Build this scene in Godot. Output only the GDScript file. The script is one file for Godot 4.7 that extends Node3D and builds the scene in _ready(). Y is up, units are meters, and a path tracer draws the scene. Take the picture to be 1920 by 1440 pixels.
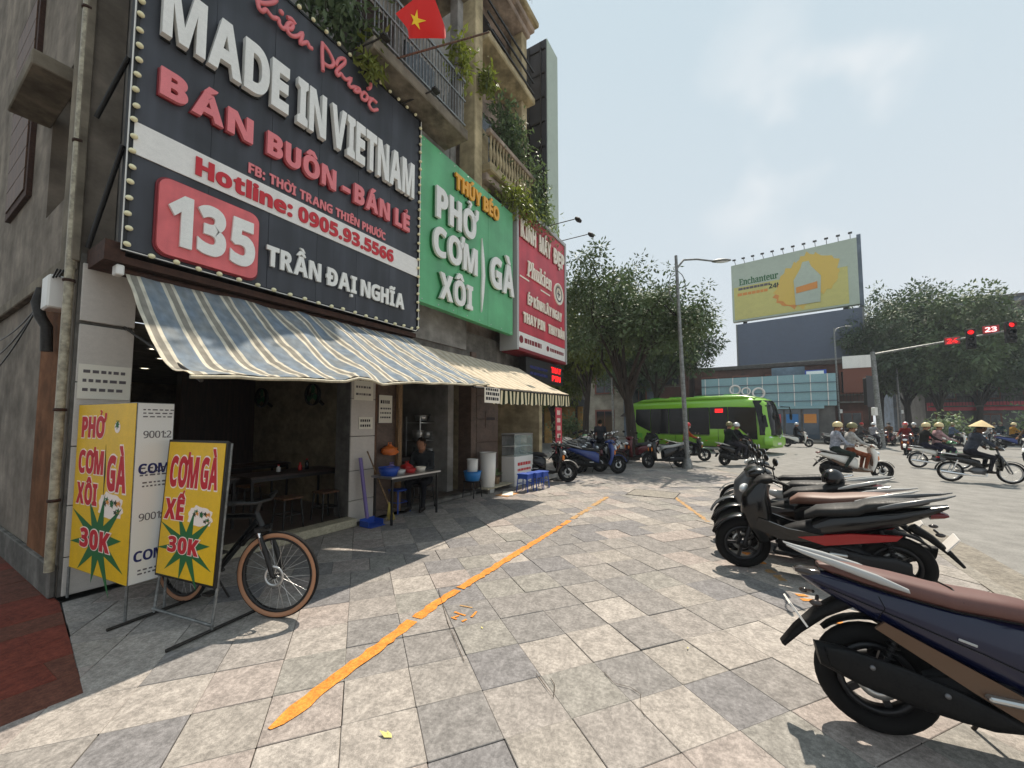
extends Node3D
# A street corner seen from the pavement: shop fronts on the left, an intersection on the right.
# World frame: y up, metres, the camera stands at x = z = 0. Street frame: x along the shop fronts (s), y up (h), z towards the road (t).
const FOCAL := 740.0
const CX := 960.0
const CY := 747.0
const EYE := 1.63
const PITCH := 0.0607
const TURN := 1.029744
const ROAD := -0.10
var FB := Basis(Vector3.UP, TURN)
var mats := {}
var texs := {}
var used := {}
var fonts := {}
var glyphs := {}

func _ready():
	seed(7)
	setup_view()
	make_textures()
	make_materials()
	build_ground()
	build_shop_block()
	build_signs()
	build_awnings()
	build_shop_contents()
	build_upper_floors()
	build_far_side()
	build_trees()
	build_bus()
	build_poles()
	build_parked()
	build_traffic()
	build_small()

func setup_view():
	var cam := Camera3D.new()
	cam.name = "camera"
	cam.near = 0.05
	cam.far = 900.0
	cam.projection = Camera3D.PROJECTION_FRUSTUM
	cam.size = 1440.0 / FOCAL * cam.near
	cam.frustum_offset = Vector2(0, (CY - 720.0) / FOCAL * cam.near)
	cam.position = Vector3(0, EYE, 0)
	cam.rotation = Vector3(PITCH, 0, 0)
	add_child(cam)
	cam.current = true
	var env := Environment.new()
	env.background_mode = Environment.BG_SKY
	env.sky = Sky.new()
	env.sky.sky_material = sky_material()
	env.tonemap_mode = Environment.TONE_MAPPER_LINEAR
	env.tonemap_exposure = 1.42
	env.sdfgi_enabled = true
	env.ssao_enabled = true
	env.ssil_enabled = true
	env.fog_enabled = true
	env.fog_density = 0.0009
	env.fog_light_color = Color(0.86, 0.89, 0.92)
	var we := WorldEnvironment.new()
	we.name = "world_environment"
	we.environment = env
	add_child(we)
	var sun := DirectionalLight3D.new()
	sun.name = "sun"
	sun.light_color = Color(1.0, 0.955, 0.89)
	sun.light_energy = 1.45
	sun.light_angular_distance = 0.6
	sun.shadow_enabled = true
	var to_sun := FB * Vector3(0.62, 1.0, -0.025)
	add_child(sun)
	sun.look_at_from_position(Vector3.ZERO, -to_sun, Vector3.UP)

func sky_material() -> Material:
	# hazy pale blue sky with one thin bank of white cloud, computed by direction
	var w := 1024
	var h := 512
	var im := Image.create(w, h, false, Image.FORMAT_RGBF)
	var n := FastNoiseLite.new()
	n.seed = 11
	n.frequency = 2.6
	n.fractal_octaves = 5
	var n2 := FastNoiseLite.new()
	n2.seed = 5
	n2.frequency = 0.9
	n2.fractal_octaves = 3
	var bank := ray(1370, 110).normalized()   # cloud banks: two in view, one behind
	var bank2 := ray(1240, 250).normalized()
	var bank3 := Vector3(-0.6, 0.55, 0.7).normalized()
	for j in h:
		var el := (0.5 - (j + 0.5) / h) * PI
		var e := clampf(sin(el), 0.0, 1.0)
		var base := Color(0.55, 0.57, 0.60).lerp(Color(0.375, 0.485, 0.55), pow(e, 0.7))
		for i in w:
			if j > h / 2 + 4:
				im.set_pixel(i, j, Color(0.42, 0.41, 0.39))
				continue
			var az := ((i + 0.5) / w - 0.5) * TAU
			var d := Vector3(cos(el) * sin(az), sin(el), -cos(el) * cos(az))
			var p := Vector3(d.x, d.y * 1.25, d.z)
			var puff := n.get_noise_3dv(p) * 0.75 + n2.get_noise_3dv(p) * 0.5
			var near := exp(-pow(d.angle_to(bank) / 0.16, 2.0)) + 0.8 * exp(-pow(d.angle_to(bank2) / 0.14, 2.0)) + 0.6 * exp(-pow(d.angle_to(bank3) / 0.3, 2.0))
			var k := smoothstep(0.36, 0.85, near * 0.7 + puff * 1.4 + 0.1) * smoothstep(0.22, 0.75, near) + 0.12 * smoothstep(0.1, 0.5, puff)
			var veil := 0.5 + 0.5 * n2.get_noise_3dv(p * 0.6 + Vector3(3, 1, 2))
			var col := base.lerp(Color(0.55, 0.575, 0.595), 0.35 * veil)
			col = col.lerp(Color(0.68, 0.685, 0.69), clampf(k, 0.0, 1.0) * 0.9)
			im.set_pixel(i, j, col)
	var m := PanoramaSkyMaterial.new()
	m.panorama = ImageTexture.create_from_image(im)
	return m

# ---------- where a pixel of the photograph lies ----------
func ray(u: float, v: float) -> Vector3:
	var x := (u - CX) / FOCAL
	var y := (CY - v) / FOCAL
	return Vector3(x, y * cos(PITCH) + sin(PITCH), y * sin(PITCH) - cos(PITCH))

func on_ground(u: float, v: float, y := 0.0) -> Vector3:
	var r := ray(u, v)
	var k := (y - EYE) / r.y
	return Vector3(r.x * k, y, r.z * k)

func at_depth(u: float, v: float, depth: float) -> Vector3:
	var r := ray(u, v)
	return Vector3(0, EYE, 0) + r * (depth / -r.z)

func on_front(u: float, v: float, t: float) -> Vector3:   # street-frame point on a plane parallel to the shop fronts
	var r := FB.inverse() * ray(u, v)
	var k := t / r.z
	return Vector3(r.x * k, r.y * k + EYE, t)

func S(s: float, h: float, t: float) -> Vector3:
	return FB * Vector3(s, h, t)

# ---------- things, parts ----------
func numbered(called: String) -> String:
	used[called] = used.get(called, -1) + 1
	return called if used[called] == 0 else "%s_%03d" % [called, used[called]]

func tag(o: Node3D, label: String, category: String, group := ""):
	o.set_meta("label", label)
	o.set_meta("category", category)
	if group:
		o.set_meta("group", group)

func thing(called: String, label: String, category: String, pos: Vector3, turn := 0.0, group := "") -> Node3D:
	var o := Node3D.new()
	o.name = numbered(called)
	add_child(o)
	o.position = pos
	o.rotation.y = turn
	tag(o, label, category, group)
	return o

func fthing(called: String, label: String, category: String, s: float, h: float, t: float, group := "") -> Node3D:
	return thing(called, label, category, S(s, h, t), TURN, group)

func structure(called: String, pos := Vector3.ZERO, turn := 0.0) -> Node3D:
	var o := Node3D.new()
	o.name = numbered(called)
	add_child(o)
	o.position = pos
	o.rotation.y = turn
	o.set_meta("kind", "structure")
	return o

func part(called: String, mesh: Mesh, m: Material, parent: Node, pos := Vector3.ZERO, rot := Vector3.ZERO) -> MeshInstance3D:
	var o := MeshInstance3D.new()
	o.name = called
	o.mesh = mesh
	o.material_override = m
	parent.add_child(o, true)
	o.position = pos
	o.rotation = rot
	return o

func group_part(called: String, parent: Node, pos := Vector3.ZERO, rot := Vector3.ZERO) -> Node3D:
	var o := Node3D.new()
	o.name = called
	parent.add_child(o, true)
	o.position = pos
	o.rotation = rot
	return o

func copy_of(o: Node3D, pos: Vector3, turn: float, label := "") -> Node3D:
	var c: Node3D = o.duplicate()
	var base: String = str(o.name)
	var us := base.rfind("_")
	if us > 0 and base.substr(us + 1).is_valid_int():
		base = base.substr(0, us)
	c.name = numbered(base)
	add_child(c)
	c.position = pos
	c.rotation.y = turn
	if label:
		c.set_meta("label", label)
	return c

# ---------- mesh building ----------
class MB:
	var st := SurfaceTool.new()
	var sg := 1
	var xf := Transform3D()
	var col = null
	func _init():
		st.begin(Mesh.PRIMITIVE_TRIANGLES)
	func flat():
		st.set_smooth_group(-1)
	func smooth():
		sg += 1
		st.set_smooth_group(sg)
	func v(p: Vector3):
		if col != null:
			st.set_color(col)
		st.add_vertex(xf * p)
	func tri(a: Vector3, b: Vector3, c: Vector3):
		v(a); v(b); v(c)
	func quad(a: Vector3, b: Vector3, c: Vector3, d: Vector3):
		v(a); v(b); v(c); v(a); v(c); v(d)
	func face(pts: Array, out: Vector3):   # convex polygon, turned so that it faces outwards
		var nn := Vector3.ZERO
		for i in pts.size():
			nn += (pts[i] as Vector3).cross(pts[(i + 1) % pts.size()])
		if nn.dot(out) > 0.0:
			pts.reverse()
		for i in range(1, pts.size() - 1):
			tri(pts[0], pts[i], pts[i + 1])
	func box(c: Vector3, s: Vector3, b := Basis()):
		flat()
		var h := s * 0.5
		for ax in 3:
			for sg2 in [-1.0, 1.0]:
				var pts := []
				for q in [[-1, -1], [1, -1], [1, 1], [-1, 1]]:
					var p := Vector3.ZERO
					p[ax] = sg2 * h[ax]
					p[(ax + 1) % 3] = q[0] * h[(ax + 1) % 3]
					p[(ax + 2) % 3] = q[1] * h[(ax + 2) % 3]
					pts.append(c + b * p)
				var o := Vector3.ZERO
				o[ax] = sg2
				face(pts, b * o)
	func bx(a: Vector3, b: Vector3):   # box between two corners
		box((a + b) * 0.5, (b - a).abs())
	func cbox(c: Vector3, s: Vector3, bev: float, b := Basis()):   # box with chamfered edges
		flat()
		var h := s * 0.5
		bev = minf(bev, minf(h.x, minf(h.y, h.z)) * 0.9)
		var i := h - Vector3.ONE * bev
		var P := func(sx, sy, sz, ax) -> Vector3:
			var p := Vector3(sx * i.x, sy * i.y, sz * i.z)
			p[ax] = [sx, sy, sz][ax] * h[ax]
			return c + b * p
		for ax in 3:
			for s1 in [-1, 1]:
				var pts := []
				for q in [[-1, -1], [1, -1], [1, 1], [-1, 1]]:
					var sg3 := [0, 0, 0]
					sg3[ax] = s1
					sg3[(ax + 1) % 3] = q[0]
					sg3[(ax + 2) % 3] = q[1]
					pts.append(P.call(sg3[0], sg3[1], sg3[2], ax))
				var o := Vector3.ZERO
				o[ax] = s1
				face(pts, b * o)
				for s2 in [-1, 1]:
					var a2 := (ax + 1) % 3
					var a3 := (ax + 2) % 3
					var e := []
					for q in [[-1, ax], [1, ax], [1, a2], [-1, a2]]:
						var sg4 := [0, 0, 0]
						sg4[ax] = s1
						sg4[a2] = s2
						sg4[a3] = q[0]
						e.append(P.call(sg4[0], sg4[1], sg4[2], q[1]))
					var o2 := Vector3.ZERO
					o2[ax] = s1
					o2[a2] = s2
					face(e, b * o2)
		for sx in [-1, 1]:
			for sy in [-1, 1]:
				for sz in [-1, 1]:
					face([P.call(sx, sy, sz, 0), P.call(sx, sy, sz, 1), P.call(sx, sy, sz, 2)], b * Vector3(sx, sy, sz))
	func skin(rings: Array, closed := true, caps := true):   # rings of equal size joined one to the next
		smooth()
		var m: int = rings[0].size()
		for k in rings.size() - 1:
			var A = rings[k]
			var B = rings[k + 1]
			for i in (m if closed else m - 1):
				var j := (i + 1) % m
				quad(A[i], A[j], B[j], B[i])
		if caps:
			flat()
			for e in [0, rings.size() - 1]:
				var R = rings[e]
				var c := Vector3.ZERO
				for p in R:
					c += p
				c /= m
				for i in m:
					var j := (i + 1) % m
					if e == 0:
						tri(c, R[j], R[i])
					else:
						tri(c, R[i], R[j])
	func tube(pts: Array, rad, n := 8, caps := true):
		var rings := []
		var up := Vector3.UP
		var last := Vector3.ZERO
		for k in pts.size():
			var d: Vector3
			if k == 0:
				d = pts[1] - pts[0]
			elif k == pts.size() - 1:
				d = pts[k] - pts[k - 1]
			else:
				d = (pts[k + 1] - pts[k]).normalized() + (pts[k] - pts[k - 1]).normalized()
			d = d.normalized()
			if k == 0:
				up = Vector3.UP if absf(d.y) < 0.9 else Vector3.RIGHT
				last = d.cross(up).normalized()
			var sd := (last - d * last.dot(d)).normalized()
			last = sd
			var u2 := sd.cross(d)
			var r: float = rad[k] if rad is Array else rad
			var ring := []
			for i in n:
				var a := TAU * i / n
				ring.append(pts[k] + sd * cos(a) * r + u2 * sin(a) * r)
			rings.append(ring)
		skin(rings, true, caps)
	func lathe(prof: Array, n := 16, t := Transform3D(), caps := true):   # profile of (radius, y) turned round the y axis
		var rings := []
		for q in prof:
			var ring := []
			for i in n:
				var a := -TAU * i / n
				ring.append(t * Vector3(cos(a) * q.x, q.y, sin(a) * q.x))
			rings.append(ring)
		skin(rings, true, caps)
	func ring_lathe(prof: Array, n: int, t := Transform3D()):   # closed profile of (radius, y): a tyre, a hoop
		var rings := []
		for i in n + 1:
			var a := -TAU * i / n
			var ring := []
			for q in prof:
				ring.append(t * Vector3(cos(a) * q.x, q.y, sin(a) * q.x))
			rings.append(ring)
		skin(rings, true, false)
	func ball(c: Vector3, r: Vector3, n := 12, m := 8, b := Basis()):
		var rings := []
		for k in m + 1:
			var e := -PI / 2 + PI * k / m
			var ring := []
			for i in n:
				var a := -TAU * i / n
				ring.append(c + b * Vector3(cos(a) * cos(e) * r.x, sin(e) * r.y, sin(a) * cos(e) * r.z))
			rings.append(ring)
		skin(rings, true, false)
	func loft(sec: Array, n := 14, ex := 2.6):   # sections [x, y, half height, half width, tilt, z]: a body whose spine lies in a plane z = const
		var rings := []
		for q in sec:
			var an: float = q[4] if q.size() > 4 else 0.0
			var z0: float = q[5] if q.size() > 5 else 0.0
			var nv := Vector3(-sin(an), cos(an), 0)
			var ring := []
			for i in n:
				var a := TAU * i / n
				var ca := cos(a)
				var sa := sin(a)
				var pc := signf(ca) * pow(absf(ca), 2.0 / ex)
				var ps := signf(sa) * pow(absf(sa), 2.0 / ex)
				ring.append(Vector3(q[0], q[1], z0) + nv * ps * q[2] + Vector3(0, 0, 1) * pc * q[3])
			rings.append(ring)
		skin(rings, true, true)
	func prism(poly: Array, z0: float, z1: float):   # flat outline in x, y pushed from z0 to z1
		flat()
		var pk := PackedVector2Array(poly)
		if Geometry2D.is_polygon_clockwise(pk):
			pk.reverse()
		var idx := Geometry2D.triangulate_polygon(pk)
		for k in range(0, idx.size(), 3):
			var a := pk[idx[k]]
			var b := pk[idx[k + 1]]
			var c := pk[idx[k + 2]]
			face([Vector3(a.x, a.y, z1), Vector3(b.x, b.y, z1), Vector3(c.x, c.y, z1)], Vector3(0, 0, z1 - z0))
			face([Vector3(a.x, a.y, z0), Vector3(b.x, b.y, z0), Vector3(c.x, c.y, z0)], Vector3(0, 0, z0 - z1))
		for k in pk.size():
			var a := pk[k]
			var b := pk[(k + 1) % pk.size()]
			var o := Vector3(b.y - a.y, a.x - b.x, 0)
			face([Vector3(a.x, a.y, z0), Vector3(b.x, b.y, z0), Vector3(b.x, b.y, z1), Vector3(a.x, a.y, z1)], o)
	func done() -> ArrayMesh:
		st.generate_normals()
		return st.commit()

func put(mb: MB, called: String, m: Material, parent: Node, pos := Vector3.ZERO, rot := Vector3.ZERO) -> MeshInstance3D:
	return part(called, mb.done(), m, parent, pos, rot)

func box_part(called: String, a: Vector3, b: Vector3, m: Material, parent: Node, bev := 0.0) -> MeshInstance3D:
	# a box between two corners, its own origin at its middle
	var mb := MB.new()
	var c := (a + b) * 0.5
	if bev > 0.0:
		mb.cbox(Vector3.ZERO, (b - a).abs(), bev)
	else:
		mb.box(Vector3.ZERO, (b - a).abs())
	return put(mb, called, m, parent, c)

# ---------- lettering ----------
const MARKS := {"Ở": ["O", "horn", "hook"], "Ơ": ["O", "horn"], "Ẻ": ["E", "hook"], "Ầ": ["Â", "grave"], "Ị": ["I", "under"], "Ế": ["Ê", "acute"], "Ờ": ["O", "horn", "grave"], "Ớ": ["O", "horn", "acute"], "Ư": ["U", "horn"], "Ẹ": ["E", "under"], "Ủ": ["U", "hook"]}

func font(which: String) -> Font:
	if not fonts.has(which):
		var f := SystemFont.new()
		f.font_names = PackedStringArray(["Droid Serif"] if which == "serif" else ["Droid Sans"])
		f.font_weight = 400 if which == "thin" else 700
		fonts[which] = f
	return fonts[which]

func glyph(c: String, which: String, fat: float) -> Dictionary:
	var key := c + which + str(fat)
	if glyphs.has(key):
		return glyphs[key]
	var tm := TextMesh.new()
	tm.font = font(which)
	tm.font_size = 100
	tm.pixel_size = 0.01
	tm.depth = 1.0
	tm.curve_step = 4.0
	tm.text = "H"
	var hb := tm.get_aabb()
	tm.text = c
	var arr := tm.get_mesh_arrays()
	var bb := tm.get_aabb()
	var vs: PackedVector3Array = arr[Mesh.ARRAY_VERTEX]
	var ix: PackedInt32Array = arr[Mesh.ARRAY_INDEX]
	var ns: PackedVector3Array = arr[Mesh.ARRAY_NORMAL]
	var k := 1.0 / hb.size.y
	for i in vs.size():
		vs[i] = Vector3((vs[i].x - bb.position.x) * k, (vs[i].y - hb.position.y) * k, vs[i].z + 0.5)
	# heavier strokes: push the outline outwards along its own normals
	var push := {}
	for t in range(0, ix.size(), 3):
		var fnm := (vs[ix[t + 2]] - vs[ix[t]]).cross(vs[ix[t + 1]] - vs[ix[t]])
		if absf(fnm.normalized().z) > 0.5:
			continue
		var n2 := Vector2(fnm.x, fnm.y).normalized()
		for e in 3:
			var kk := Vector2i(roundi(vs[ix[t + e]].x * 5000), roundi(vs[ix[t + e]].y * 5000))
			if not push.has(kk):
				push[kk] = []
			push[kk].append(n2)
	for i in vs.size():
		var kk := Vector2i(roundi(vs[i].x * 5000), roundi(vs[i].y * 5000))
		if push.has(kk):
			var sum := Vector2.ZERO
			for q in push[kk]:
				sum += q
			sum = sum.normalized()
			var m := 1.0
			for q in push[kk]:
				m = minf(m, maxf(sum.dot(q), 0.4))
			vs[i] += Vector3(sum.x, sum.y, 0) * (fat * 0.035 / m)
	arr[Mesh.ARRAY_VERTEX] = vs
	var g := {"arr": arr, "w": bb.size.x * k, "n": vs.size()}
	glyphs[key] = g
	return g

func letters(parent: Node, text: String, pos: Vector3, width: float, cap: float, depth: float, m: Material, opt := {}):
	# raised or printed lettering in the local x-y plane; width fits the whole line, cap is the height of a capital
	var which: String = opt.get("font", "sans")
	var fat: float = opt.get("fat", 0.6)
	var gap: float = opt.get("gap", 0.09)
	var single: bool = opt.get("single", true)
	var slant: float = opt.get("slant", 0.0)
	var called: String = opt.get("called", "letter")
	var grow: float = opt.get("grow", 0.0)
	var items := []
	var x := 0.0
	for c in text:
		if c == " ":
			x += opt.get("space", 0.28)
			continue
		var base: String = MARKS[c][0] if MARKS.has(c) else c
		var g := glyph(base, which, fat)
		items.append([c, g, x])
		x += g.w + gap
	x -= gap
	var sx := width / x
	var whole: SurfaceTool = null
	if not single:
		whole = SurfaceTool.new()
		whole.begin(Mesh.PRIMITIVE_TRIANGLES)
	for it in items:
		var g: Dictionary = it[1]
		var am := ArrayMesh.new()
		if g.n > 0:
			var arr = g.arr.duplicate()
			var vs: PackedVector3Array = arr[Mesh.ARRAY_VERTEX].duplicate()
			for i in vs.size():
				var p := vs[i]
				vs[i] = Vector3((p.x + p.y * slant) * sx * 1.0, p.y * cap, p.z * depth)
				if grow != 0.0:
					var cxx: float = g.w * sx * 0.5
					vs[i].x += grow * signf(vs[i].x - cxx)
					vs[i].y += grow * signf(vs[i].y - cap * 0.5)
			arr[Mesh.ARRAY_VERTEX] = vs
			var keep := []
			keep.resize(Mesh.ARRAY_MAX)
			keep[Mesh.ARRAY_VERTEX] = vs
			keep[Mesh.ARRAY_NORMAL] = arr[Mesh.ARRAY_NORMAL]
			keep[Mesh.ARRAY_INDEX] = arr[Mesh.ARRAY_INDEX]
			am.add_surface_from_arrays(Mesh.PRIMITIVE_TRIANGLES, keep)
		var at: Vector3 = pos + Vector3(it[2] * sx, 0, 0)
		var st2 := SurfaceTool.new()
		st2.begin(Mesh.PRIMITIVE_TRIANGLES)
		if am.get_surface_count():
			st2.append_from(am, 0, Transform3D())
		if MARKS.has(it[0]):
			var w: float = g.w * sx
			for k in range(1, MARKS[it[0]].size()):
				st2.append_from(mark(MARKS[it[0]][k], w, cap, depth, MARKS[it[0]][0]), 0, Transform3D())
		if single:
			part(called, st2.commit(), m, parent, at)
		else:
			whole.append_from(st2.commit(), 0, Transform3D(Basis(), at))
	if not single:
		part(called, whole.commit(), m, parent)

func mark(kind: String, w: float, cap: float, depth: float, base: String) -> ArrayMesh:
	var mb := MB.new()
	var b := 0.13 * cap
	match kind:
		"horn":
			mb.prism([Vector2(w * 0.8, cap * 0.86), Vector2(w * 1.0, cap * 0.95), Vector2(w * 1.03, cap * 1.2), Vector2(w * 1.27, cap * 1.2), Vector2(w * 1.22, cap * 0.88), Vector2(w * 0.96, cap * 0.66)], 0, depth)
		"hook":
			mb.prism([Vector2(w * 0.38, cap * 1.26), Vector2(w * 0.4, cap * 1.34), Vector2(w * 0.58, cap * 1.34), Vector2(w * 0.68, cap * 1.26), Vector2(w * 0.6, cap * 1.17), Vector2(w * 0.57, cap * 1.08), Vector2(w * 0.44, cap * 1.08), Vector2(w * 0.46, cap * 1.18), Vector2(w * 0.54, cap * 1.24), Vector2(w * 0.48, cap * 1.27)], 0, depth)
		"acute":
			var y := cap * (1.3 if base in ["Â", "Ê", "Ô"] else 1.1)
			mb.prism([Vector2(w * 0.6, y), Vector2(w * 0.78, y), Vector2(w * 0.98, y + b * 1.6), Vector2(w * 0.74, y + b * 1.6)], 0, depth)
		"grave":
			var y := cap * (1.3 if base in ["Â", "Ê", "Ô"] else 1.1)
			mb.prism([Vector2(w * 0.62, y), Vector2(w * 0.8, y), Vector2(w * 0.62, y + b * 1.6), Vector2(w * 0.36, y + b * 1.6)], 0, depth)
		"under":
			mb.prism([Vector2(w * 0.5 - b * 0.6, -b * 1.7), Vector2(w * 0.5 + b * 0.6, -b * 1.7), Vector2(w * 0.5 + b * 0.6, -b * 0.6), Vector2(w * 0.5 - b * 0.6, -b * 0.6)], 0, depth)
	mb.st.generate_normals()
	mb.st.index()
	return mb.st.commit()

# ---------- textures and materials ----------
func noise_image(size: int, freq: float, oct: int, sd: int, kind := 0, wide := 1, tall := 1) -> Image:
	var n := FastNoiseLite.new()
	n.seed = sd
	n.frequency = freq
	n.fractal_octaves = oct
	n.noise_type = FastNoiseLite.TYPE_CELLULAR if kind == 1 else FastNoiseLite.TYPE_SIMPLEX_SMOOTH
	var im := n.get_seamless_image(size / wide, size / tall)
	im.resize(size, size, Image.INTERPOLATE_CUBIC)
	im.convert(Image.FORMAT_L8)
	return im

func blend_tex(called: String, size: int, layers: Array, lo: float, hi: float, gain := 1.0):
	# layers: [image, weight]; the sum is stretched by gain about its middle and laid between lo and hi
	var sum := PackedFloat32Array()
	sum.resize(size * size)
	var tot := 0.0
	for l in layers:
		var d: PackedByteArray = l[0].get_data()
		var w: float = l[1]
		tot += w
		for i in sum.size():
			sum[i] += d[i] * w
	var out := PackedByteArray()
	out.resize(size * size)
	for i in sum.size():
		var x := clampf((sum[i] / (tot * 255.0) - 0.5) * gain + 0.5, 0.0, 1.0)
		out[i] = int((lo + (hi - lo) * x) * 255.0)
	var im := Image.create_from_data(size, size, false, Image.FORMAT_L8, out)
	texs[called] = ImageTexture.create_from_image(im)
	texs[called + "_im"] = im

func make_textures():
	var fine := noise_image(512, 0.16, 3, 1)
	var mid := noise_image(512, 0.035, 4, 2)
	var big := noise_image(512, 0.008, 4, 3)
	var spots := noise_image(512, 0.09, 2, 4, 1)
	var streak := noise_image(512, 0.03, 4, 5, 0, 1, 16)
	var streak2 := noise_image(512, 0.012, 3, 8, 0, 1, 8)
	blend_tex("stone", 512, [[fine, 1.1], [mid, 1.2], [big, 1.0], [spots, 0.5]], 0.68, 1.0, 2.4)
	blend_tex("fade", 512, [[streak2, 1.0], [big, 1.2], [streak, 0.4]], 0.82, 1.0, 2.2)
	blend_tex("stain", 512, [[streak, 1.2], [streak2, 1.0], [big, 0.8]], 0.66, 1.0, 2.6)
	blend_tex("asphalt", 512, [[fine, 1.0], [mid, 0.5], [big, 1.0]], 0.78, 1.0, 1.8)
	blend_tex("plaster", 512, [[streak, 0.45], [streak2, 0.6], [big, 1.5], [mid, 0.6], [fine, 0.3]], 0.6, 1.0, 2.2)
	blend_tex("grime", 512, [[mid, 0.7], [big, 1.0], [fine, 0.3]], 0.6, 1.0, 2.0)
	blend_tex("cloth", 512, [[fine, 1.0], [mid, 0.8], [streak2, 0.6]], 0.89, 1.0, 1.6)
	blend_tex("bark", 512, [[streak, 1.0], [fine, 0.5], [mid, 0.5]], 0.5, 1.0, 2.4)
	blend_tex("rough", 512, [[mid, 1.0], [fine, 0.6], [big, 0.6]], 0.35, 0.85, 2.0)
	blend_tex("dust", 512, [[mid, 1.0], [fine, 0.8], [big, 1.0]], 0.14, 0.4, 2.4)
	var hi: Image = texs["stone_im"].duplicate()
	hi.bump_map_to_normal_map(3.0)
	texs["stone_n"] = ImageTexture.create_from_image(hi)
	var h2: Image = texs["plaster_im"].duplicate()
	h2.bump_map_to_normal_map(2.0)
	texs["plaster_n"] = ImageTexture.create_from_image(h2)
	for k in texs.keys():
		if k.ends_with("_im"):
			texs.erase(k)

func mk(called: String, c: Color, rough := 0.7, metal := 0.0, opt := {}) -> StandardMaterial3D:
	var m := StandardMaterial3D.new()
	m.resource_name = called
	m.albedo_color = c
	m.roughness = rough
	m.metallic = metal
	m.metallic_specular = opt.get("spec", 0.5)
	if opt.has("tex"):
		m.albedo_texture = texs[opt.tex]
		m.uv1_triplanar = true
		m.uv1_world_triplanar = opt.get("world", true)
		var k: float = opt.get("scale", 1.0)
		m.uv1_scale = Vector3(k, k, k)
		m.uv1_offset = opt.get("offset", Vector3.ZERO)
	if opt.has("normal"):
		m.normal_enabled = true
		m.normal_texture = texs[opt.normal]
		m.normal_scale = opt.get("nscale", 0.4)
	if opt.has("rtex"):
		m.roughness_texture = texs[opt.rtex]
		m.roughness = 1.0
		if not opt.has("tex"):
			m.uv1_triplanar = true
			m.uv1_world_triplanar = opt.get("world", true)
			var k2: float = opt.get("scale", 1.0)
			m.uv1_scale = Vector3(k2, k2, k2)
	if opt.has("coat"):
		m.clearcoat_enabled = true
		m.clearcoat = opt.coat
		m.clearcoat_roughness = opt.get("coat_rough", 0.06)
	if opt.has("glow"):
		m.emission_enabled = true
		m.emission = opt.get("glow_color", c)
		m.emission_energy_multiplier = opt.glow
	if opt.has("alpha"):
		m.transparency = BaseMaterial3D.TRANSPARENCY_ALPHA
		m.albedo_color.a = opt.alpha
	if opt.has("vcol"):
		m.vertex_color_use_as_albedo = true
	if opt.has("back"):
		m.backlight_enabled = true
		m.backlight = opt.back
	mats[called] = m
	return m

func rgb(r: float, g: float, b: float) -> Color:
	return Color(r / 255.0, g / 255.0, b / 255.0)

const TILE_TONES := [[180, 172, 164], [177, 166, 159], [172, 165, 157], [164, 158, 152], [154, 149, 145], [143, 140, 140], [168, 161, 155], [160, 156, 149], [186, 178, 170], [149, 145, 142]]

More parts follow.
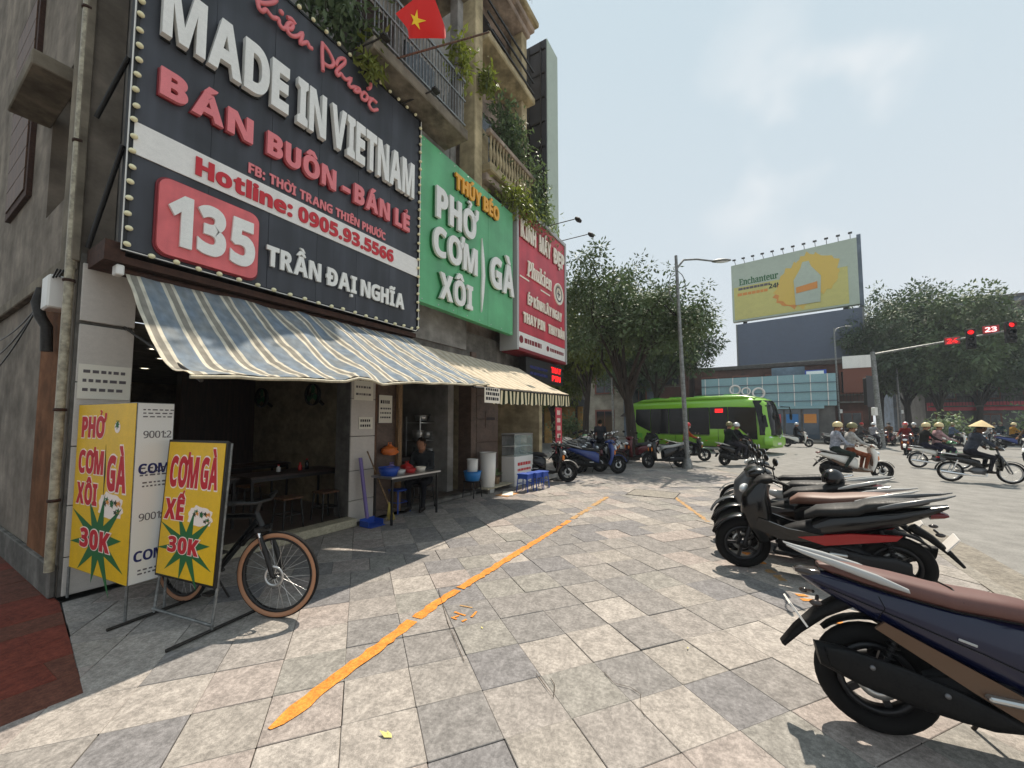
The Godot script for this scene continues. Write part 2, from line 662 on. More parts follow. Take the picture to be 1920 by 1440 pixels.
func make_materials():
	for i in TILE_TONES.size():
		var t = TILE_TONES[i]
		mk("tile%d" % i, rgb(t[0], t[1], t[2]), 0.8, 0.0, {"tex": "stone", "scale": 1.5, "offset": Vector3(i * 0.37, i * 0.21, i * 0.53), "normal": "stone_n", "nscale": 0.35, "spec": 0.35})
	mk("mortar", rgb(74, 68, 62), 0.95, 0, {"tex": "grime", "scale": 1.2, "spec": 0.2})
	mk("asphalt", rgb(143, 141, 137), 0.85, 0, {"tex": "asphalt", "scale": 0.35, "spec": 0.3, "normal": "stone_n", "nscale": 0.15})
	mk("gutter", rgb(150, 143, 132), 0.85, 0, {"tex": "stone", "scale": 0.8, "spec": 0.3})
	mk("kerb", rgb(160, 154, 144), 0.8, 0, {"tex": "stone", "scale": 1.3, "spec": 0.3})
	mk("red_paver", rgb(132, 66, 52), 0.85, 0, {"tex": "stone", "scale": 1.1, "spec": 0.3})
	mk("red_paver2", rgb(118, 74, 60), 0.85, 0, {"tex": "stone", "scale": 1.3, "spec": 0.3})
	mk("orange_paint", rgb(246, 158, 70), 0.7, 0, {"tex": "stone", "scale": 2.2, "spec": 0.3})
	mk("worn_paint", rgb(205, 165, 116), 0.8, 0, {"tex": "stone", "scale": 3.0, "spec": 0.3})
	mk("dirt", rgb(74, 66, 58), 0.95, 0, {"spec": 0.1})
	mk("plaster_dirty", rgb(156, 145, 132), 0.9, 0, {"tex": "plaster", "scale": 0.33, "spec": 0.2, "normal": "plaster_n", "nscale": 0.3})
	mk("plaster_rust", rgb(138, 96, 68), 0.9, 0, {"tex": "plaster", "scale": 0.5, "spec": 0.2, "normal": "plaster_n", "nscale": 0.3})
	mk("plaster_pale", rgb(150, 140, 124), 0.9, 0, {"tex": "plaster", "scale": 0.4, "spec": 0.2})
	mk("plaster_grey", rgb(176, 172, 166), 0.9, 0, {"tex": "plaster", "scale": 0.3, "spec": 0.2})
	mk("plaster_yellow", rgb(214, 196, 158), 0.9, 0, {"tex": "plaster", "scale": 0.35, "spec": 0.2})
	mk("plaster_pink", rgb(202, 182, 166), 0.9, 0, {"tex": "plaster", "scale": 0.35, "spec": 0.2})
	mk("concrete", rgb(128, 124, 118), 0.9, 0, {"tex": "plaster", "scale": 0.6, "spec": 0.2})
	mk("pillar_tile", rgb(206, 199, 190), 0.35, 0, {"tex": "cloth", "scale": 0.9})
	mk("pillar_brown", rgb(112, 90, 76), 0.5, 0, {"tex": "grime", "scale": 0.9})
	mk("sill", rgb(206, 196, 168), 0.6, 0, {"tex": "stone", "scale": 1.6})
	mk("room_wall", rgb(176, 160, 128), 0.8, 0, {"tex": "grime", "scale": 0.4})
	mk("room_grey", rgb(142, 142, 140), 0.8, 0, {"tex": "grime", "scale": 0.4})
	mk("room_dark", rgb(176, 160, 128), 0.8, 0, {"tex": "grime", "scale": 0.4})
	mk("room_floor", rgb(104, 88, 76), 0.5, 0, {"tex": "stone", "scale": 1.2})
	mk("ceiling", rgb(120, 116, 108), 0.9, 0, {"tex": "grime", "scale": 0.5})
	mk("wood_dark", rgb(66, 44, 34), 0.5, 0, {"tex": "bark", "scale": 1.4})
	mk("wood", rgb(120, 82, 52), 0.6, 0, {"tex": "bark", "scale": 1.6})
	mk("wood_pale", rgb(182, 146, 104), 0.7, 0, {"tex": "bark", "scale": 1.6})
	mk("black_metal", rgb(30, 29, 29), 0.45, 0.3)
	mk("iron", rgb(64, 60, 56), 0.6, 0.5, {"tex": "grime", "scale": 2.0})
	mk("rust", rgb(84, 56, 44), 0.85, 0.2, {"tex": "grime", "scale": 2.0})
	mk("steel", rgb(190, 190, 188), 0.35, 0.9)
	mk("galvan", rgb(158, 160, 158), 0.5, 0.6, {"tex": "grime", "scale": 1.5})
	mk("chrome", rgb(225, 225, 225), 0.12, 1.0)
	mk("white_plastic", rgb(226, 224, 218), 0.45)
	mk("paper", rgb(226, 222, 208), 0.9)
	mk("ink", rgb(38, 34, 40), 0.8)
	mk("ink_soft", rgb(96, 90, 92), 0.8)
	mk("ink_blue", rgb(32, 38, 96), 0.8)
	mk("sign_black", rgb(66, 68, 76), 0.5, 0, {"tex": "stain", "scale": 0.4})
	mk("sign_white", rgb(244, 240, 234), 0.4, 0, {"tex": "cloth", "scale": 0.7})
	mk("letter_white", rgb(246, 244, 238), 0.35, 0, {"tex": "cloth", "scale": 0.8})
	mk("letter_pink", rgb(240, 132, 136), 0.4, 0, {"tex": "cloth", "scale": 0.8})
	mk("letter_red", rgb(196, 26, 40), 0.45)
	mk("panel_red", rgb(240, 114, 116), 0.35, 0, {"tex": "fade", "scale": 0.7})
	mk("sign_green", rgb(100, 186, 128), 0.4, 0, {"tex": "fade", "scale": 0.3})
	mk("letter_gold", rgb(232, 166, 44), 0.4)
	mk("sign_red", rgb(212, 66, 82), 0.45, 0, {"tex": "fade", "scale": 0.3})
	mk("sign_maroon", rgb(120, 24, 34), 0.5)
	mk("letter_cream", rgb(240, 230, 212), 0.45)
	mk("bulb", rgb(240, 232, 190), 0.25, 0, {"spec": 0.6})
	mk("sign_yellow", rgb(240, 190, 20), 0.45, 0, {"tex": "cloth", "scale": 0.6})
	mk("print_red", rgb(190, 16, 34), 0.6)
	mk("print_white", rgb(244, 226, 214), 0.6)
	mk("print_green", rgb(18, 96, 44), 0.6)
	mk("print_dark", rgb(44, 52, 30), 0.6)
	mk("led_red", rgb(255, 30, 30), 0.5, 0, {"glow": 1.0, "glow_color": rgb(240, 30, 34)})
	mk("led_white", rgb(255, 240, 240), 0.5, 0, {"glow": 1.2, "glow_color": rgb(255, 170, 170)})
	mk("downlight", rgb(255, 244, 224), 0.5, 0, {"glow": 2.2, "glow_color": rgb(255, 240, 214)})
	mk("flag_red", rgb(218, 34, 28), 0.7, 0, {"back": rgb(140, 20, 14)})
	mk("flag_star", rgb(248, 206, 40), 0.7)
	mk("glass_dark", rgb(26, 30, 36), 0.08, 0, {"spec": 0.5})
	mk("glass_blue", rgb(62, 78, 92), 0.12, 0, {"spec": 0.6})
	mk("glass_clear", rgb(190, 210, 205), 0.05, 0, {"alpha": 0.22})
	mk("pvc", rgb(196, 186, 160), 0.5, 0, {"tex": "grime", "scale": 1.2})
	mk("leaf_a", rgb(107, 123, 91), 0.6, 0, {"back": rgb(84, 98, 54), "spec": 0.4, "vcol": true})
	mk("leaf_b", rgb(89, 106, 80), 0.6, 0, {"back": rgb(66, 80, 46), "spec": 0.4, "vcol": true})
	mk("leaf_c", rgb(116, 125, 62), 0.6, 0, {"back": rgb(86, 96, 30), "spec": 0.4, "vcol": true})
	mk("leaf_dry", rgb(206, 196, 120), 0.8)
	mk("bark", rgb(74, 64, 56), 0.95, 0, {"tex": "bark", "scale": 1.0, "normal": "plaster_n", "nscale": 0.6})
	mk("tyre", rgb(22, 21, 21), 0.85, 0, {"spec": 0.3})
	mk("tyre_tan", rgb(164, 118, 88), 0.75, 0)
	mk("rim_dark", rgb(44, 44, 46), 0.4, 0.7)
	mk("rim_silver", rgb(176, 176, 176), 0.35, 0.8)
	mk("engine", rgb(34, 34, 36), 0.55, 0.5)
	mk("engine_grey", rgb(112, 112, 114), 0.5, 0.6)
	mk("plastic_black", rgb(14, 14, 15), 0.5, 0, {"spec": 0.32, "rtex": "rough", "scale": 3.0, "world": false})
	mk("seat_black", rgb(30, 30, 30), 0.6, 0, {"spec": 0.4, "rtex": "rough", "scale": 4.0, "world": false})
	mk("seat_brown", rgb(100, 66, 60), 0.55, 0, {"tex": "cloth", "scale": 3.0, "world": false})
	mk("seat_brown2", rgb(112, 80, 66), 0.55, 0, {"tex": "cloth", "scale": 3.0, "world": false})
	for q in [["paint_black", 9, 9, 11], ["paint_navy", 14, 20, 48], ["paint_red", 150, 16, 22], ["paint_white", 226, 222, 214], ["paint_brown", 84, 60, 42], ["paint_silver", 168, 168, 166], ["paint_green", 60, 130, 84], ["paint_grey", 84, 86, 88], ["paint_wine", 86, 22, 28], ["paint_blue", 40, 60, 120]]:
		mk(q[0], rgb(q[1], q[2], q[3]), 0.25, 0.0, {"coat": 0.35, "coat_rough": 0.04, "spec": 0.42})
	mk("lens_red", rgb(170, 20, 20), 0.15)
	mk("lens_amber", rgb(214, 120, 30), 0.15)
	mk("lens_smoke", rgb(52, 46, 44), 0.1)
	mk("lens_wine", rgb(96, 16, 18), 0.1)
	mk("lens_clear", rgb(220, 225, 228), 0.08, 0.2)
	mk("skin", rgb(190, 138, 108), 0.6)
	mk("hat", rgb(226, 200, 150), 0.8, 0, {"tex": "cloth", "scale": 4.0, "world": false})
	mk("body", Color.WHITE, 0.85, 0, {"vcol": true, "spec": 0.25, "tex": "grime", "scale": 2.5, "world": false, "normal": "plaster_n", "nscale": 0.9})
	mk("bus_green", rgb(132, 190, 46), 0.3, 0, {"coat": 0.7})
	mk("bus_green2", rgb(86, 168, 36), 0.3, 0, {"coat": 0.7})
	mk("bus_black", rgb(10, 11, 14), 0.12, 0, {"spec": 0.35})
	mk("plastic_blue", rgb(34, 72, 160), 0.45)
	mk("plastic_sky", rgb(40, 120, 186), 0.45)
	mk("plastic_purple", rgb(120, 104, 160), 0.6)
	mk("plastic_red", rgb(186, 44, 44), 0.45)
	mk("plastic_orange", rgb(214, 112, 44), 0.5)
	mk("plastic_green", rgb(44, 110, 66), 0.5)
	mk("straw", rgb(178, 158, 80), 0.9)
	mk("card", rgb(196, 142, 92), 0.9)
	mk("teal", rgb(146, 184, 192), 0.6, 0, {"tex": "cloth", "scale": 0.15})
	mk("board_pale", rgb(188, 200, 184), 0.6, 0, {"tex": "cloth", "scale": 0.1})
	mk("board_yellow", rgb(212, 204, 122), 0.6, 0, {"tex": "cloth", "scale": 0.08})
	mk("board_orange", rgb(214, 140, 60), 0.6)
	mk("board_gold", rgb(216, 184, 86), 0.6)
	mk("board_led", rgb(90, 101, 120), 0.5, 0, {"tex": "cloth", "scale": 0.1})
	mk("wall_far_a", rgb(150, 150, 146), 0.9, 0, {"tex": "plaster", "scale": 0.12})
	mk("wall_far_b", rgb(184, 178, 162), 0.9, 0, {"tex": "plaster", "scale": 0.12})
	mk("wall_far_c", rgb(120, 118, 116), 0.9, 0, {"tex": "plaster", "scale": 0.12})
	mk("wall_far_d", rgb(104, 70, 60), 0.9, 0, {"tex": "plaster", "scale": 0.12})
	mk("wall_far_e", rgb(120, 134, 150), 0.9, 0, {"tex": "plaster", "scale": 0.12})
	mk("wall_far_y", rgb(206, 164, 96), 0.9, 0, {"tex": "plaster", "scale": 0.2})
	mk("shutter_brown", rgb(112, 62, 46), 0.7)
	mk("tin_roof", rgb(92, 84, 80), 0.7, 0.3, {"tex": "grime", "scale": 0.5})
	mk("tarp_dark", rgb(58, 58, 62), 0.8)

# ---------- ground ----------
var pave_poly := PackedVector2Array()

func corner_line() -> Array:   # edge of the pavement along the road and round the corner, as (s, t)
	return [Vector2(-8, 2.1), Vector2(-2, 2.1), Vector2(3, 2.1), Vector2(8, 2.1), Vector2(9.6, 1.95), Vector2(11.2, 1.5), Vector2(12.8, 0.75), Vector2(14.4, -0.25), Vector2(15.9, -1.3), Vector2(17.3, -2.5), Vector2(18.5, -3.9), Vector2(19.4, -5.5), Vector2(19.9, -7.3), Vector2(20.1, -9.5), Vector2(20.1, -30)]

func st_to_xz(q: Vector2) -> Vector2:
	var p := S(q.x, 0, q.y)
	return Vector2(p.x, p.z)

func slab_prism(mb: MB, poly: PackedVector2Array, y0: float, y1: float, tilt := Vector2.ZERO, mid := Vector2.ZERO):
	# a flat piece lying on the ground: outline in world x-z
	mb.flat()
	var pk := poly
	if Geometry2D.is_polygon_clockwise(pk):
		pk.reverse()
	var top := []
	for p in pk:
		top.append(Vector3(p.x, y1 + (p - mid).dot(tilt), p.y))
	var idx := Geometry2D.triangulate_polygon(pk)
	for k in range(0, idx.size(), 3):
		mb.face([top[idx[k]], top[idx[k + 1]], top[idx[k + 2]]], Vector3.UP)
	var bev := 0.003
	for k in pk.size():
		var a: Vector3 = top[k]
		var b: Vector3 = top[(k + 1) % pk.size()]
		var o := Vector3(b.z - a.z, 0, a.x - b.x).normalized()
		if o.dot((a + b) * 0.5 - Vector3(mid.x, 0, mid.y)) < 0:
			o = -o
		var a1 := a + o * bev - Vector3(0, bev, 0)
		var b1 := b + o * bev - Vector3(0, bev, 0)
		mb.face([a, b, b1, a1], o + Vector3.UP)
		mb.face([a1, b1, Vector3(b1.x, y0, b1.z), Vector3(a1.x, y0, a1.z)], o)

func build_ground():
	var rng := RandomNumberGenerator.new()
	rng.seed = 21
	var road := structure("road")
	var mb := MB.new()
	mb.flat()
	mb.face([Vector3(-260, ROAD, -260), Vector3(260, ROAD, -260), Vector3(260, ROAD, 260), Vector3(-260, ROAD, 260)], Vector3.UP)
	put(mb, "asphalt_surface", mats.asphalt, road)
	# gutter strip of cement along the kerb
	var line := corner_line()
	mb = MB.new()
	mb.flat()
	for k in line.size() - 1:
		var a: Vector2 = line[k]
		var b: Vector2 = line[k + 1]
		var na := edge_normal(line, k)
		var nb := edge_normal(line, k + 1)
		mb.face([S(a.x, ROAD + 0.006, a.y), S(b.x, ROAD + 0.006, b.y), S(b.x + nb.x * 0.5, ROAD + 0.004, b.y + nb.y * 0.5), S(a.x + na.x * 0.5, ROAD + 0.004, a.y + na.y * 0.5)], Vector3.UP)
	put(mb, "gutter_strip", mats.gutter, road)
	# faint worn lane marking
	mb = MB.new()
	mb.flat()
	for k in 7:
		var s0 := 4.0 + k * 6.0
		mb.face([S(s0, ROAD + 0.005, 10.4), S(s0 + 3.0, ROAD + 0.005, 10.4), S(s0 + 3.0, ROAD + 0.005, 10.55), S(s0, ROAD + 0.005, 10.55)], Vector3.UP)
	put(mb, "lane_marking", mats.gutter, road)
	# pavement: bed, tiles, kerb
	var pave := structure("pavement")
	var inner := []
	for k in line.size():
		var nn := edge_normal(line, k)
		inner.append(line[k] - nn * 0.15)
	pave_poly = PackedVector2Array()
	for q in inner:
		pave_poly.append(st_to_xz(q))
	pave_poly.append(st_to_xz(Vector2(12.2, -30)))
	pave_poly.append(st_to_xz(Vector2(12.2, -5.4)))
	pave_poly.append(st_to_xz(Vector2(1.06, -5.4)))
	pave_poly.append(st_to_xz(Vector2(0.8, -3.5)))
	pave_poly.append(st_to_xz(Vector2(-8, -3.5)))
	mb = MB.new()
	var whole := pave_poly.duplicate()
	slab_prism(mb, whole, -0.3, -0.012)
	put(mb, "mortar_bed", mats.mortar, pave)
	lay_tiles(pave, rng)
	for k in line.size() - 1:
		var a: Vector2 = line[k]
		var b: Vector2 = line[k + 1]
		var n := int(ceil(a.distance_to(b) / 1.0))
		if k == line.size() - 2:
			n = 6
			b = a + (b - a).normalized() * 6.0
		for i in n:
			var p := a.lerp(b, float(i) / n)
			var q := a.lerp(b, float(i + 1) / n)
			var dd := (q - p).normalized()
			p += dd * 0.004
			q -= dd * 0.004
			var nn := Vector2(-dd.y, dd.x)
			if nn.dot(Vector2(0.3, 1)) < 0:
				nn = -nn
			var poly := PackedVector2Array([st_to_xz(p), st_to_xz(q), st_to_xz(q - nn * 0.145), st_to_xz(p - nn * 0.145)])
			var mk2 := MB.new()
			var mid := (poly[0] + poly[2]) * 0.5
			slab_prism(mk2, poly, ROAD - 0.1, 0.004 + rng.randf_range(-0.004, 0.004), Vector2.ZERO, mid)
			put(mk2, "kerb_stone", mats.kerb, pave)
	# red pavers before the side alley
	var red := structure("red_paving")
	mb = MB.new()
	slab_prism(mb, PackedVector2Array([st_to_xz(Vector2(-8, -3.52)), st_to_xz(Vector2(0.79, -3.52)), st_to_xz(Vector2(1.04, -5.42)), st_to_xz(Vector2(1.04, -12)), st_to_xz(Vector2(-8, -12))]), -0.3, -0.014)
	put(mb, "mortar_bed", mats.mortar, red)
	var clip := PackedVector2Array([st_to_xz(Vector2(-8, -3.505)), st_to_xz(Vector2(0.8, -3.505)), st_to_xz(Vector2(1.045, -5.42)), st_to_xz(Vector2(1.045, -9.5)), st_to_xz(Vector2(-8, -9.5))])
	for j in 18:
		for i in range(-1, 5):
			var s1 := 1.05 - i * 0.6 - (0.3 if j % 2 else 0.0)
			var t1 := -3.505 - j * 0.33
			var sq := PackedVector2Array()
			for q in [[0, 0], [-0.594, 0], [-0.594, -0.324], [0, -0.324]]:
				sq.append(st_to_xz(Vector2(s1 + q[0] + 0.02 * q[1], t1 + q[1])))
			for poly in Geometry2D.intersect_polygons(sq, clip):
				var mk3 := MB.new()
				slab_prism(mk3, poly, -0.04, rng.randf_range(-0.003, 0.001), Vector2.ZERO, (sq[0] + sq[2]) * 0.5)
				put(mk3, "paver", mats.red_paver if rng.randf() < 0.6 else mats.red_paver2, red)
	paint_marks(pave, rng)

func edge_normal(line: Array, k: int) -> Vector2:
	var a: Vector2 = line[max(k - 1, 0)]
	var b: Vector2 = line[min(k + 1, line.size() - 1)]
	var d := (b - a).normalized()
	var n := Vector2(-d.y, d.x)
	return n if n.dot(Vector2(0.3, 1)) > 0 else -n

func lay_tiles(pave: Node3D, rng: RandomNumberGenerator):
	var size := 0.395
	var joint := 0.004
	var ang := deg_to_rad(-21.0)
	var ea := Vector2(sin(ang), -cos(ang))
	var eb := Vector2(cos(ang), sin(ang))
	var g0 := on_ground(1368, 1256)
	var o := Vector2(g0.x, g0.z)
	var list := []
	var offs := {}
	for j in range(-14, 62):
		var off := 0.0
		if j < -1 or j > 1:
			off = [0.0, 0.0, 0.0, 0.5, 0.0, 0.0][rng.randi() % 6]
		offs[j] = off
		for i in range(-36, 40):
			var c := o + eb * (i + 0.5 + off) * size + ea * (j + 0.5) * size
			var stq := FB.inverse() * Vector3(c.x, 0, c.y)
			if stq.x < -1.2 or stq.x > 22.0 or stq.z < -13.0 or stq.z > 2.6:
				continue
			var tone := rng.randi() % TILE_TONES.size()
			var nz := sin(c.x * 0.9 + 1.3) * cos(c.y * 0.7)
			if rng.randf() < 0.45:
				tone = [8, 0, 1, 2, 6][rng.randi() % 5] if nz > 0.0 else [3, 4, 5, 7, 9][rng.randi() % 5]
			var hh := size * 0.5 - joint * rng.randf_range(0.6, 1.6)
			var sq := PackedVector2Array()
			for q in [[-1, -1], [1, -1], [1, 1], [-1, 1]]:
				sq.append(c + eb * q[0] * hh + ea * q[1] * hh)
			var parts := Geometry2D.intersect_polygons(sq, pave_poly)
			if parts.is_empty():
				continue
			# seen or not, and how large
			var cam_z := -c.y
			var seen := cam_z > 1.2 and absf(c.x / cam_z) < 1.34
			list.append({"c": c, "polys": parts, "full": parts.size() == 1 and parts[0].size() == 4 and absf(area(parts[0]) - 4 * hh * hh) < 0.0005, "tone": tone, "d": c.length() if seen else 100.0 + c.length(), "hh": hh})
	list.sort_custom(func(a, b): return a.d < b.d)
	var rest := {}
	var n := 0
	for it in list:
		var mid: Vector2 = it.c
		var lift := rng.randf_range(-0.005, 0.0015)
		var tilt := Vector2(rng.randf_range(-0.006, 0.006), rng.randf_range(-0.006, 0.006))
		if rng.randf() < 0.06:
			lift += 0.004
			tilt *= 2.0
		if n < 300:
			for p in it.polys:
				var mb := MB.new()
				mb.xf = Transform3D(Basis(), Vector3(-mid.x, 0, -mid.y))
				slab_prism(mb, p, -0.04, lift, tilt, mid)
				put(mb, "tile", mats["tile%d" % it.tone], pave, Vector3(mid.x, 0, mid.y))
				n += 1
		else:
			if not rest.has(it.tone):
				rest[it.tone] = MB.new()
			for p in it.polys:
				slab_prism(rest[it.tone], p, -0.04, lift, tilt, mid)
	var am := ArrayMesh.new()
	for t in rest:
		var m2: ArrayMesh = rest[t].done()
		am.add_surface_from_arrays(Mesh.PRIMITIVE_TRIANGLES, m2.surface_get_arrays(0))
		am.surface_set_material(am.get_surface_count() - 1, mats["tile%d" % t])
	var mi := MeshInstance3D.new()
	mi.name = "far_tiles"
	mi.mesh = am
	mi.set_meta("kind", "stuff")
	pave.add_child(mi)

func area(p: PackedVector2Array) -> float:
	var a := 0.0
	for i in p.size():
		a += p[i].cross(p[(i + 1) % p.size()])
	return absf(a) * 0.5

func ragged_strip(pts: Array, width, y: float, rng: RandomNumberGenerator, rag := 0.012) -> MB:
	# a painted strip with uneven edges along ground points
	var mb := MB.new()
	mb.flat()
	var L := []
	var R := []
	for k in pts.size() - 1:
		var a: Vector3 = pts[k]
		var b: Vector3 = pts[k + 1]
		var n := maxi(2, int(a.distance_to(b) / 0.05))
		for i in n:
			var f := float(i) / n
			var p := a.lerp(b, f)
			var d := (b - a).normalized()
			var sd := Vector3(-d.z, 0, d.x)
			var w: float = lerpf(width[k], width[k + 1], f) if width is Array else width
			L.append(p + sd * (w * 0.5 + rng.randf_range(-rag, rag)) + Vector3(0, y, 0))
			R.append(p - sd * (w * 0.5 + rng.randf_range(-rag, rag)) + Vector3(0, y, 0))
	for k in L.size() - 1:
		if rag > 0.005 and rng.randf() < 0.035:
			continue
		mb.face([L[k], L[k + 1], R[k + 1], R[k]], Vector3.UP)
	return mb

func paint_marks(pave: Node3D, rng: RandomNumberGenerator):
	var a := on_ground(505, 1368)
	var b := on_ground(820, 1130)
	var c := on_ground(1070, 975)
	var d := on_ground(1140, 931)
	put(ragged_strip([a, a.lerp(b, 0.1), b, c], [0.04, 0.1, 0.095, 0.085], 0.0045, rng), "orange_line", mats.orange_paint, pave)
	put(ragged_strip([c.lerp(d, 0.03), d], [0.10, 0.09], 0.0045, rng, 0.02), "orange_line", mats.worn_paint, pave)
	# the second line, worn to patches
	var e := on_ground(1255, 925)
	var f := on_ground(1335, 984)
	var g := on_ground(1425, 1056)
	var h := on_ground(1580, 1176)
	put(ragged_strip([e, f], 0.07, 0.0045, rng, 0.02), "worn_line", mats.worn_paint, pave)
	put(ragged_strip([f.lerp(g, 0.78), g.lerp(h, 0.06)], 0.10, 0.0045, rng, 0.02), "worn_line", mats.orange_paint, pave)
	put(ragged_strip([g.lerp(h, 0.14), g.lerp(h, 0.4)], 0.08, 0.0045, rng, 0.02), "worn_line", mats.worn_paint, pave)
	put(ragged_strip([g.lerp(h, 0.58), g.lerp(h, 0.72)], 0.09, 0.0045, rng, 0.015), "worn_line", mats.orange_paint, pave)
	put(ragged_strip([g.lerp(h, 0.93), h], 0.09, 0.0045, rng, 0.015), "worn_line", mats.orange_paint, pave)
	# scribbled mark beside the line
	for q in [[[846, 1158], [866, 1166]], [[852, 1148], [884, 1158]], [[866, 1166], [884, 1158]], [[862, 1136], [898, 1142]], [[884, 1158], [898, 1142]], [[850, 1158], [872, 1152]]]:
		put(ragged_strip([on_ground(q[0][0], q[0][1]), on_ground(q[1][0], q[1][1])], 0.018, 0.0045, rng, 0.004), "orange_scribble", mats.worn_paint if q[0][0] == 862 else mats.orange_paint, pave)
	# dirt-filled cracks
	for q in [[[1005, 1264], [1038, 1309], [1040, 1285], [1026, 1262]], [[1133, 1262], [1150, 1282], [1182, 1290], [1201, 1303], [1200, 1330], [1220, 1358]], [[822, 1106], [840, 1170], [874, 1250]]]:
		var pts := []
		for p in q:
			pts.append(on_ground(p[0], p[1]))
		put(ragged_strip(pts, 0.004, 0.0055, rng, 0.0015), "crack", mats.dirt, pave)

# ---------- the block of shops ----------
func fbox(node: Node3D, base: Vector3, called: String, s0: float, s1: float, h0: float, h1: float, t0: float, t1: float, m: Material, bev := 0.0) -> MeshInstance3D:
	return box_part(called, Vector3(s0, h0, t0) - base, Vector3(s1, h1, t1) - base, m, node, bev)

func text_lines(parent: Node3D, x: float, y: float, w: float, rows: Array, rng: RandomNumberGenerator, m: Material, z := 0.003):
	# small print too fine to read: rows of [y offset, height], broken into words
	for r in rows:
		var mb := MB.new()
		var xx := x
		while xx < x + w - 0.02:
			var ww := rng.randf_range(0.03, 0.075) * w / 0.4
			ww = minf(ww, x + w - xx)
			mb.box(Vector3(xx + ww * 0.5, y + r[0], z), Vector3(ww * 0.9, r[1], 0.002))
			xx += ww + 0.012
		put(mb, "print", m, parent)

func build_shop_block():
	var rng := RandomNumberGenerator.new()
	rng.seed = 4
	var b := Vector3(1.05, 0, -5.55)
	var A := fthing("shop_building", "old grey plaster building with stained side wall behind the black and green signs", "building", b.x, b.y, b.z)
	# side wall towards the alley, with a deep window recess
	fbox(A, b, "side_wall", 1.05, 1.3, 0, 4.05, -16, -5.62, mats.plaster_dirty)
	fbox(A, b, "side_wall", 1.05, 1.3, 5.6, 12.6, -16, -5.62, mats.plaster_dirty)
	fbox(A, b, "side_wall", 1.05, 1.3, 4.05, 5.6, -16, -7.1, mats.plaster_dirty)
	fbox(A, b, "side_wall", 1.05, 1.3, 4.05, 5.6, -6.15, -5.62, mats.plaster_dirty)
	fbox(A, b, "recess_panel", 1.24, 1.28, 4.05, 5.6, -7.1, -6.15, mats.plaster_dirty)
	fbox(A, b, "recess_window", 1.2, 1.235, 4.2, 5.5, -6.45, -6.2, mats.glass_blue)
	fbox(A, b, "sunshade", 0.72, 1.05, 5.2, 5.36, -7.2, -6.0, mats.plaster_pale, 0.01)
	fbox(A, b, "corner_pilaster", 0.99, 1.06, 3.2, 12.6, -5.95, -5.56, mats.plaster_pale, 0.01)
	fbox(A, b, "stained_panel", 1.032, 1.05, 0.0, 3.1, -6.75, -5.7, mats.plaster_rust)
	fbox(A, b, "wall_band", 0.98, 1.05, 3.12, 3.26, -16, -5.58, mats.plaster_pale, 0.01)
	fbox(A, b, "base_course", 1.0, 1.05, 0.0, 0.3, -16, -5.6, mats.concrete, 0.01)
	fbox(A, b, "window_frame", 1.0, 1.05, 4.6, 7.5, -9.4, -8.0, mats.rust)
	for k in 9:
		fbox(A, b, "added_shutter_slat", 0.985, 0.998, 4.7 + k * 0.3, 4.985 + k * 0.3, -9.3, -8.1, mats.wood)  # guessed slats, added in place of window glass that mirrored the sky too brightly
	# front: pillars, beams
	fbox(A, b, "pillar_core", 1.06, 1.47, 0, 3.3, -5.95, -5.58, mats.concrete)
	var hs := [0.0, 0.36, 0.84, 1.4, 2.02, 2.62, 3.2]
	for k in 6:
		fbox(A, b, "pillar_panel", 1.08, 1.48, hs[k] + 0.006, hs[k + 1] - (0.03 if k == 4 else 0.004), -5.58, -5.55 + rng.randf_range(-0.004, 0.0), mats.pillar_tile, 0.004)
		fbox(A, b, "pillar_panel", 1.47, 1.49, hs[k] + 0.006, hs[k + 1] - 0.006, -5.95, -5.6, mats.pillar_tile, 0.003)
	fbox(A, b, "pillar_core", 4.17, 4.63, 0, 3.3, -5.95, -5.58, mats.concrete)
	for k in 6:
		fbox(A, b, "pillar_panel", 4.16, 4.64, hs[k] + 0.006, hs[k + 1] - 0.004, -5.58, -5.55 + rng.randf_range(-0.004, 0.0), mats.pillar_tile, 0.004)
	fbox(A, b, "lintel", 1.06, 7.2, 2.78, 3.3, -6.0, -5.6, mats.concrete)
	fbox(A, b, "front_wall", 4.64, 5.28, 0, 2.78, -5.9, -5.66, mats.pillar_brown)
	fbox(A, b, "door_jamb", 5.2, 5.3, 0, 2.78, -5.66, -5.58, mats.wood_pale, 0.006)
	fbox(A, b, "door_jamb", 4.66, 4.72, 0, 2.78, -5.66, -5.58, mats.wood, 0.006)
	fbox(A, b, "upper_wall", 1.31, 7.2, 3.3, 6.35, -5.9, -5.56, mats.plaster_grey)
	fbox(A, b, "upper_wall", 1.31, 3.9, 6.35, 7.0, -5.9, -5.56, mats.plaster_grey)
	fbox(A, b, "upper_wall", 6.75, 7.2, 6.35, 7.0, -5.9, -5.56, mats.plaster_grey)
	fbox(A, b, "window_strip", 3.9, 6.75, 6.35, 6.98, -5.88, -5.82, mats.glass_dark)
	fbox(A, b, "window_head", 3.86, 6.8, 6.98, 7.12, -5.86, -5.4, mats.plaster_yellow, 0.01)
	fbox(A, b, "upper_wall", 1.31, 7.2, 7.12, 12.4, -6.6, -5.95, mats.plaster_grey)
	fbox(A, b, "roof_slab", 1.0, 7.25, 12.4, 12.7, -16, -5.5, mats.concrete, 0.02)
	fbox(A, b, "party_wall", 7.0, 7.2, 0.0, 12.4, -16, -5.92, mats.plaster_grey)
	# balcony with a bar railing
	fbox(A, b, "balcony_slab", 3.7, 6.0, 7.22, 7.42, -5.94, -4.62, mats.plaster_pale, 0.015)
	fbox(A, b, "balcony_soffit_beam", 3.7, 6.0, 7.13, 7.215, -5.5, -5.2, mats.plaster_grey)
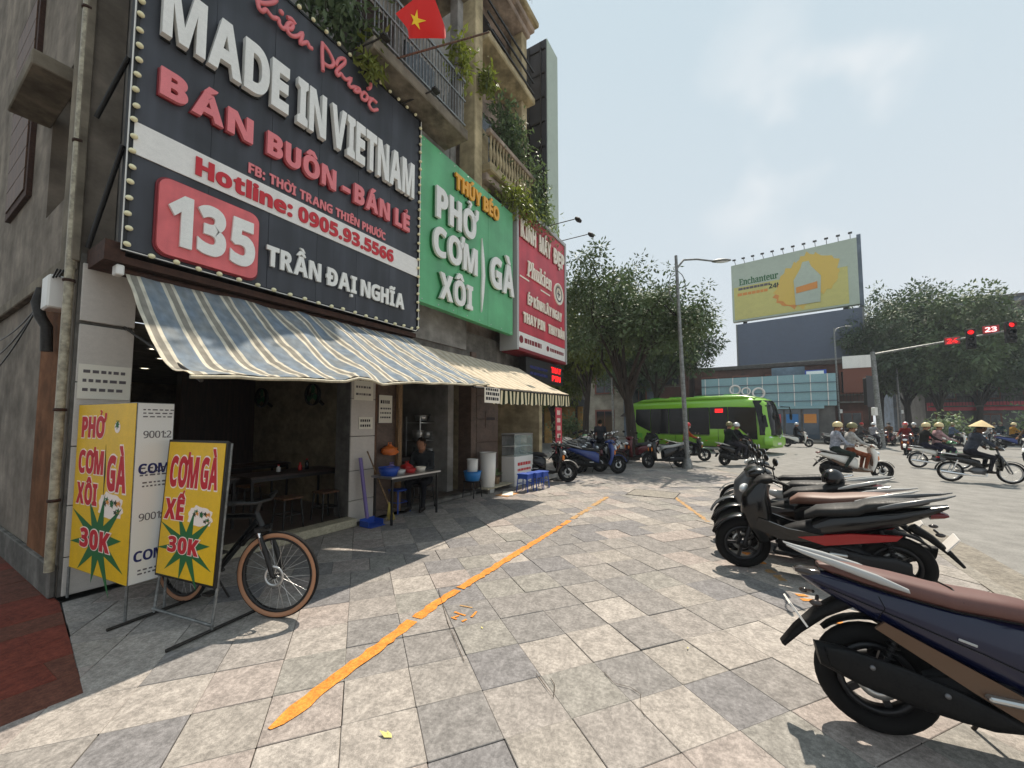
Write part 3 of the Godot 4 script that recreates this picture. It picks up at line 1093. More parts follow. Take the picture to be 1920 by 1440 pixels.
	for k in 3:
		fbox(A, b, "rail", 3.72, 5.97, [7.52, 8.02, 8.42][k], [7.55, 8.05, 8.47][k], -4.7, -4.665, mats.galvan)
	for k in 28:
		fbox(A, b, "railing_bar", 3.74 + k * 0.08, 3.755 + k * 0.08, 7.553, 8.418, -4.69, -4.675, mats.galvan)
	for k in 9:
		fbox(A, b, "railing_bar", 5.96, 5.975, 7.43, 8.42, -5.9 + k * 0.13, -5.885 + k * 0.13, mats.galvan)
		fbox(A, b, "railing_bar", 3.72, 3.735, 7.43, 8.42, -5.9 + k * 0.13, -5.885 + k * 0.13, mats.galvan)
	fbox(A, b, "balcony_column", 3.5, 3.72, 7.2, 10.2, -5.3, -5.14, mats.plaster_grey, 0.01)
	fbox(A, b, "balcony_column", 5.8, 5.98, 7.43, 10.2, -4.95, -4.75, mats.plaster_grey, 0.01)
	fbox(A, b, "balcony_slab", 1.4, 6.0, 10.2, 10.45, -5.94, -4.6, mats.plaster_pale, 0.015)
	fbox(A, b, "balcony_door", 4.3, 5.2, 7.43, 9.6, -5.94, -5.9, mats.wood_dark)
	fbox(A, b, "balcony_door", 5.5, 6.4, 7.43, 9.6, -5.94, -5.9, mats.glass_dark)
	# drain pipe and meter pipes at the corner
	var mb := MB.new()
	mb.tube([Vector3(1.0, 0.25, -5.6) - b, Vector3(1.0, 12.0, -5.6) - b], 0.035, 10)
	put(mb, "drain_pipe", mats.pvc, A)
	for h in [0.9, 1.75, 3.0, 4.4, 5.8]:
		mb = MB.new()
		mb.lathe([Vector2(0.036, -0.015), Vector2(0.046, -0.012), Vector2(0.046, 0.012), Vector2(0.036, 0.015)], 10, Transform3D(Basis(), Vector3(1.0, h, -5.6) - b), false)
		put(mb, "pipe_clamp", mats.rust, A)
	fbox(A, b, "meter_box", 0.9, 1.05, 2.75, 3.08, -6.05, -5.8, mats.white_plastic, 0.015)
	mb = MB.new()
	mb.tube([Vector3(0.93, 3.0, -6.2) - b, Vector3(0.9, 2.85, -6.2) - b, Vector3(0.92, 2.7, -6.14) - b, Vector3(0.96, 2.6, -6.1) - b, Vector3(0.97, 2.35, -6.1) - b], 0.045, 10)
	put(mb, "elbow_pipe", mats.iron, A)
	for k in 3:
		mb = MB.new()
		var pts := []
		for i in 9:
			var f := i / 8.0
			pts.append(Vector3(0.97 - 0.02 * k, lerpf(3.1, 2.75 - 0.25 * k, f) - sin(f * PI) * 0.12, lerpf(-5.65, -9.0, f)) - b)
		mb.tube(pts, 0.008, 5)
		put(mb, "cable", mats.black_metal, A)
	# rusty beam and struts that hold the sign
	mb = MB.new()
	mb.bx(Vector3(1.1, 3.2, -5.55) - b, Vector3(1.24, 3.32, -5.02) - b)
	mb.bx(Vector3(1.1, 3.13, -5.5) - b, Vector3(5.05, 3.2, -5.02) - b)
	put(mb, "sign_ledge", mats.rust, A)
	for q in [[3.35, 4.3], [4.7, 5.2], [6.0, 6.3]]:
		mb = MB.new()
		mb.tube([Vector3(1.1, q[0], -5.55) - b, Vector3(1.2, q[1], -5.1) - b], 0.022, 6)
		put(mb, "sign_strut", mats.black_metal, A)
	# first shop room
	fbox(A, b, "room_floor", 1.3, 4.9, 0.0, 0.09, -14, -5.6, mats.room_floor)
	fbox(A, b, "door_sill", 1.49, 4.16, 0.0, 0.12, -5.6, -5.34, mats.sill, 0.01)
	fbox(A, b, "room_wall", 4.66, 4.9, 0.09, 2.7, -9.6, -5.95, mats.room_wall)
	fbox(A, b, "room_wall", 1.3, 1.36, 0.09, 2.7, -14, -5.95, mats.room_dark)
	fbox(A, b, "room_wall", 1.3, 4.9, 0.0, 2.75, -14.2, -14, mats.room_dark)
	fbox(A, b, "room_partition", 3.3, 4.9, 0.09, 2.7, -9.85, -9.6, mats.wood_dark)
	fbox(A, b, "room_partition", 4.7, 4.9, 0.0, 2.7, -14, -9.85, mats.room_dark)
	fbox(A, b, "ceiling", 1.3, 4.9, 2.7, 2.77, -14, -6.0, mats.ceiling)
	for k in 4:
		fbox(A, b, "wall_board", 4.64, 4.66, 0.1 + k * 0.3, 0.385 + k * 0.3, -9.5, -6.0, mats.room_wall, 0.004)
	# second shop room
	fbox(A, b, "room_floor", 4.9, 7.4, 0.0, 0.06, -9.2, -5.6, mats.room_floor)
	fbox(A, b, "room_wall", 4.9, 7.4, 0.0, 3.0, -9.4, -9.2, mats.room_grey)
	fbox(A, b, "ceiling", 4.9, 7.0, 2.7, 2.77, -9.2, -6.0, mats.ceiling)
	fbox(A, b, "door_sill", 5.3, 7.4, 0.0, 0.07, -5.6, -5.4, mats.concrete, 0.01)
	# second building, yellow, above the red sign
	var c := Vector3(7.42, 0, -5.55)
	var Bb := fthing("yellow_building", "yellow plaster building with balustrade balcony and hanging plants beside the green sign", "building", c.x, c.y, c.z)
	fbox(Bb, c, "pillar", 7.42, 7.62, 0, 3.3, -5.95, -5.57, mats.pillar_brown, 0.006)
	fbox(Bb, c, "front_wall", 7.62, 8.6, 0, 2.9, -5.9, -5.6, mats.pillar_brown)
	for k in 5:
		fbox(Bb, c, "wall_panel", 7.64, 8.58, 0.04 + k * 0.56, 0.585 + k * 0.56, -5.6, -5.575, mats.pillar_brown, 0.004)
	fbox(Bb, c, "lintel", 7.21, 11.2, 2.9, 3.75, -6.0, -5.62, mats.concrete)
	fbox(Bb, c, "room_floor", 8.6, 11.0, 0, 0.06, -9.0, -5.6, mats.room_floor)
	fbox(Bb, c, "room_wall", 7.42, 11.2, 0, 3.0, -9.2, -9.0, mats.room_dark)
	fbox(Bb, c, "room_wall", 7.42, 7.55, 0, 3.0, -9.0, -5.95, mats.room_dark)
	fbox(Bb, c, "end_wall", 11.0, 11.2, 0, 2.9, -14, -5.62, mats.plaster_yellow)
	fbox(Bb, c, "upper_wall", 7.4, 10.0, 3.75, 8.4, -6.3, -5.9, mats.plaster_pink)
	fbox(Bb, c, "upper_wall", 7.4, 10.0, 8.4, 14.0, -6.5, -6.1, mats.plaster_pink)
	fbox(Bb, c, "column", 7.3, 7.62, 4.3, 13.4, -5.9, -5.42, mats.plaster_yellow, 0.02)
	fbox(Bb, c, "column", 7.72, 8.0, 4.3, 9.0, -5.9, -5.5, mats.plaster_yellow, 0.02)
	fbox(Bb, c, "column_capital", 7.24, 7.68, 13.0, 13.3, -5.95, -5.34, mats.plaster_yellow, 0.03)
	fbox(Bb, c, "column", 9.74, 10.04, 3.76, 13.4, -5.9, -5.5, mats.plaster_yellow, 0.02)
	fbox(Bb, c, "window_pane", 8.5, 9.5, 4.5, 6.6, -5.9, -5.86, mats.glass_dark)
	fbox(Bb, c, "window_pane", 9.55, 9.72, 4.5, 6.6, -5.9, -5.86, mats.glass_dark)
	fbox(Bb, c, "window_pane", 8.3, 9.6, 8.6, 10.2, -6.1, -6.06, mats.glass_dark)
	fbox(Bb, c, "balcony_slab", 7.63, 10.15, 7.75, 7.98, -6.1, -5.18, mats.plaster_yellow, 0.03)
	fbox(Bb, c, "balcony_moulding", 7.63, 10.17, 7.55, 7.75, -5.9, -5.3, mats.plaster_pink, 0.03)
	fbox(Bb, c, "hand_rail", 7.63, 10.15, 8.72, 8.84, -5.34, -5.2, mats.plaster_pink, 0.015)
	for k in 17:
		mb = MB.new()
		mb.lathe([Vector2(0.035, 0), Vector2(0.035, 0.05), Vector2(0.022, 0.1), Vector2(0.05, 0.26), Vector2(0.045, 0.36), Vector2(0.02, 0.54), Vector2(0.035, 0.64), Vector2(0.035, 0.74)], 8)
		put(mb, "baluster", mats.plaster_yellow, Bb, Vector3(7.75 + k * 0.145, 7.98, -5.27) - c)
	for k in 3:
		fbox(Bb, c, "cornice", 7.3 - 0.05 * k, 10.1 + 0.06 * k, 13.4 + 0.16 * k, 13.56 + 0.16 * k, -6.3, -5.4 + 0.12 * k, mats.plaster_pink if k < 2 else mats.plaster_yellow, 0.03)
	fbox(Bb, c, "parapet", 7.3, 10.1, 13.88, 15.0, -6.2, -5.6, mats.plaster_pink, 0.02)
	fbox(Bb, c, "upper_balcony_slab", 7.63, 10.12, 11.2, 11.4, -6.1, -5.25, mats.plaster_yellow, 0.03)
	for k in 3:
		fbox(Bb, c, "upper_rail", 7.65, 10.1, 11.55 + k * 0.35, 11.6 + k * 0.35, -5.33, -5.29, mats.iron)
	for k in 2:
		fbox(Bb, c, "window_pane", 8.2 + k * 0.8, 8.85 + k * 0.8, 11.45, 13.1, -6.1, -6.06, mats.glass_dark)
	fbox(Bb, c, "end_wall", 10.001, 10.2, 3.76, 13.9, -14, -5.92, mats.plaster_yellow)
	fbox(Bb, c, "side_gap_wall", 7.2, 7.3, 3.75, 13.5, -6.6, -6.0, mats.plaster_grey)
	# tall dark advertising box on the corner
	var d := Vector3(11.2, 6.3, -5.9)
	var T := fthing("advertising_tower", "tall narrow dark advertising box with pale front edge on the corner", "billboard", d.x, d.y, d.z)
	fbox(T, d, "box_core", 11.35, 12.15, 3.6, 14.5, -7.2, -5.5, mats.wall_far_c)
	fbox(T, d, "side_sheet", 11.3, 11.348, 6.3, 14.5, -7.25, -5.47, mats.tarp_dark)
	fbox(T, d, "front_sheet", 11.352, 12.2, 6.3, 14.55, -5.498, -5.45, mats.board_pale)
	for k in 10:
		fbox(T, d, "frame_bar", 11.26, 11.3, 6.5 + k * 0.85, 6.54 + k * 0.85, -7.2, -5.5, mats.iron)
	for k in 4:
		fbox(T, d, "frame_bar", 11.21, 11.255, 6.3, 14.4, -7.0 + k * 0.45, -6.96 + k * 0.45, mats.iron)

# ---------- signs ----------
func sub(node: Node3D, base: Vector3, p: Vector3) -> Vector3:
	return p - base

func build_signs():
	var rng := RandomNumberGenerator.new()
	rng.seed = 9
	var b := Vector3(1.24, 3.27, -5.0)
	var G := fthing("black_shop_sign", "big black shop sign with raised white and pink letters and a border of bulbs", "sign", b.x, b.y, b.z)
	# board of upright sheets
	for k in 6:
		fbox(G, b, "board_sheet", 1.24 + k * 0.6333, 1.24 + (k + 1) * 0.6333 - 0.004, 3.27, 7.12, -5.12, -5.0 + rng.randf_range(-0.003, 0.0), mats.sign_black)
	fbox(G, b, "edge_frame", 1.21, 1.239, 3.24, 7.15, -5.13, -4.985, mats.black_metal)
	fbox(G, b, "edge_frame", 5.041, 5.06, 3.24, 7.15, -5.13, -4.985, mats.black_metal)
	fbox(G, b, "edge_frame", 1.24, 5.04, 3.235, 3.268, -5.13, -4.985, mats.black_metal)
	fbox(G, b, "edge_frame", 1.24, 5.04, 7.122, 7.15, -5.13, -4.985, mats.black_metal)
	fbox(G, b, "white_band", 1.242, 5.03, 4.21, 4.53, -4.997, -4.985, mats.sign_white)
	var z := 0.003
	var D := {"fat": 0.8, "gap": 0.14}
	for q in [["MADE", 1.39, 2.63], ["IN", 2.76, 3.15], ["VIETNAM", 3.25, 4.83]]:
		letters(G, q[0], Vector3(q[1], 5.54, -5.0) - b + Vector3(0, 0, z + 0.03), q[2] - q[1], 0.58, 0.07, mats.letter_white, D)
		letters(G, q[0], Vector3(q[1] + 0.012, 5.528, -5.0) - b + Vector3(0, 0, z), q[2] - q[1], 0.58, 0.029, mats.black_metal, {"fat": 0.8, "gap": 0.14, "single": false, "called": "letter_backing"})
	for q in [["BÁN", 1.41, 2.25], ["BUÔN", 2.43, 3.35], ["-", 3.47, 3.58], ["BÁN", 3.67, 4.33], ["LẺ", 4.46, 4.77]]:
		letters(G, q[0], Vector3(q[1], 4.92, -5.0) - b + Vector3(0, 0, z + 0.02), q[2] - q[1], 0.27, 0.045, mats.letter_pink, {"fat": 1.0, "gap": 0.2})
		letters(G, q[0], Vector3(q[1] - 0.012, 4.912, -5.0) - b + Vector3(0, 0, z), q[2] - q[1], 0.27, 0.019, mats.sign_maroon, {"fat": 1.0, "gap": 0.2, "single": false, "called": "letter_backing"})
	letters(G, "FB: THỜI TRANG THIÊN PHƯỚC", Vector3(2.25, 4.585, -5.0) - b + Vector3(0, 0, z), 2.05, 0.12, 0.012, mats.letter_pink, {"fat": 0.6, "gap": 0.12, "space": 0.4})
	letters(G, "Hotline:", Vector3(1.74, 4.275, -4.985) - b + Vector3(0, 0, z), 1.03, 0.19, 0.012, mats.letter_red, {"fat": 0.8, "gap": 0.13})
	letters(G, "0905.93.5566", Vector3(2.86, 4.275, -4.985) - b + Vector3(0, 0, z), 1.6, 0.19, 0.012, mats.letter_red, {"fat": 0.8, "gap": 0.13})
	# pink number plate
	var mb := MB.new()
	mb.prism(round_rect(0.93, 0.78, 0.1), 0.0, 0.05)
	var np := put(mb, "number_plate", mats.panel_red, G, Vector3(1.44, 3.31, -4.998) - b)
	letters(np, "135", Vector3(0.09, 0.13, 0.052), 0.78, 0.5, 0.03, mats.letter_white, {"fat": 1.1, "gap": 0.2})
	mb = MB.new()
	mb.prism(round_rect(0.97, 0.82, 0.11), 0.0, 0.02)
	put(mb, "plate_backing", mats.sign_maroon, G, Vector3(1.42, 3.29, -5.0) - b)
	letters(G, "TRẦN ĐẠI NGHĨA".replace("ĐẠI", "ĐAI"), Vector3(2.48, 3.545, -5.0) - b + Vector3(0, 0, z + 0.01), 2.22, 0.24, 0.03, mats.letter_white, {"fat": 0.7, "gap": 0.14, "space": 0.3})
	fbox(G, b, "letter_dot", 3.66, 3.70, 3.475, 3.515, -4.997, -4.96, mats.letter_white)
	# script lettering bent from tube
	var strokes := [
		[[252, -10], [262, 40], [275, 95], [310, 128], [350, 108], [385, 150], [430, 200], [490, 212], [500, 265], [540, 320], [575, 312], [600, 268], [635, 262], [655, 295], [630, 330], [592, 318], [600, 365], [650, 408], [715, 402], [762, 372], [752, 430], [735, 490], [785, 482], [818, 478], [838, 528], [872, 548]],
		[[260, 20], [330, 40], [430, 30], [470, 0]],
		[[590, 198], [640, 218], [682, 278]],
		[[988, 480], [984, 560], [985, 650], [992, 800]],
		[[988, 492], [1040, 555], [1088, 640], [1112, 712], [1090, 748], [1040, 740], [976, 690]],
		[[1132, 742], [1172, 668], [1232, 662], [1236, 712], [1180, 762], [1140, 810], [1160, 850], [1192, 828], [1222, 872], [1262, 898], [1312, 882], [1282, 948], [1310, 982], [1352, 978], [1404, 1002], [1384, 1036], [1346, 1020], [1370, 980]],
		[[1404, 1010], [1424, 1062], [1456, 1040], [1492, 1082], [1474, 1128], [1432, 1112], [1424, 1072]],
		[[1500, 1100], [1560, 1120]],
		[[1596, 1158], [1548, 1118], [1510, 1162], [1528, 1216], [1562, 1242], [1606, 1232]],
		[[1496, 1000], [1526, 985], [1530, 940]]]
	for st in strokes:
		mb = MB.new()
		var pts := []
		for p in st:
			pts.append(on_front(440 + p[0] / 6.0, p[1] / 6.0, -4.95) - b)
		mb.tube(smooth_path(pts, 3), 0.026, 7)
		put(mb, "script_stroke", mats.letter_pink, G)
	mb = MB.new()
	mb.ball(on_front(440 + 525 / 6.0, 140 / 6.0, -4.95) - b, Vector3(0.035, 0.035, 0.03), 8, 6)
	put(mb, "script_dot", mats.letter_pink, G)
	# bulbs on a string round the edge
	var bm := MB.new()
	bm.ball(Vector3.ZERO, Vector3(0.03, 0.024, 0.03), 10, 7)
	var bulb := bm.done()
	var sm := MB.new()
	sm.lathe([Vector2(0.016, -0.02), Vector2(0.016, 0.012)], 8)
	var socket := sm.done()
	var spots := []
	for k in 25:
		spots.append(Vector3(1.235, 3.3 + k * 0.153, -4.965))
		spots.append(Vector3(5.035, 3.3 + k * 0.153, -4.965))
	for k in 19:
		spots.append(Vector3(1.42 + k * 0.193, 3.255, -4.96))
		spots.append(Vector3(1.42 + k * 0.193, 7.14, -4.96))
	for p in spots:
		var jig := Vector3(rng.randf_range(-0.008, 0.008), rng.randf_range(-0.01, 0.01), 0)
		var bl := part("bulb", bulb, mats.bulb, G, p - b + jig, Vector3(rng.randf_range(-0.4, 0.4), 0, rng.randf_range(-0.4, 0.4)))
		part("socket", socket, mats.black_metal, bl, Vector3(0, 0, -0.03), Vector3(PI / 2, 0, 0))
	mb = MB.new()
	mb.tube([Vector3(1.2, 7.1, -4.98) - b, Vector3(1.2, 3.25, -4.98) - b, Vector3(5.0, 3.235, -4.975) - b, Vector3(5.065, 3.3, -4.98) - b, Vector3(5.065, 7.12, -4.98) - b], 0.008, 5)
	put(mb, "bulb_wire", mats.white_plastic, G)
	# lamp arms leaning over the top edge
	for s in [2.2, 3.5, 4.6]:
		mb = MB.new()
		mb.tube([Vector3(s, 7.14, -5.05) - b, Vector3(s + 0.25, 7.35, -4.5) - b], 0.014, 5)
		mb.cbox(Vector3(s + 0.27, 7.34, -4.46) - b, Vector3(0.14, 0.05, 0.1), 0.01)
		put(mb, "lamp_arm", mats.iron, G)
	# green sign
	b = Vector3(5.08, 3.8, -5.0)
	G = fthing("green_shop_sign", "green shop sign with raised white letters and a small gold line on top", "sign", b.x, b.y, b.z)
	for k in 3:
		fbox(G, b, "board_sheet", 5.08 + k * 1.0935, 5.08 + (k + 1) * 1.0935 - 0.003, 3.8, 6.92, -5.14, -5.0 - 0.0015 * (k % 2), mats.sign_green, 0.004)
	for k in 16:
		var rv := MB.new()
		rv.lathe([Vector2(0.014, 0), Vector2(0.012, 0.006), Vector2(0.0, 0.008)], 8)
		put(rv, "rivet", mats.steel, G, Vector3(5.16 + (k % 8) * 0.445, 3.86 if k < 8 else 6.86, -4.9995) - b, Vector3(PI / 2, 0, 0))
	for q in [["PHỞ", 5.45, 6.68, 5.52, 0.58], ["CƠM", 5.38, 6.74, 4.78, 0.54], ["XÔI", 5.58, 6.58, 3.99, 0.48], ["GÀ", 7.28, 8.28, 4.74, 0.7]]:
		letters(G, q[0], Vector3(q[1], q[3], -4.965) - b, q[2] - q[1], q[4], 0.05, mats.letter_white, {"fat": 0.7, "gap": 0.166})
		letters(G, q[0], Vector3(q[1] - 0.03, q[3] - 0.012, -4.999) - b, q[2] - q[1], q[4], 0.033, mats.print_green, {"fat": 0.7, "gap": 0.166, "single": false, "called": "letter_backing"})
	letters(G, "THÚY BÉO", Vector3(6.02, 6.38, -4.97) - b, 1.6, 0.3, 0.04, mats.letter_gold, {"fat": 0.9, "gap": 0.15})
	letters(G, "THÚY BÉO", Vector3(5.99, 6.37, -4.998) - b, 1.6, 0.3, 0.027, mats.print_dark, {"fat": 0.9, "gap": 0.15, "single": false, "called": "letter_backing"})
	mb = MB.new()
	mb.prism([Vector2(6.98, 5.72), Vector2(7.06, 5.3), Vector2(7.1, 4.9), Vector2(7.06, 4.5), Vector2(6.98, 4.05), Vector2(6.97, 4.5), Vector2(6.99, 4.9), Vector2(6.97, 5.3)].map(func(p): return p - Vector2(b.x, b.y)), 0.0, 0.04)
	put(mb, "divider_blade", mats.letter_white, G, Vector3(0, 0, 0.001))
	# red sign of the phone shop
	b = Vector3(8.5, 3.48, -5.0)
	G = fthing("red_shop_sign", "red sign box with cream letters and a white strip at its foot", "sign", b.x, b.y, b.z)
	fbox(G, b, "sign_box", 8.56, 11.66, 3.5, 7.4, -5.5, -5.03, mats.sign_maroon)
	fbox(G, b, "face_panel", 8.62, 11.6, 3.98, 7.32, -5.03, -5.0, mats.sign_red)
	fbox(G, b, "white_strip", 8.62, 11.6, 3.56, 3.97, -5.03, -4.998, mats.sign_white)
	for q in [[8.52, 8.61, 3.48, 7.45], [11.605, 11.7, 3.48, 7.45]]:
		fbox(G, b, "edge_frame", q[0], q[1], q[2], q[3], -5.5, -4.96, mats.paint_silver, 0.01)
	fbox(G, b, "edge_frame", 8.615, 11.6, 7.33, 7.45, -5.5, -4.96, mats.paint_silver, 0.01)
	fbox(G, b, "edge_frame", 8.615, 11.6, 3.46, 3.55, -5.5, -4.96, mats.sign_maroon, 0.01)
	for q in [["KÍNH", 8.72, 9.55, 6.5, 0.46], ["MÁY", 9.78, 10.5, 6.5, 0.46], ["ĐẸP", 10.72, 11.5, 6.5, 0.46]]:
		letters(G, q[0], Vector3(q[1], q[3], -4.98) - b, q[2] - q[1], q[4], 0.03, mats.letter_cream, {"fat": 0.7, "gap": 0.16})
		letters(G, q[0], Vector3(q[1] - 0.03, q[3] - 0.015, -4.999) - b, q[2] - q[1], q[4], 0.018, mats.sign_maroon, {"fat": 0.7, "gap": 0.16, "single": false, "called": "letter_backing"})
	letters(G, "Phukien", Vector3(9.05, 5.55, -4.985) - b, 1.5, 0.42, 0.03, mats.letter_cream, {"font": "serif", "fat": 0.3, "gap": 0.03, "slant": 0.2})
	fbox(G, b, "underline", 8.7, 9.2, 5.42, 5.46, -4.999, -4.985, mats.letter_cream)
	fbox(G, b, "underline", 9.9, 10.5, 5.38, 5.42, -4.999, -4.985, mats.letter_cream)
	mb = MB.new()
	mb.lathe([Vector2(0.34, 0), Vector2(0.34, 0.03), Vector2(0.28, 0.03), Vector2(0.28, 0.02), Vector2(0.0, 0.02)], 28)
	var rd := put(mb, "round_emblem", mats.letter_cream, G, Vector3(11.12, 5.62, -4.999) - b, Vector3(PI / 2, 0, 0))
	mb = MB.new()
	mb.lathe([Vector2(0.24, 0.021), Vector2(0.24, 0.026), Vector2(0.2, 0.026), Vector2(0.2, 0.022)], 28, Transform3D(), false)
	mb.box(Vector3(0, 0.024, 0), Vector3(0.2, 0.006, 0.05))
	mb.box(Vector3(0, 0.024, 0), Vector3(0.05, 0.0065, 0.22))
	put(mb, "emblem_print", mats.ink_soft, rd)
	for q in [["ÉP KÍNH LẤY NGAY".replace("Ấ", "Â"), 9.1, 11.3, 4.78, 0.26], ["THAY PIN", 8.85, 10.1, 4.25, 0.26], ["THAY MÀN", 10.35, 11.5, 4.25, 0.26]]:
		letters(G, q[0], Vector3(q[1], q[3], -4.985) - b, q[2] - q[1], q[4], 0.03, mats.letter_cream, {"fat": 0.7, "gap": 0.14})
		letters(G, q[0], Vector3(q[1] - 0.02, q[3] - 0.012, -4.999) - b, q[2] - q[1], q[4], 0.013, mats.sign_maroon, {"fat": 0.7, "gap": 0.14, "single": false, "called": "letter_backing"})
	mb = MB.new()
	mb.lathe([Vector2(0.1, 0), Vector2(0.1, 0.01)], 16)
	put(mb, "contact_dot", mats.sign_maroon, G, Vector3(8.78, 3.78, -4.998) - b, Vector3(PI / 2, 0, 0))
	text_lines(G, 8.95 - b.x, 3.78 - b.y, 1.0, [[0.0, 0.13]], rng, mats.sign_maroon)
	mb = MB.new()
	mb.lathe([Vector2(0.08, 0), Vector2(0.08, 0.01)], 16)
	put(mb, "contact_dot", mats.sign_maroon, G, Vector3(10.35, 3.78, -4.998) - b, Vector3(PI / 2, 0, 0))
	text_lines(G, 10.5 - b.x, 3.78 - b.y, 1.0, [[0.0, 0.1]], rng, mats.sign_maroon)
	for q in [[10.3, 0.75], [11.4, 0.8]]:
		mb = MB.new()
		mb.tube([Vector3(q[0], 7.45, -5.2) - b, Vector3(q[0] + 0.35, 7.62, -4.25) - b], 0.014, 5)
		mb.cbox(Vector3(q[0] + 0.4, 7.6, -4.15) - b, Vector3(0.22, 0.09, 0.16), 0.02, Basis(Vector3(1, 0, 0), 0.5))
		put(mb, "lamp_arm", mats.iron, G)
	# small light-up display under the red sign
	b = Vector3(9.3, 2.75, -5.1)
	G = fthing("led_display", "black display box with glowing red letters under the red sign", "sign", b.x, b.y, b.z)
	fbox(G, b, "case", 9.2, 11.6, 2.8, 3.4, -5.3, -5.08, mats.black_metal, 0.01)
	letters(G, "THAY", Vector3(10.75, 3.13, -5.077) - b, 0.7, 0.17, 0.008, mats.led_red, {"called": "screen_letter"})
	letters(G, "PIN", Vector3(10.8, 2.88, -5.077) - b, 0.6, 0.17, 0.008, mats.led_red, {"called": "screen_letter"})
	text_lines(G, 9.4 - b.x, 3.1 - b.y, 1.1, [[0.05, 0.08], [-0.12, 0.08]], rng, mats.ink_blue, 0.023)

func round_rect(w: float, h: float, r: float) -> Array:
	var out := []
	for q in [[w - r, h - r, 0], [r, h - r, 1], [r, r, 2], [w - r, r, 3]]:
		for i in 6:
			var a: float = (q[2] + i / 5.0) * PI / 2
			out.append(Vector2(q[0] + cos(a) * r, q[1] + sin(a) * r))
	return out

func smooth_path(pts: Array, n: int) -> Array:
	var out := []
	for k in pts.size() - 1:
		var p0: Vector3 = pts[max(k - 1, 0)]
		var p1: Vector3 = pts[k]
		var p2: Vector3 = pts[k + 1]
		var p3: Vector3 = pts[min(k + 2, pts.size() - 1)]
		for i in n:
			var f := float(i) / n
			out.append(p1.cubic_interpolate(p2, p0, p3, f))
	out.append(pts[pts.size() - 1])
	return out

# ---------- awnings ----------
func cloth_sheet(fn: Callable, nu: int, nv: int, thick := 0.004) -> ArrayMesh:
	# a thin closed sheet from fn(u, v) -> Vector3, with texture coordinates
	var st := SurfaceTool.new()
	st.begin(Mesh.PRIMITIVE_TRIANGLES)
	st.set_smooth_group(0)
	for layer in 2:
		st.set_smooth_group(layer + 1)
		for j in nv:
			for i in nu:
				var q := [[i, j], [i + 1, j], [i + 1, j + 1], [i, j], [i + 1, j + 1], [i, j + 1]]
				if layer == 1:
					q.reverse()
				for c in q:
					var u: float = float(c[0]) / nu
					var v: float = float(c[1]) / nv
					st.set_uv(Vector2(u, v))
					st.add_vertex(fn.call(u, v) - Vector3(0, thick * layer, 0))
	st.generate_normals()
	return st.commit()

func stripe_material(called: String, w: int, h: int, fn: Callable, opt := {}) -> StandardMaterial3D:
	var im := Image.create(w, h, false, Image.FORMAT_RGB8)
	for j in h:
		for i in w:
			im.set_pixel(i, j, fn.call((i + 0.5) / w, (j + 0.5) / h))
	var m := StandardMaterial3D.new()
	m.resource_name = called
	m.albedo_texture = ImageTexture.create_from_image(im)
	m.roughness = 0.85
	m.metallic_specular = 0.2
	if opt.has("back"):
		m.backlight_enabled = true
		m.backlight = opt.back
	mats[called] = m
	return m

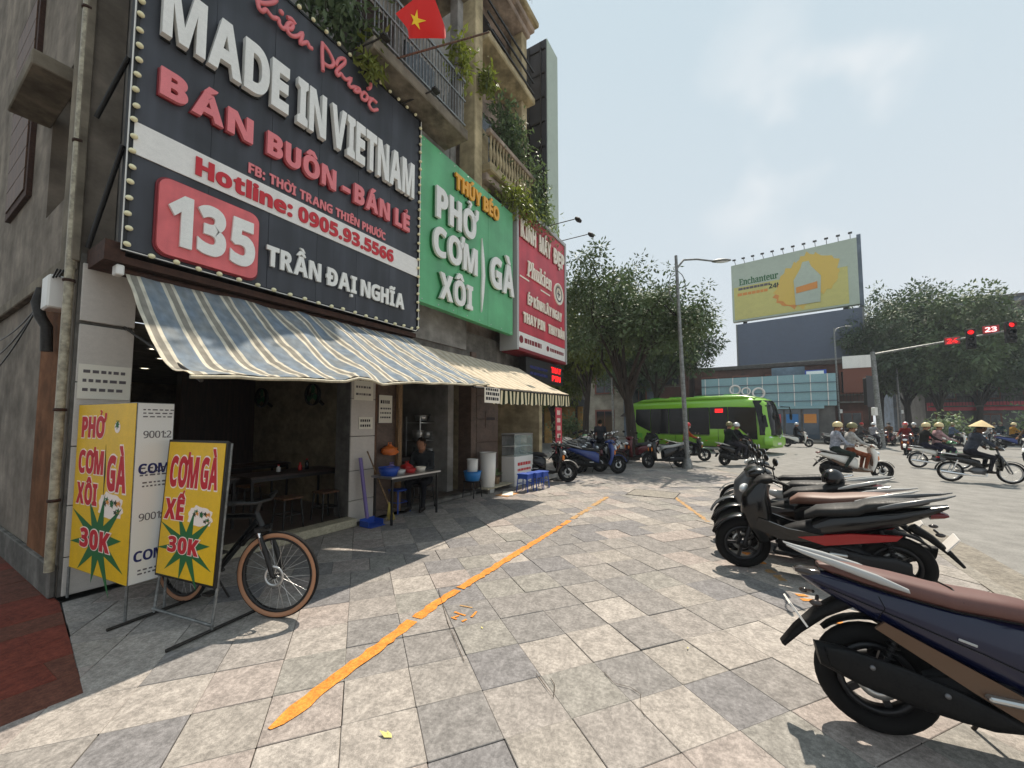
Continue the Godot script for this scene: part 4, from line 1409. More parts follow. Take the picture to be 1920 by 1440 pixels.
func build_awnings():
	var n := FastNoiseLite.new()
	n.seed = 3
	n.frequency = 1.0
	stripe_material("awning_blue", 1536, 64, func(u, v):
		var x: float = u * 4.3
		var f := fposmod(x, 0.30) / 0.30
		var cream := rgb(236, 228, 208)
		var grey := rgb(164, 158, 146)
		var blue := rgb(142, 156, 170)
		blue = blue.lerp(rgb(158, 160, 158), clampf(n.get_noise_2d(x * 3.0, v * 3.0) + 0.35, 0.0, 0.8))
		var c := blue
		if f < 0.11 or (f > 0.3 and f < 0.41):
			c = cream
		elif f <= 0.3:
			c = grey
		return c * (0.9 + 0.14 * n.get_noise_2d(x * 9.0, v * 12.0)), {"back": rgb(170, 160, 140)})
	var P := func(u: float, v: float) -> Vector3:
		var top := Vector3(lerpf(1.27, 5.0, u), lerpf(3.06, 3.12, u), -5.1)
		var fr := Vector3(lerpf(1.25, 5.12, u), lerpf(2.0, 2.25, u), -3.5)
		var p := top.lerp(fr, v)
		# the cloth hangs in a curve, slackest at the alley end
		var slack := lerpf(0.26, 0.07, smoothstep(0.0, 0.55, u))
		p.y -= sin(v * PI) * slack * (0.75 + 0.5 * v)
		p.z += sin(v * PI) * 0.05
		# folds running to the slack middle
		var g := exp(-pow((u - 0.40) / 0.10, 2.0))
		p.y += (0.035 * sin(v * 9.0 + u * 30.0) * g + 0.02 * sin(u * 46.0 + v * 5.0) * smoothstep(0.3, 0.6, u) * sin(v * PI))
		p.y += 0.012 * n.get_noise_2d(u * 18.0, v * 6.0) + 0.02 * n.get_noise_2d(u * 5.0, v * 3.0 + 7.0)
		if v > 0.97:
			p.y -= 0.012
		return p
	var b := Vector3(1.27, 2.0, -5.1)
	var A := fthing("striped_awning", "sagging blue and cream striped cloth awning under the black sign", "awning", b.x, b.y, b.z)
	part("cloth", cloth_sheet(func(u, v): return P.call(u, v) - b, 120, 22), mats.awning_blue, A)
	var mb := MB.new()
	var pts := []
	for i in 25:
		pts.append(P.call(i / 24.0, 1.0) - b - Vector3(0, 0.022, 0))
	mb.tube(pts, 0.016, 6)
	put(mb, "front_bar", mats.sill, A)
	for q in [0.02, 0.99]:
		mb = MB.new()
		mb.tube([Vector3(lerpf(1.33, 5.0, q), 2.62, -5.56) - b, P.call(q, 0.99) - b - Vector3(0, 0.05, 0)], 0.014, 6)
		put(mb, "arm", mats.iron, A)
	mb = MB.new()
	mb.tube([Vector3(1.2, 3.08, -5.12) - b, Vector3(5.0, 3.1, -5.12) - b], 0.035, 8)
	put(mb, "roller", mats.rust, A)
	mb = MB.new()
	mb.cbox(Vector3(1.22, 3.07, -5.1) - b, Vector3(0.06, 0.1, 0.12), 0.01)
	put(mb, "roller_bracket", mats.white_plastic, A)
	# second awning, beige with a striped valance
	stripe_material("awning_beige", 512, 32, func(u, v):
		var x: float = u * 4.0
		var f := fposmod(x, 0.24) / 0.24
		var c := rgb(218, 206, 184)
		if f < 0.4:
			c = rgb(200, 184, 160)
		return c * (0.92 + 0.12 * n.get_noise_2d(x * 9.0, v * 12.0)), {"back": rgb(120, 100, 76)})
	stripe_material("valance", 512, 16, func(u, v):
		var f := fposmod(u * 3.7, 0.155) / 0.155
		return rgb(44, 52, 40) if f < 0.5 else rgb(226, 212, 176))
	var Q := func(u: float, v: float) -> Vector3:
		var top := Vector3(lerpf(5.05, 8.9, u), 3.05, -5.15)
		var fr := Vector3(lerpf(5.0, 8.85, u), lerpf(2.22, 2.3, u), -3.72)
		var p := top.lerp(fr, v)
		p.y -= sin(v * PI) * 0.05
		p.y += 0.012 * n.get_noise_2d(u * 14.0, v * 6.0 + 3.0)
		return p
	b = Vector3(5.05, 2.0, -5.1)
	A = fthing("beige_awning", "faded beige awning with dark green striped valance under the green sign", "awning", b.x, b.y, b.z)
	part("cloth", cloth_sheet(func(u, v): return Q.call(u, v) - b, 60, 10), mats.awning_beige, A)
	part("valance", cloth_sheet(func(u, v):
		var p: Vector3 = Q.call(lerpf(0.12, 1.0, u), 1.0)
		p += Vector3(0, -0.02 - v * (0.24 + 0.03 * absf(sin(u * 3.7 / 0.31 * PI))), 0.02 * sin(u * 40.0) * v)
		return p - b, 90, 3), mats.valance, A)
	mb = MB.new()
	mb.tube([Q.call(0.0, 1.0) - b - Vector3(0, 0.03, 0), Q.call(1.0, 1.0) - b - Vector3(0, 0.03, 0)], 0.018, 6)
	put(mb, "front_bar", mats.iron, A)
	for q in [0.1, 0.98]:
		mb = MB.new()
		mb.tube([Vector3(lerpf(5.3, 8.8, q), 2.5, -5.56) - b, Q.call(q, 0.99) - b - Vector3(0, 0.04, 0)], 0.014, 6)
		put(mb, "arm", mats.iron, A)
	b = Vector3(5.3, 1.9, -3.62)
	A = fthing("small_banner", "small dark printed banner hanging from the beige awning edge", "banner", b.x, b.y, b.z)
	fbox(A, b, "cloth", 5.2, 5.65, 1.95, 2.2, -3.645, -3.635, mats.sign_maroon)
	var rng := RandomNumberGenerator.new()
	rng.seed = 2
	A.get_child(0).material_override = mats.letter_cream
	text_lines(A, 5.23 - b.x, 2.02 - b.y, 0.39, [[0.0, 0.05], [0.08, 0.05], [0.15, 0.04]], rng, mats.ink, -0.013)

# ---------- what stands in and before the shops ----------
func stool(called: String, label: String, s: float, t: float, y: float, h: float, m: Material, seat: Material, group := "", turn := 0.0) -> Node3D:
	var o := fthing(called, label, "stool", s, y, t, group)
	o.rotation.y += turn
	var mb := MB.new()
	mb.cbox(Vector3(0, h - 0.015, 0), Vector3(0.3, 0.03, 0.3), 0.01)
	put(mb, "seat", seat, o)
	for sx in [-1, 1]:
		for sz in [-1, 1]:
			mb = MB.new()
			mb.tube([Vector3(sx * 0.12, h - 0.03, sz * 0.12), Vector3(sx * 0.15, 0, sz * 0.15)], [0.016, 0.013], 6)
			put(mb, "leg", m, o)
	mb = MB.new()
	for a in 4:
		var B := Basis(Vector3.UP, a * PI / 2)
		mb.tube([B * Vector3(-0.135, h * 0.45, 0.135), B * Vector3(0.135, h * 0.45, 0.135)], 0.008, 5)
	put(mb, "stretcher", m, o)
	return o

func table(called: String, label: String, s: float, t: float, y: float, l: float, w: float, h: float, top: Material, leg: Material, group := "") -> Node3D:
	var o := fthing(called, label, "table", s, y, t, group)
	box_part("table_top", Vector3(-l / 2, h - 0.035, -w / 2), Vector3(l / 2, h, w / 2), top, o, 0.006)
	for sx in [-1, 1]:
		for sz in [-1, 1]:
			box_part("leg", Vector3(sx * (l / 2 - 0.05) - 0.015, 0, sz * (w / 2 - 0.05) - 0.015), Vector3(sx * (l / 2 - 0.05) + 0.015, h - 0.035, sz * (w / 2 - 0.05) + 0.015), leg, o)
	box_part("apron", Vector3(-l / 2 + 0.065, h - 0.09, w / 2 - 0.06), Vector3(l / 2 - 0.065, h - 0.04, w / 2 - 0.045), leg, o)
	return o

func notice(called: String, label: String, s0: float, s1: float, h0: float, h1: float, t: float, rows: Array, m: Material, ink: Material, rng: RandomNumberGenerator):
	var o := fthing(called, label, "notice", s0, h0, t)
	box_part("sheet", Vector3(0, 0, 0), Vector3(s1 - s0, h1 - h0, 0.006), m, o)
	text_lines(o, 0.03, 0.0, s1 - s0 - 0.06, rows, rng, ink, 0.0075)

func build_shop_contents():
	var rng := RandomNumberGenerator.new()
	rng.seed = 33
	# notices on the pillars
	notice("wall_notice", "pale notice board with three lines of print on the tiled pillar beside the alley", 1.09, 1.47, 1.86, 2.2, -5.545, [[0.27, 0.03], [0.18, 0.03], [0.09, 0.03]], mats.paper, mats.ink_soft, rng)
	notice("wall_notice", "white notice with three bold lines high on the middle pillar", 4.2, 4.58, 2.0, 2.45, -5.545, [[0.34, 0.03], [0.22, 0.035], [0.1, 0.035]], mats.paper, mats.ink_soft, rng)
	notice("wall_notice", "white notice with two heavy dark lines low on the middle pillar", 4.3, 4.58, 1.52, 1.72, -5.545, [[0.14, 0.04], [0.055, 0.04]], mats.paper, mats.ink, rng)
	notice("wall_notice", "tall white price list on the brown wall strip", 4.8, 5.1, 1.62, 2.12, -5.65, [[0.38, 0.06], [0.26, 0.03], [0.18, 0.03], [0.1, 0.03]], mats.paper, mats.ink, rng)
	notice("wall_notice", "grey plate with one dark line on the brown front beside the striped valance", 8.0, 8.45, 1.5, 1.9, -5.57, [[0.22, 0.07]], mats.pillar_brown, mats.ink, rng)
	# first room: tables, stools, lamps
	table("dining_table", "long dark dining table inside the doorway with condiments on it", 3.75, -6.55, 0.09, 1.5, 0.65, 0.74, mats.wood_dark, mats.black_metal, "dining tables")
	table("dining_table", "long dark dining table behind the yellow rice sign", 2.3, -6.75, 0.09, 1.3, 0.65, 0.74, mats.wood_dark, mats.black_metal, "dining tables")
	table("dining_table", "long dark dining table deep in the dim room", 3.9, -8.3, 0.09, 1.4, 0.65, 0.74, mats.wood_dark, mats.black_metal, "dining tables")
	for q in [[3.35, -5.85, "wooden seat stool at the doorway under the long table edge"], [3.95, -5.85, "wooden seat stool beside the middle pillar"], [2.9, -7.35, "wooden seat stool between the inner tables"], [2.0, -7.4, "wooden seat stool behind the alley pillar"], [3.6, -7.5, "wooden seat stool before the deep table"]]:
		stool("dining_stool", q[2], q[0], q[1], 0.09, 0.45, mats.black_metal, mats.wood, "dining stools")
	for q in [[3.9, -6.5, 0.11, mats.plastic_red, "red"], [4.05, -6.55, 0.16, mats.glass_dark, "dark"], [3.6, -6.6, 0.09, mats.white_plastic, "white"]]:
		var o := fthing("sauce_bottle", "small %s sauce bottle on the doorway table" % q[4], "bottle", q[0], 0.83, q[1], "table bottles")
		var mb := MB.new()
		mb.lathe([Vector2(0.0, 0.0), Vector2(0.03, 0.0), Vector2(0.032, q[2] * 0.7), Vector2(0.014, q[2] * 0.85), Vector2(0.014, q[2])], 10)
		put(mb, "bottle_body", q[3], o)
		mb = MB.new()
		mb.lathe([Vector2(0.016, q[2]), Vector2(0.016, q[2] + 0.02), Vector2(0.0, q[2] + 0.02)], 8)
		put(mb, "cap", mats.plastic_red, o)
	for q in [[2.2, -7.4], [1.9, -8.4], [2.6, -8.4], [2.0, -10.2], [2.9, -10.2], [2.4, -12.2]]:
		var o := fthing("ceiling_downlight", "small round lit downlight in the dim shop ceiling", "lamp", q[0], 2.7, q[1], "downlights of the first shop")
		var mb := MB.new()
		mb.lathe([Vector2(0.06, -0.008), Vector2(0.085, -0.008), Vector2(0.085, 0.0), Vector2(0.06, 0.0)], 16, Transform3D(), false)
		put(mb, "rim", mats.white_plastic, o)
		mb = MB.new()
		mb.lathe([Vector2(0.0, -0.006), Vector2(0.06, -0.006), Vector2(0.06, -0.002)], 16, Transform3D(), false)
		put(mb, "lamp_disc", mats.downlight, o)
		var l := SpotLight3D.new()
		l.name = "light"
		l.light_energy = 0.12
		l.light_color = Color(1.0, 0.92, 0.8)
		l.spot_angle = 60
		l.spot_range = 8
		l.spot_attenuation = 2.0
		l.light_size = 0.06
		l.shadow_enabled = true
		o.add_child(l)
		l.position = Vector3(0, -0.015, 0)
		l.rotation = Vector3(-PI / 2, 0, 0)
	for q in [[-7.0, "dark wall fan beside the long doorway table"], [-8.8, "dark wall fan deep in the first room"]]:
		var o := fthing("wall_fan", q[1], "fan", 4.62, 2.15, q[0], "wall fans")
		var mb := MB.new()
		mb.ring_lathe([Vector2(0.2, -0.04), Vector2(0.21, 0.0), Vector2(0.2, 0.04), Vector2(0.19, 0.0)], 20, Transform3D(Basis(Vector3(0, 0, 1), PI / 2), Vector3(-0.22, 0, 0)))
		for k in 10:
			var a := k * PI / 10
			mb.tube([Vector3(-0.27, cos(a) * 0.2, sin(a) * 0.2), Vector3(-0.27, -cos(a) * 0.2, -sin(a) * 0.2)], 0.003, 4)
		put(mb, "cage", mats.black_metal, o)
		mb = MB.new()
		for k in 3:
			mb.box(Vector3(-0.22, 0, 0) + Basis(Vector3(1, 0, 0), k * TAU / 3) * Vector3(0, 0.1, 0), Vector3(0.01, 0.15, 0.1), Basis(Vector3(1, 0, 0), k * TAU / 3))
		put(mb, "blades", mats.plastic_green, o)
		mb = MB.new()
		mb.tube([Vector3(0.0, -0.18, 0), Vector3(-0.1, -0.1, 0), Vector3(-0.2, 0, 0)], [0.03, 0.03, 0.05], 8)
		put(mb, "bracket", mats.black_metal, o)
	# second shop: working table, seated vendor's gear, shelf, baskets
	table("prep_table", "narrow folding work table with bowls before the second shop", 5.0, -5.12, 0.0, 1.15, 0.5, 0.76, mats.steel, mats.black_metal)
	basin("plastic_tub", "blue plastic tub on the work table end", 4.58, -5.12, 0.76, 0.16, 0.13, mats.plastic_blue)
	basin("bowl", "pink bowl on the work table between tub and table end", 5.05, -5.1, 0.76, 0.09, 0.06, mats.plastic_red)
	basin("bowl", "white bowl in the middle of the work table", 4.88, -5.18, 0.76, 0.09, 0.05, mats.white_plastic)
	basin("bowl", "pale pink bowl at the far end of the work table", 5.35, -5.15, 0.76, 0.09, 0.06, mats.letter_cream)
	bag("plastic_bag", "crumpled purple plastic bag on the work table", 4.75, -5.25, 0.76, 0.13, mats.plastic_purple)
	bag("plastic_bag", "orange and red net bag hung on the brown wall strip", 4.98, -5.56, 1.05, 0.15, mats.plastic_orange)
	bag("plastic_bag", "red plastic bag behind the work table", 5.25, -5.4, 0.76, 0.11, mats.plastic_red)
	stool("plastic_stool", "dark blue plastic stool under the work table", 5.2, -5.55, 0.0, 0.42, mats.plastic_blue, mats.plastic_blue)
	table("serving_counter", "dark serving counter inside the second shop", 6.2, -6.8, 0.06, 1.7, 0.6, 0.8, mats.wood_dark, mats.black_metal)
	var o2 := fthing("steel_rack", "steel kitchen rack stacked with pots in the second shop", "rack", 6.9, 0.06, -6.5)
	for k in 4:
		box_part("shelf", Vector3(-0.4, 0.35 + k * 0.4, -0.2), Vector3(0.4, 0.37 + k * 0.4, 0.2), mats.steel, o2)
	for sx in [-1, 1]:
		for sz in [-1, 1]:
			box_part("post", Vector3(sx * 0.41 - 0.012, 0, sz * 0.21 - 0.012), Vector3(sx * 0.41 + 0.012, 1.7, sz * 0.21 + 0.012), mats.steel, o2)
	for q in [[6.65, 1.265, 0.13, 0.18, "steel"], [6.95, 1.265, 0.12, 0.14, "steel"], [7.15, 1.265, 0.09, 0.2, "dull"], [6.7, 0.865, 0.14, 0.2, "dull"], [7.05, 0.865, 0.14, 0.16, "steel"], [6.75, 1.665, 0.15, 0.12, "steel"], [7.1, 1.665, 0.12, 0.16, "dull"]]:
		basin("cooking_pot", "%s cooking pot on the steel rack" % ("shiny steel" if q[4] == "steel" else "dull aluminium"), q[0], -6.5, q[1], q[2], q[3], mats.steel if q[4] == "steel" else mats.galvan, "pots on the rack")
	basin("water_drum", "white plastic water drum by the brown front wall", 7.72, -5.3, 0.0, 0.19, 0.92, mats.white_plastic)
	stool("low_stand", "low black stand holding the blue basket", 7.05, -5.25, 0.0, 0.36, mats.black_metal, mats.black_metal)
	basin("plastic_basket", "sky blue plastic basket on the low black stand", 7.05, -5.25, 0.36, 0.19, 0.2, mats.plastic_sky)
	basin("rice_pot", "white rice pot in the sky blue basket", 7.05, -5.25, 0.4, 0.12, 0.42, mats.white_plastic)
	basin("flower_pot", "brown flower pot with a small green plant by the drum", 8.15, -5.35, 0.14, 0.09, 0.16, mats.wood_pale)
	var pl := fthing("step_plank", "grey step plank at the brown front wall", "plank", 8.0, 0.0, -5.25)
	box_part("board", Vector3(-0.55, 0.1, -0.14), Vector3(0.55, 0.135, 0.14), mats.sill, pl, 0.004)
	for x in [-0.45, 0.45]:
		box_part("support", Vector3(x - 0.04, 0, -0.1), Vector3(x + 0.04, 0.1, 0.1), mats.concrete, pl)
	var cb := fthing("cardboard", "flattened cardboard sheets lying by the blue stools", "cardboard", 7.75, 0.004, -4.75)
	box_part("sheet", Vector3(-0.3, 0, -0.16), Vector3(0.22, 0.008, 0.16), mats.card, cb)
	var sh := box_part("sheet", Vector3(-0.25, 0.009, -0.14), Vector3(0.25, 0.016, 0.1), mats.paper, cb)
	sh.rotation.y = 0.5
	for q in [[8.3, -4.62, "blue plastic stool next to the cardboard"], [8.62, -4.55, "blue plastic stool in the middle of the three beside the black scooter"], [8.9, -4.5, "blue plastic stool touching the black scooter"]]:
		var o := stool("blue_stool", q[2], q[0], q[1], 0.0, 0.42, mats.plastic_blue, mats.plastic_blue, "blue plastic stools")
		for a in 4:
			var mb := MB.new()
			var B := Basis(Vector3.UP, a * PI / 2)
			mb.prism([Vector2(-0.125, 0.40), Vector2(0.125, 0.40), Vector2(0.135, 0.28), Vector2(0.05, 0.3), Vector2(-0.05, 0.3), Vector2(-0.135, 0.28)], 0.125, 0.135)
			var pt := put(mb, "side_panel", mats.plastic_blue, o)
			pt.rotation.y = a * PI / 2
	# broom and dustpan against the middle pillar
	var br := fthing("broom", "straw broom with wooden handle leaning on the middle pillar", "broom", 4.55, 0.0, -5.3)
	var mb2 := MB.new()
	mb2.tube([Vector3(0.12, 0.25, 0.1), Vector3(-0.1, 1.15, -0.2)], 0.012, 6)
	put(mb2, "handle", mats.wood_pale, br)
	mb2 = MB.new()
	for k in 26:
		var a := k * 2.4
		mb2.tube([Vector3(0.12, 0.3, 0.1), Vector3(0.15 + cos(a) * 0.12 * (k % 5) / 5.0, 0.01, 0.13 + sin(a) * 0.05)], [0.012, 0.004], 4)
	put(mb2, "bristles", mats.straw, br)
	var dp := fthing("dustpan", "blue dustpan with a tall purple handle at the middle pillar", "dustpan", 4.3, 0.0, -5.2)
	mb2 = MB.new()
	mb2.box(Vector3(0, 0.01, 0.05), Vector3(0.28, 0.008, 0.26))
	mb2.box(Vector3(0, 0.06, -0.08), Vector3(0.28, 0.11, 0.008))
	mb2.box(Vector3(-0.14, 0.05, 0.03), Vector3(0.008, 0.09, 0.2))
	mb2.box(Vector3(0.14, 0.05, 0.03), Vector3(0.008, 0.09, 0.2))
	put(mb2, "pan", mats.plastic_blue, dp)
	mb2 = MB.new()
	mb2.tube([Vector3(0, 0.1, -0.08), Vector3(0, 1.05, -0.28)], 0.03, 8)
	put(mb2, "handle", mats.plastic_purple, dp)
	# phone shop: glass cabinet and red banner
	var cab := fthing("glass_cabinet", "white framed glass display cabinet before the phone shop", "cabinet", 9.2, 0.0, -5.35)
	box_part("base", Vector3(-0.5, 0, -0.2), Vector3(0.5, 0.75, 0.2), mats.white_plastic, cab, 0.01)
	box_part("pane", Vector3(-0.49, 0.76, 0.185), Vector3(0.49, 1.3, 0.195), mats.glass_clear, cab)
	box_part("shelf", Vector3(-0.48, 1.0, -0.18), Vector3(0.48, 1.012, 0.18), mats.white_plastic, cab)
	box_part("top", Vector3(-0.5, 1.301, -0.2), Vector3(0.5, 1.34, 0.2), mats.steel, cab, 0.005)
	box_part("back_panel", Vector3(-0.49, 0.76, -0.2), Vector3(0.49, 1.3, -0.185), mats.room_grey, cab)
	text_lines(cab, -0.35, 0.45, 0.7, [[0.1, 0.08], [-0.05, 0.06], [-0.2, 0.06]], rng, mats.letter_red, 0.202)
	var bn := fthing("upright_banner", "narrow upright red banner with white letters by the phone shop", "banner", 10.2, 0.75, -4.7)
	box_part("cloth", Vector3(0, 0, 0), Vector3(0.42, 1.3, 0.012), mats.sign_red, bn)
	text_lines(bn, 0.09, 0.0, 0.24, [[1.16, 0.13], [0.94, 0.12], [0.72, 0.13], [0.5, 0.12], [0.28, 0.13], [0.1, 0.09]], rng, mats.letter_cream, 0.014)
	box_part("post", Vector3(0.19, -0.75, -0.03), Vector3(0.23, 1.32, -0.005), mats.steel, bn)
	box_part("foot", Vector3(0.0, -0.75, -0.2), Vector3(0.42, -0.72, 0.2), mats.iron, bn)

func basin(called: String, label: String, s: float, t: float, y: float, r: float, h: float, m: Material, group := ""):
	var o := fthing(called, label, called.split("_")[-1], s, y, t, group)
	var mb := MB.new()
	mb.lathe([Vector2(0.0, 0.0), Vector2(r * 0.8, 0.0), Vector2(r * 0.97, h * 0.6), Vector2(r, h), Vector2(r * 0.93, h), Vector2(r * 0.9, h * 0.6), Vector2(r * 0.74, 0.015), Vector2(0.0, 0.015)], 18)
	put(mb, "shell", m, o)
	mb = MB.new()
	mb.ring_lathe([Vector2(r * 0.98, h - 0.008), Vector2(r * 1.07, h - 0.006), Vector2(r * 1.07, h + 0.006), Vector2(r * 0.98, h + 0.008)], 18)
	put(mb, "rim", m, o)
	if called == "flower_pot":
		mb = MB.new()
		for k in 26:
			var a := k * 2.4
			var e := 0.5 + 0.9 * fposmod(k * 0.37, 1.0)
			var d := Vector3(cos(a) * cos(e), sin(e), sin(a) * cos(e))
			leaf(mb, Vector3(0, h, 0) + d * 0.06, d, 0.16, 0.05)
		put(mb, "leaves", mats.leaf_a, o)

func leaf(mb: MB, p: Vector3, d: Vector3, l: float, w: float):
	var sd := d.cross(Vector3.UP)
	if sd.length() < 0.1:
		sd = Vector3.RIGHT
	sd = sd.normalized() * w * 0.5
	var dn := d.cross(sd).normalized() * w * 0.15
	mb.flat()
	mb.tri(p, p + d * l * 0.45 + sd + dn, p + d * l)
	mb.tri(p, p + d * l, p + d * l * 0.45 - sd + dn)

func bag(called: String, label: String, s: float, t: float, y: float, r: float, m: Material):
	var o := fthing(called, label, "bag", s, y, t)
	var n := FastNoiseLite.new()
	n.seed = int(s * 100)
	n.frequency = 6.0
	var mb := MB.new()
	var rings := []
	for k in 9:
		var f := k / 8.0
		var ring := []
		for i in 14:
			var a := -TAU * i / 14
			var rr := r * (0.72 + 0.28 * sin(f * PI)) * (1.0 - 0.72 * smoothstep(0.55, 0.95, f)) * (1.0 + 0.7 * n.get_noise_3d(cos(a) * 0.3, f, sin(a) * 0.3))
			ring.append(Vector3(cos(a) * rr, f * r * 1.25, sin(a) * rr))
		rings.append(ring)
	mb.skin(rings)
	put(mb, "sack", m, o)
	mb = MB.new()
	mb.tube([Vector3(-0.03, r * 1.2, 0), Vector3(-0.04, r * 1.45, 0.01), Vector3(0.04, r * 1.45, 0), Vector3(0.03, r * 1.2, 0)], 0.008, 5)
	put(mb, "handle", m, o)

# ---------- plants, flag, yellow street signs, bicycle ----------
func foliage_mesh(rng: RandomNumberGenerator, n: int, spread: Vector3, l: float, w: float, droop := 0.3) -> ArrayMesh:
	var mb := MB.new()
	for k in n:
		var p := Vector3(rng.randfn(0, 0.42), rng.randfn(0, 0.42), rng.randfn(0, 0.42)) * spread
		var d := Vector3(rng.randf_range(-1, 1), rng.randf_range(-1, 1) - droop, rng.randf_range(-1, 1)).normalized()
		leaf(mb, p, d, l * rng.randf_range(0.7, 1.3), w * rng.randf_range(0.7, 1.3))
	return mb.done()

func hanging_plant(label: String, s: float, h: float, t: float, spread: Vector3, n: int, m: Material, rng: RandomNumberGenerator, strands := 8):
	var o := fthing("hanging_plant", label, "plant", s, h, t, "plants on the balconies")
	part("foliage", foliage_mesh(rng, n, spread, 0.15, 0.06, 0.5), m, o)
	var mb := MB.new()
	for k in strands:
		var x := rng.randf_range(-spread.x, spread.x) * 0.8
		var z := rng.randf_range(-spread.z, spread.z) * 0.6
		mb.tube([Vector3(x * 0.7, spread.y * 0.5, z), Vector3(x, 0, z + 0.05), Vector3(x * 1.1, -spread.y * rng.randf_range(0.5, 1.0), z + 0.02)], [0.012, 0.008, 0.004], 4)
	put(mb, "stems", mats.bark, o)

func build_upper_floors():
	var rng := RandomNumberGenerator.new()
	rng.seed = 77
	hanging_plant("bushy green plant spilling over the top of the black sign", 3.35, 7.75, -5.05, Vector3(0.75, 0.5, 0.35), 900, mats.leaf_b, rng)
	hanging_plant("small potted climber at the balcony column above the black sign", 3.85, 7.3, -4.85, Vector3(0.25, 0.4, 0.2), 260, mats.leaf_c, rng, 4)
	hanging_plant("thin yellow green plant on the far end of the barred balcony", 5.9, 8.9, -4.75, Vector3(0.35, 0.6, 0.3), 300, mats.leaf_c, rng, 5)
	hanging_plant("yellow green leaves topping the yellow column", 7.5, 9.9, -5.2, Vector3(0.3, 0.35, 0.25), 260, mats.leaf_c, rng, 4)
	hanging_plant("dense dark vine behind the stone balustrade", 8.9, 9.5, -5.35, Vector3(1.0, 0.9, 0.3), 1300, mats.leaf_b, rng, 14)
	hanging_plant("sunlit yellow green vine hanging below the stone balcony", 8.7, 7.3, -5.0, Vector3(0.9, 0.55, 0.3), 900, mats.leaf_c, rng, 12)
	hanging_plant("thick green vine hanging over the top of the red sign", 10.0, 7.6, -5.15, Vector3(1.1, 0.9, 0.35), 1500, mats.leaf_a, rng, 16)
	hanging_plant("dark vine at the foot of the stone balcony corner", 10.1, 8.4, -5.2, Vector3(0.4, 1.2, 0.35), 800, mats.leaf_b, rng, 8)
	hanging_plant("wispy twigs on the parapet of the yellow building", 9.9, 15.1, -5.6, Vector3(0.5, 0.35, 0.3), 120, mats.leaf_b, rng, 6)
	# flag on a slanting pole
	var b := Vector3(4.55, 7.5, -4.65)
	var F := fthing("national_flag", "red flag with a yellow star on a slanting pole at the balcony", "flag", b.x, b.y, b.z)
	var mb := MB.new()
	var p0 := Vector3(4.15, 7.45, -4.75)
	var p1 := Vector3(5.45, 8.55, -3.75)
	mb.tube([p0 - b, p1 - b], 0.016, 6)
	put(mb, "pole", mats.wood, F)
	var a0 := on_front(742, 25, -4.35)
	var a1 := on_front(806, -25, -4.0)
	var c0 := on_front(770, 78, -4.3)
	var c1 := on_front(838, 62, -4.0)
	var fl := func(u: float, v: float) -> Vector3:
		var p: Vector3 = a0.lerp(a1, u).lerp(c0.lerp(c1, u), v)
		p.z += 0.06 * sin(u * 7.0 + v * 3.0) * (0.3 + v)
		p.y += 0.05 * sin(u * 6.0) * v - 0.08 * sin(v * PI) * u
		p.x += 0.05 * sin(v * 5.0 + u * 4.0) * v
		return p - b
	part("cloth", cloth_sheet(fl, 24, 16), mats.flag_red, F)
	mb = MB.new()
	mb.flat()
	var cc := Vector2(0.42, 0.46)
	for k in 10:
		var r0 := 0.30 if k % 2 == 0 else 0.12
		var r1 := 0.12 if k % 2 == 0 else 0.30
		var ang0 := k * PI / 5 + 0.25
		var ang1 := (k + 1) * PI / 5 + 0.25
		for st in 3:
			var q := []
			for w in [[st / 3.0, 0], [(st + 1) / 3.0, 0], [(st + 1) / 3.0, 1], [st / 3.0, 1]]:
				var rr: Vector2 = Vector2(cos(ang0), sin(ang0)) * r0 if w[1] == 0 else Vector2(cos(ang1), sin(ang1)) * r1
				var uv: Vector2 = cc + rr * w[0] * Vector2(0.8, 1.0)
				q.append(fl.call(uv.x, uv.y) + Vector3(0.0, -0.004, 0.012))
			mb.face(q, Vector3(0, 0, 1))
	put(mb, "star", mats.flag_star, F)

func burst(n: int, r0: float, r1: float, sy: float) -> Array:
	var out := []
	for k in n * 2:
		var a := k * PI / n + 0.13
		var r := r1 * (0.8 + 0.35 * fposmod(k * 0.37, 1.0)) if k % 2 == 0 else r0
		out.append(Vector2(cos(a) * r, sin(a) * r * sy))
	return out

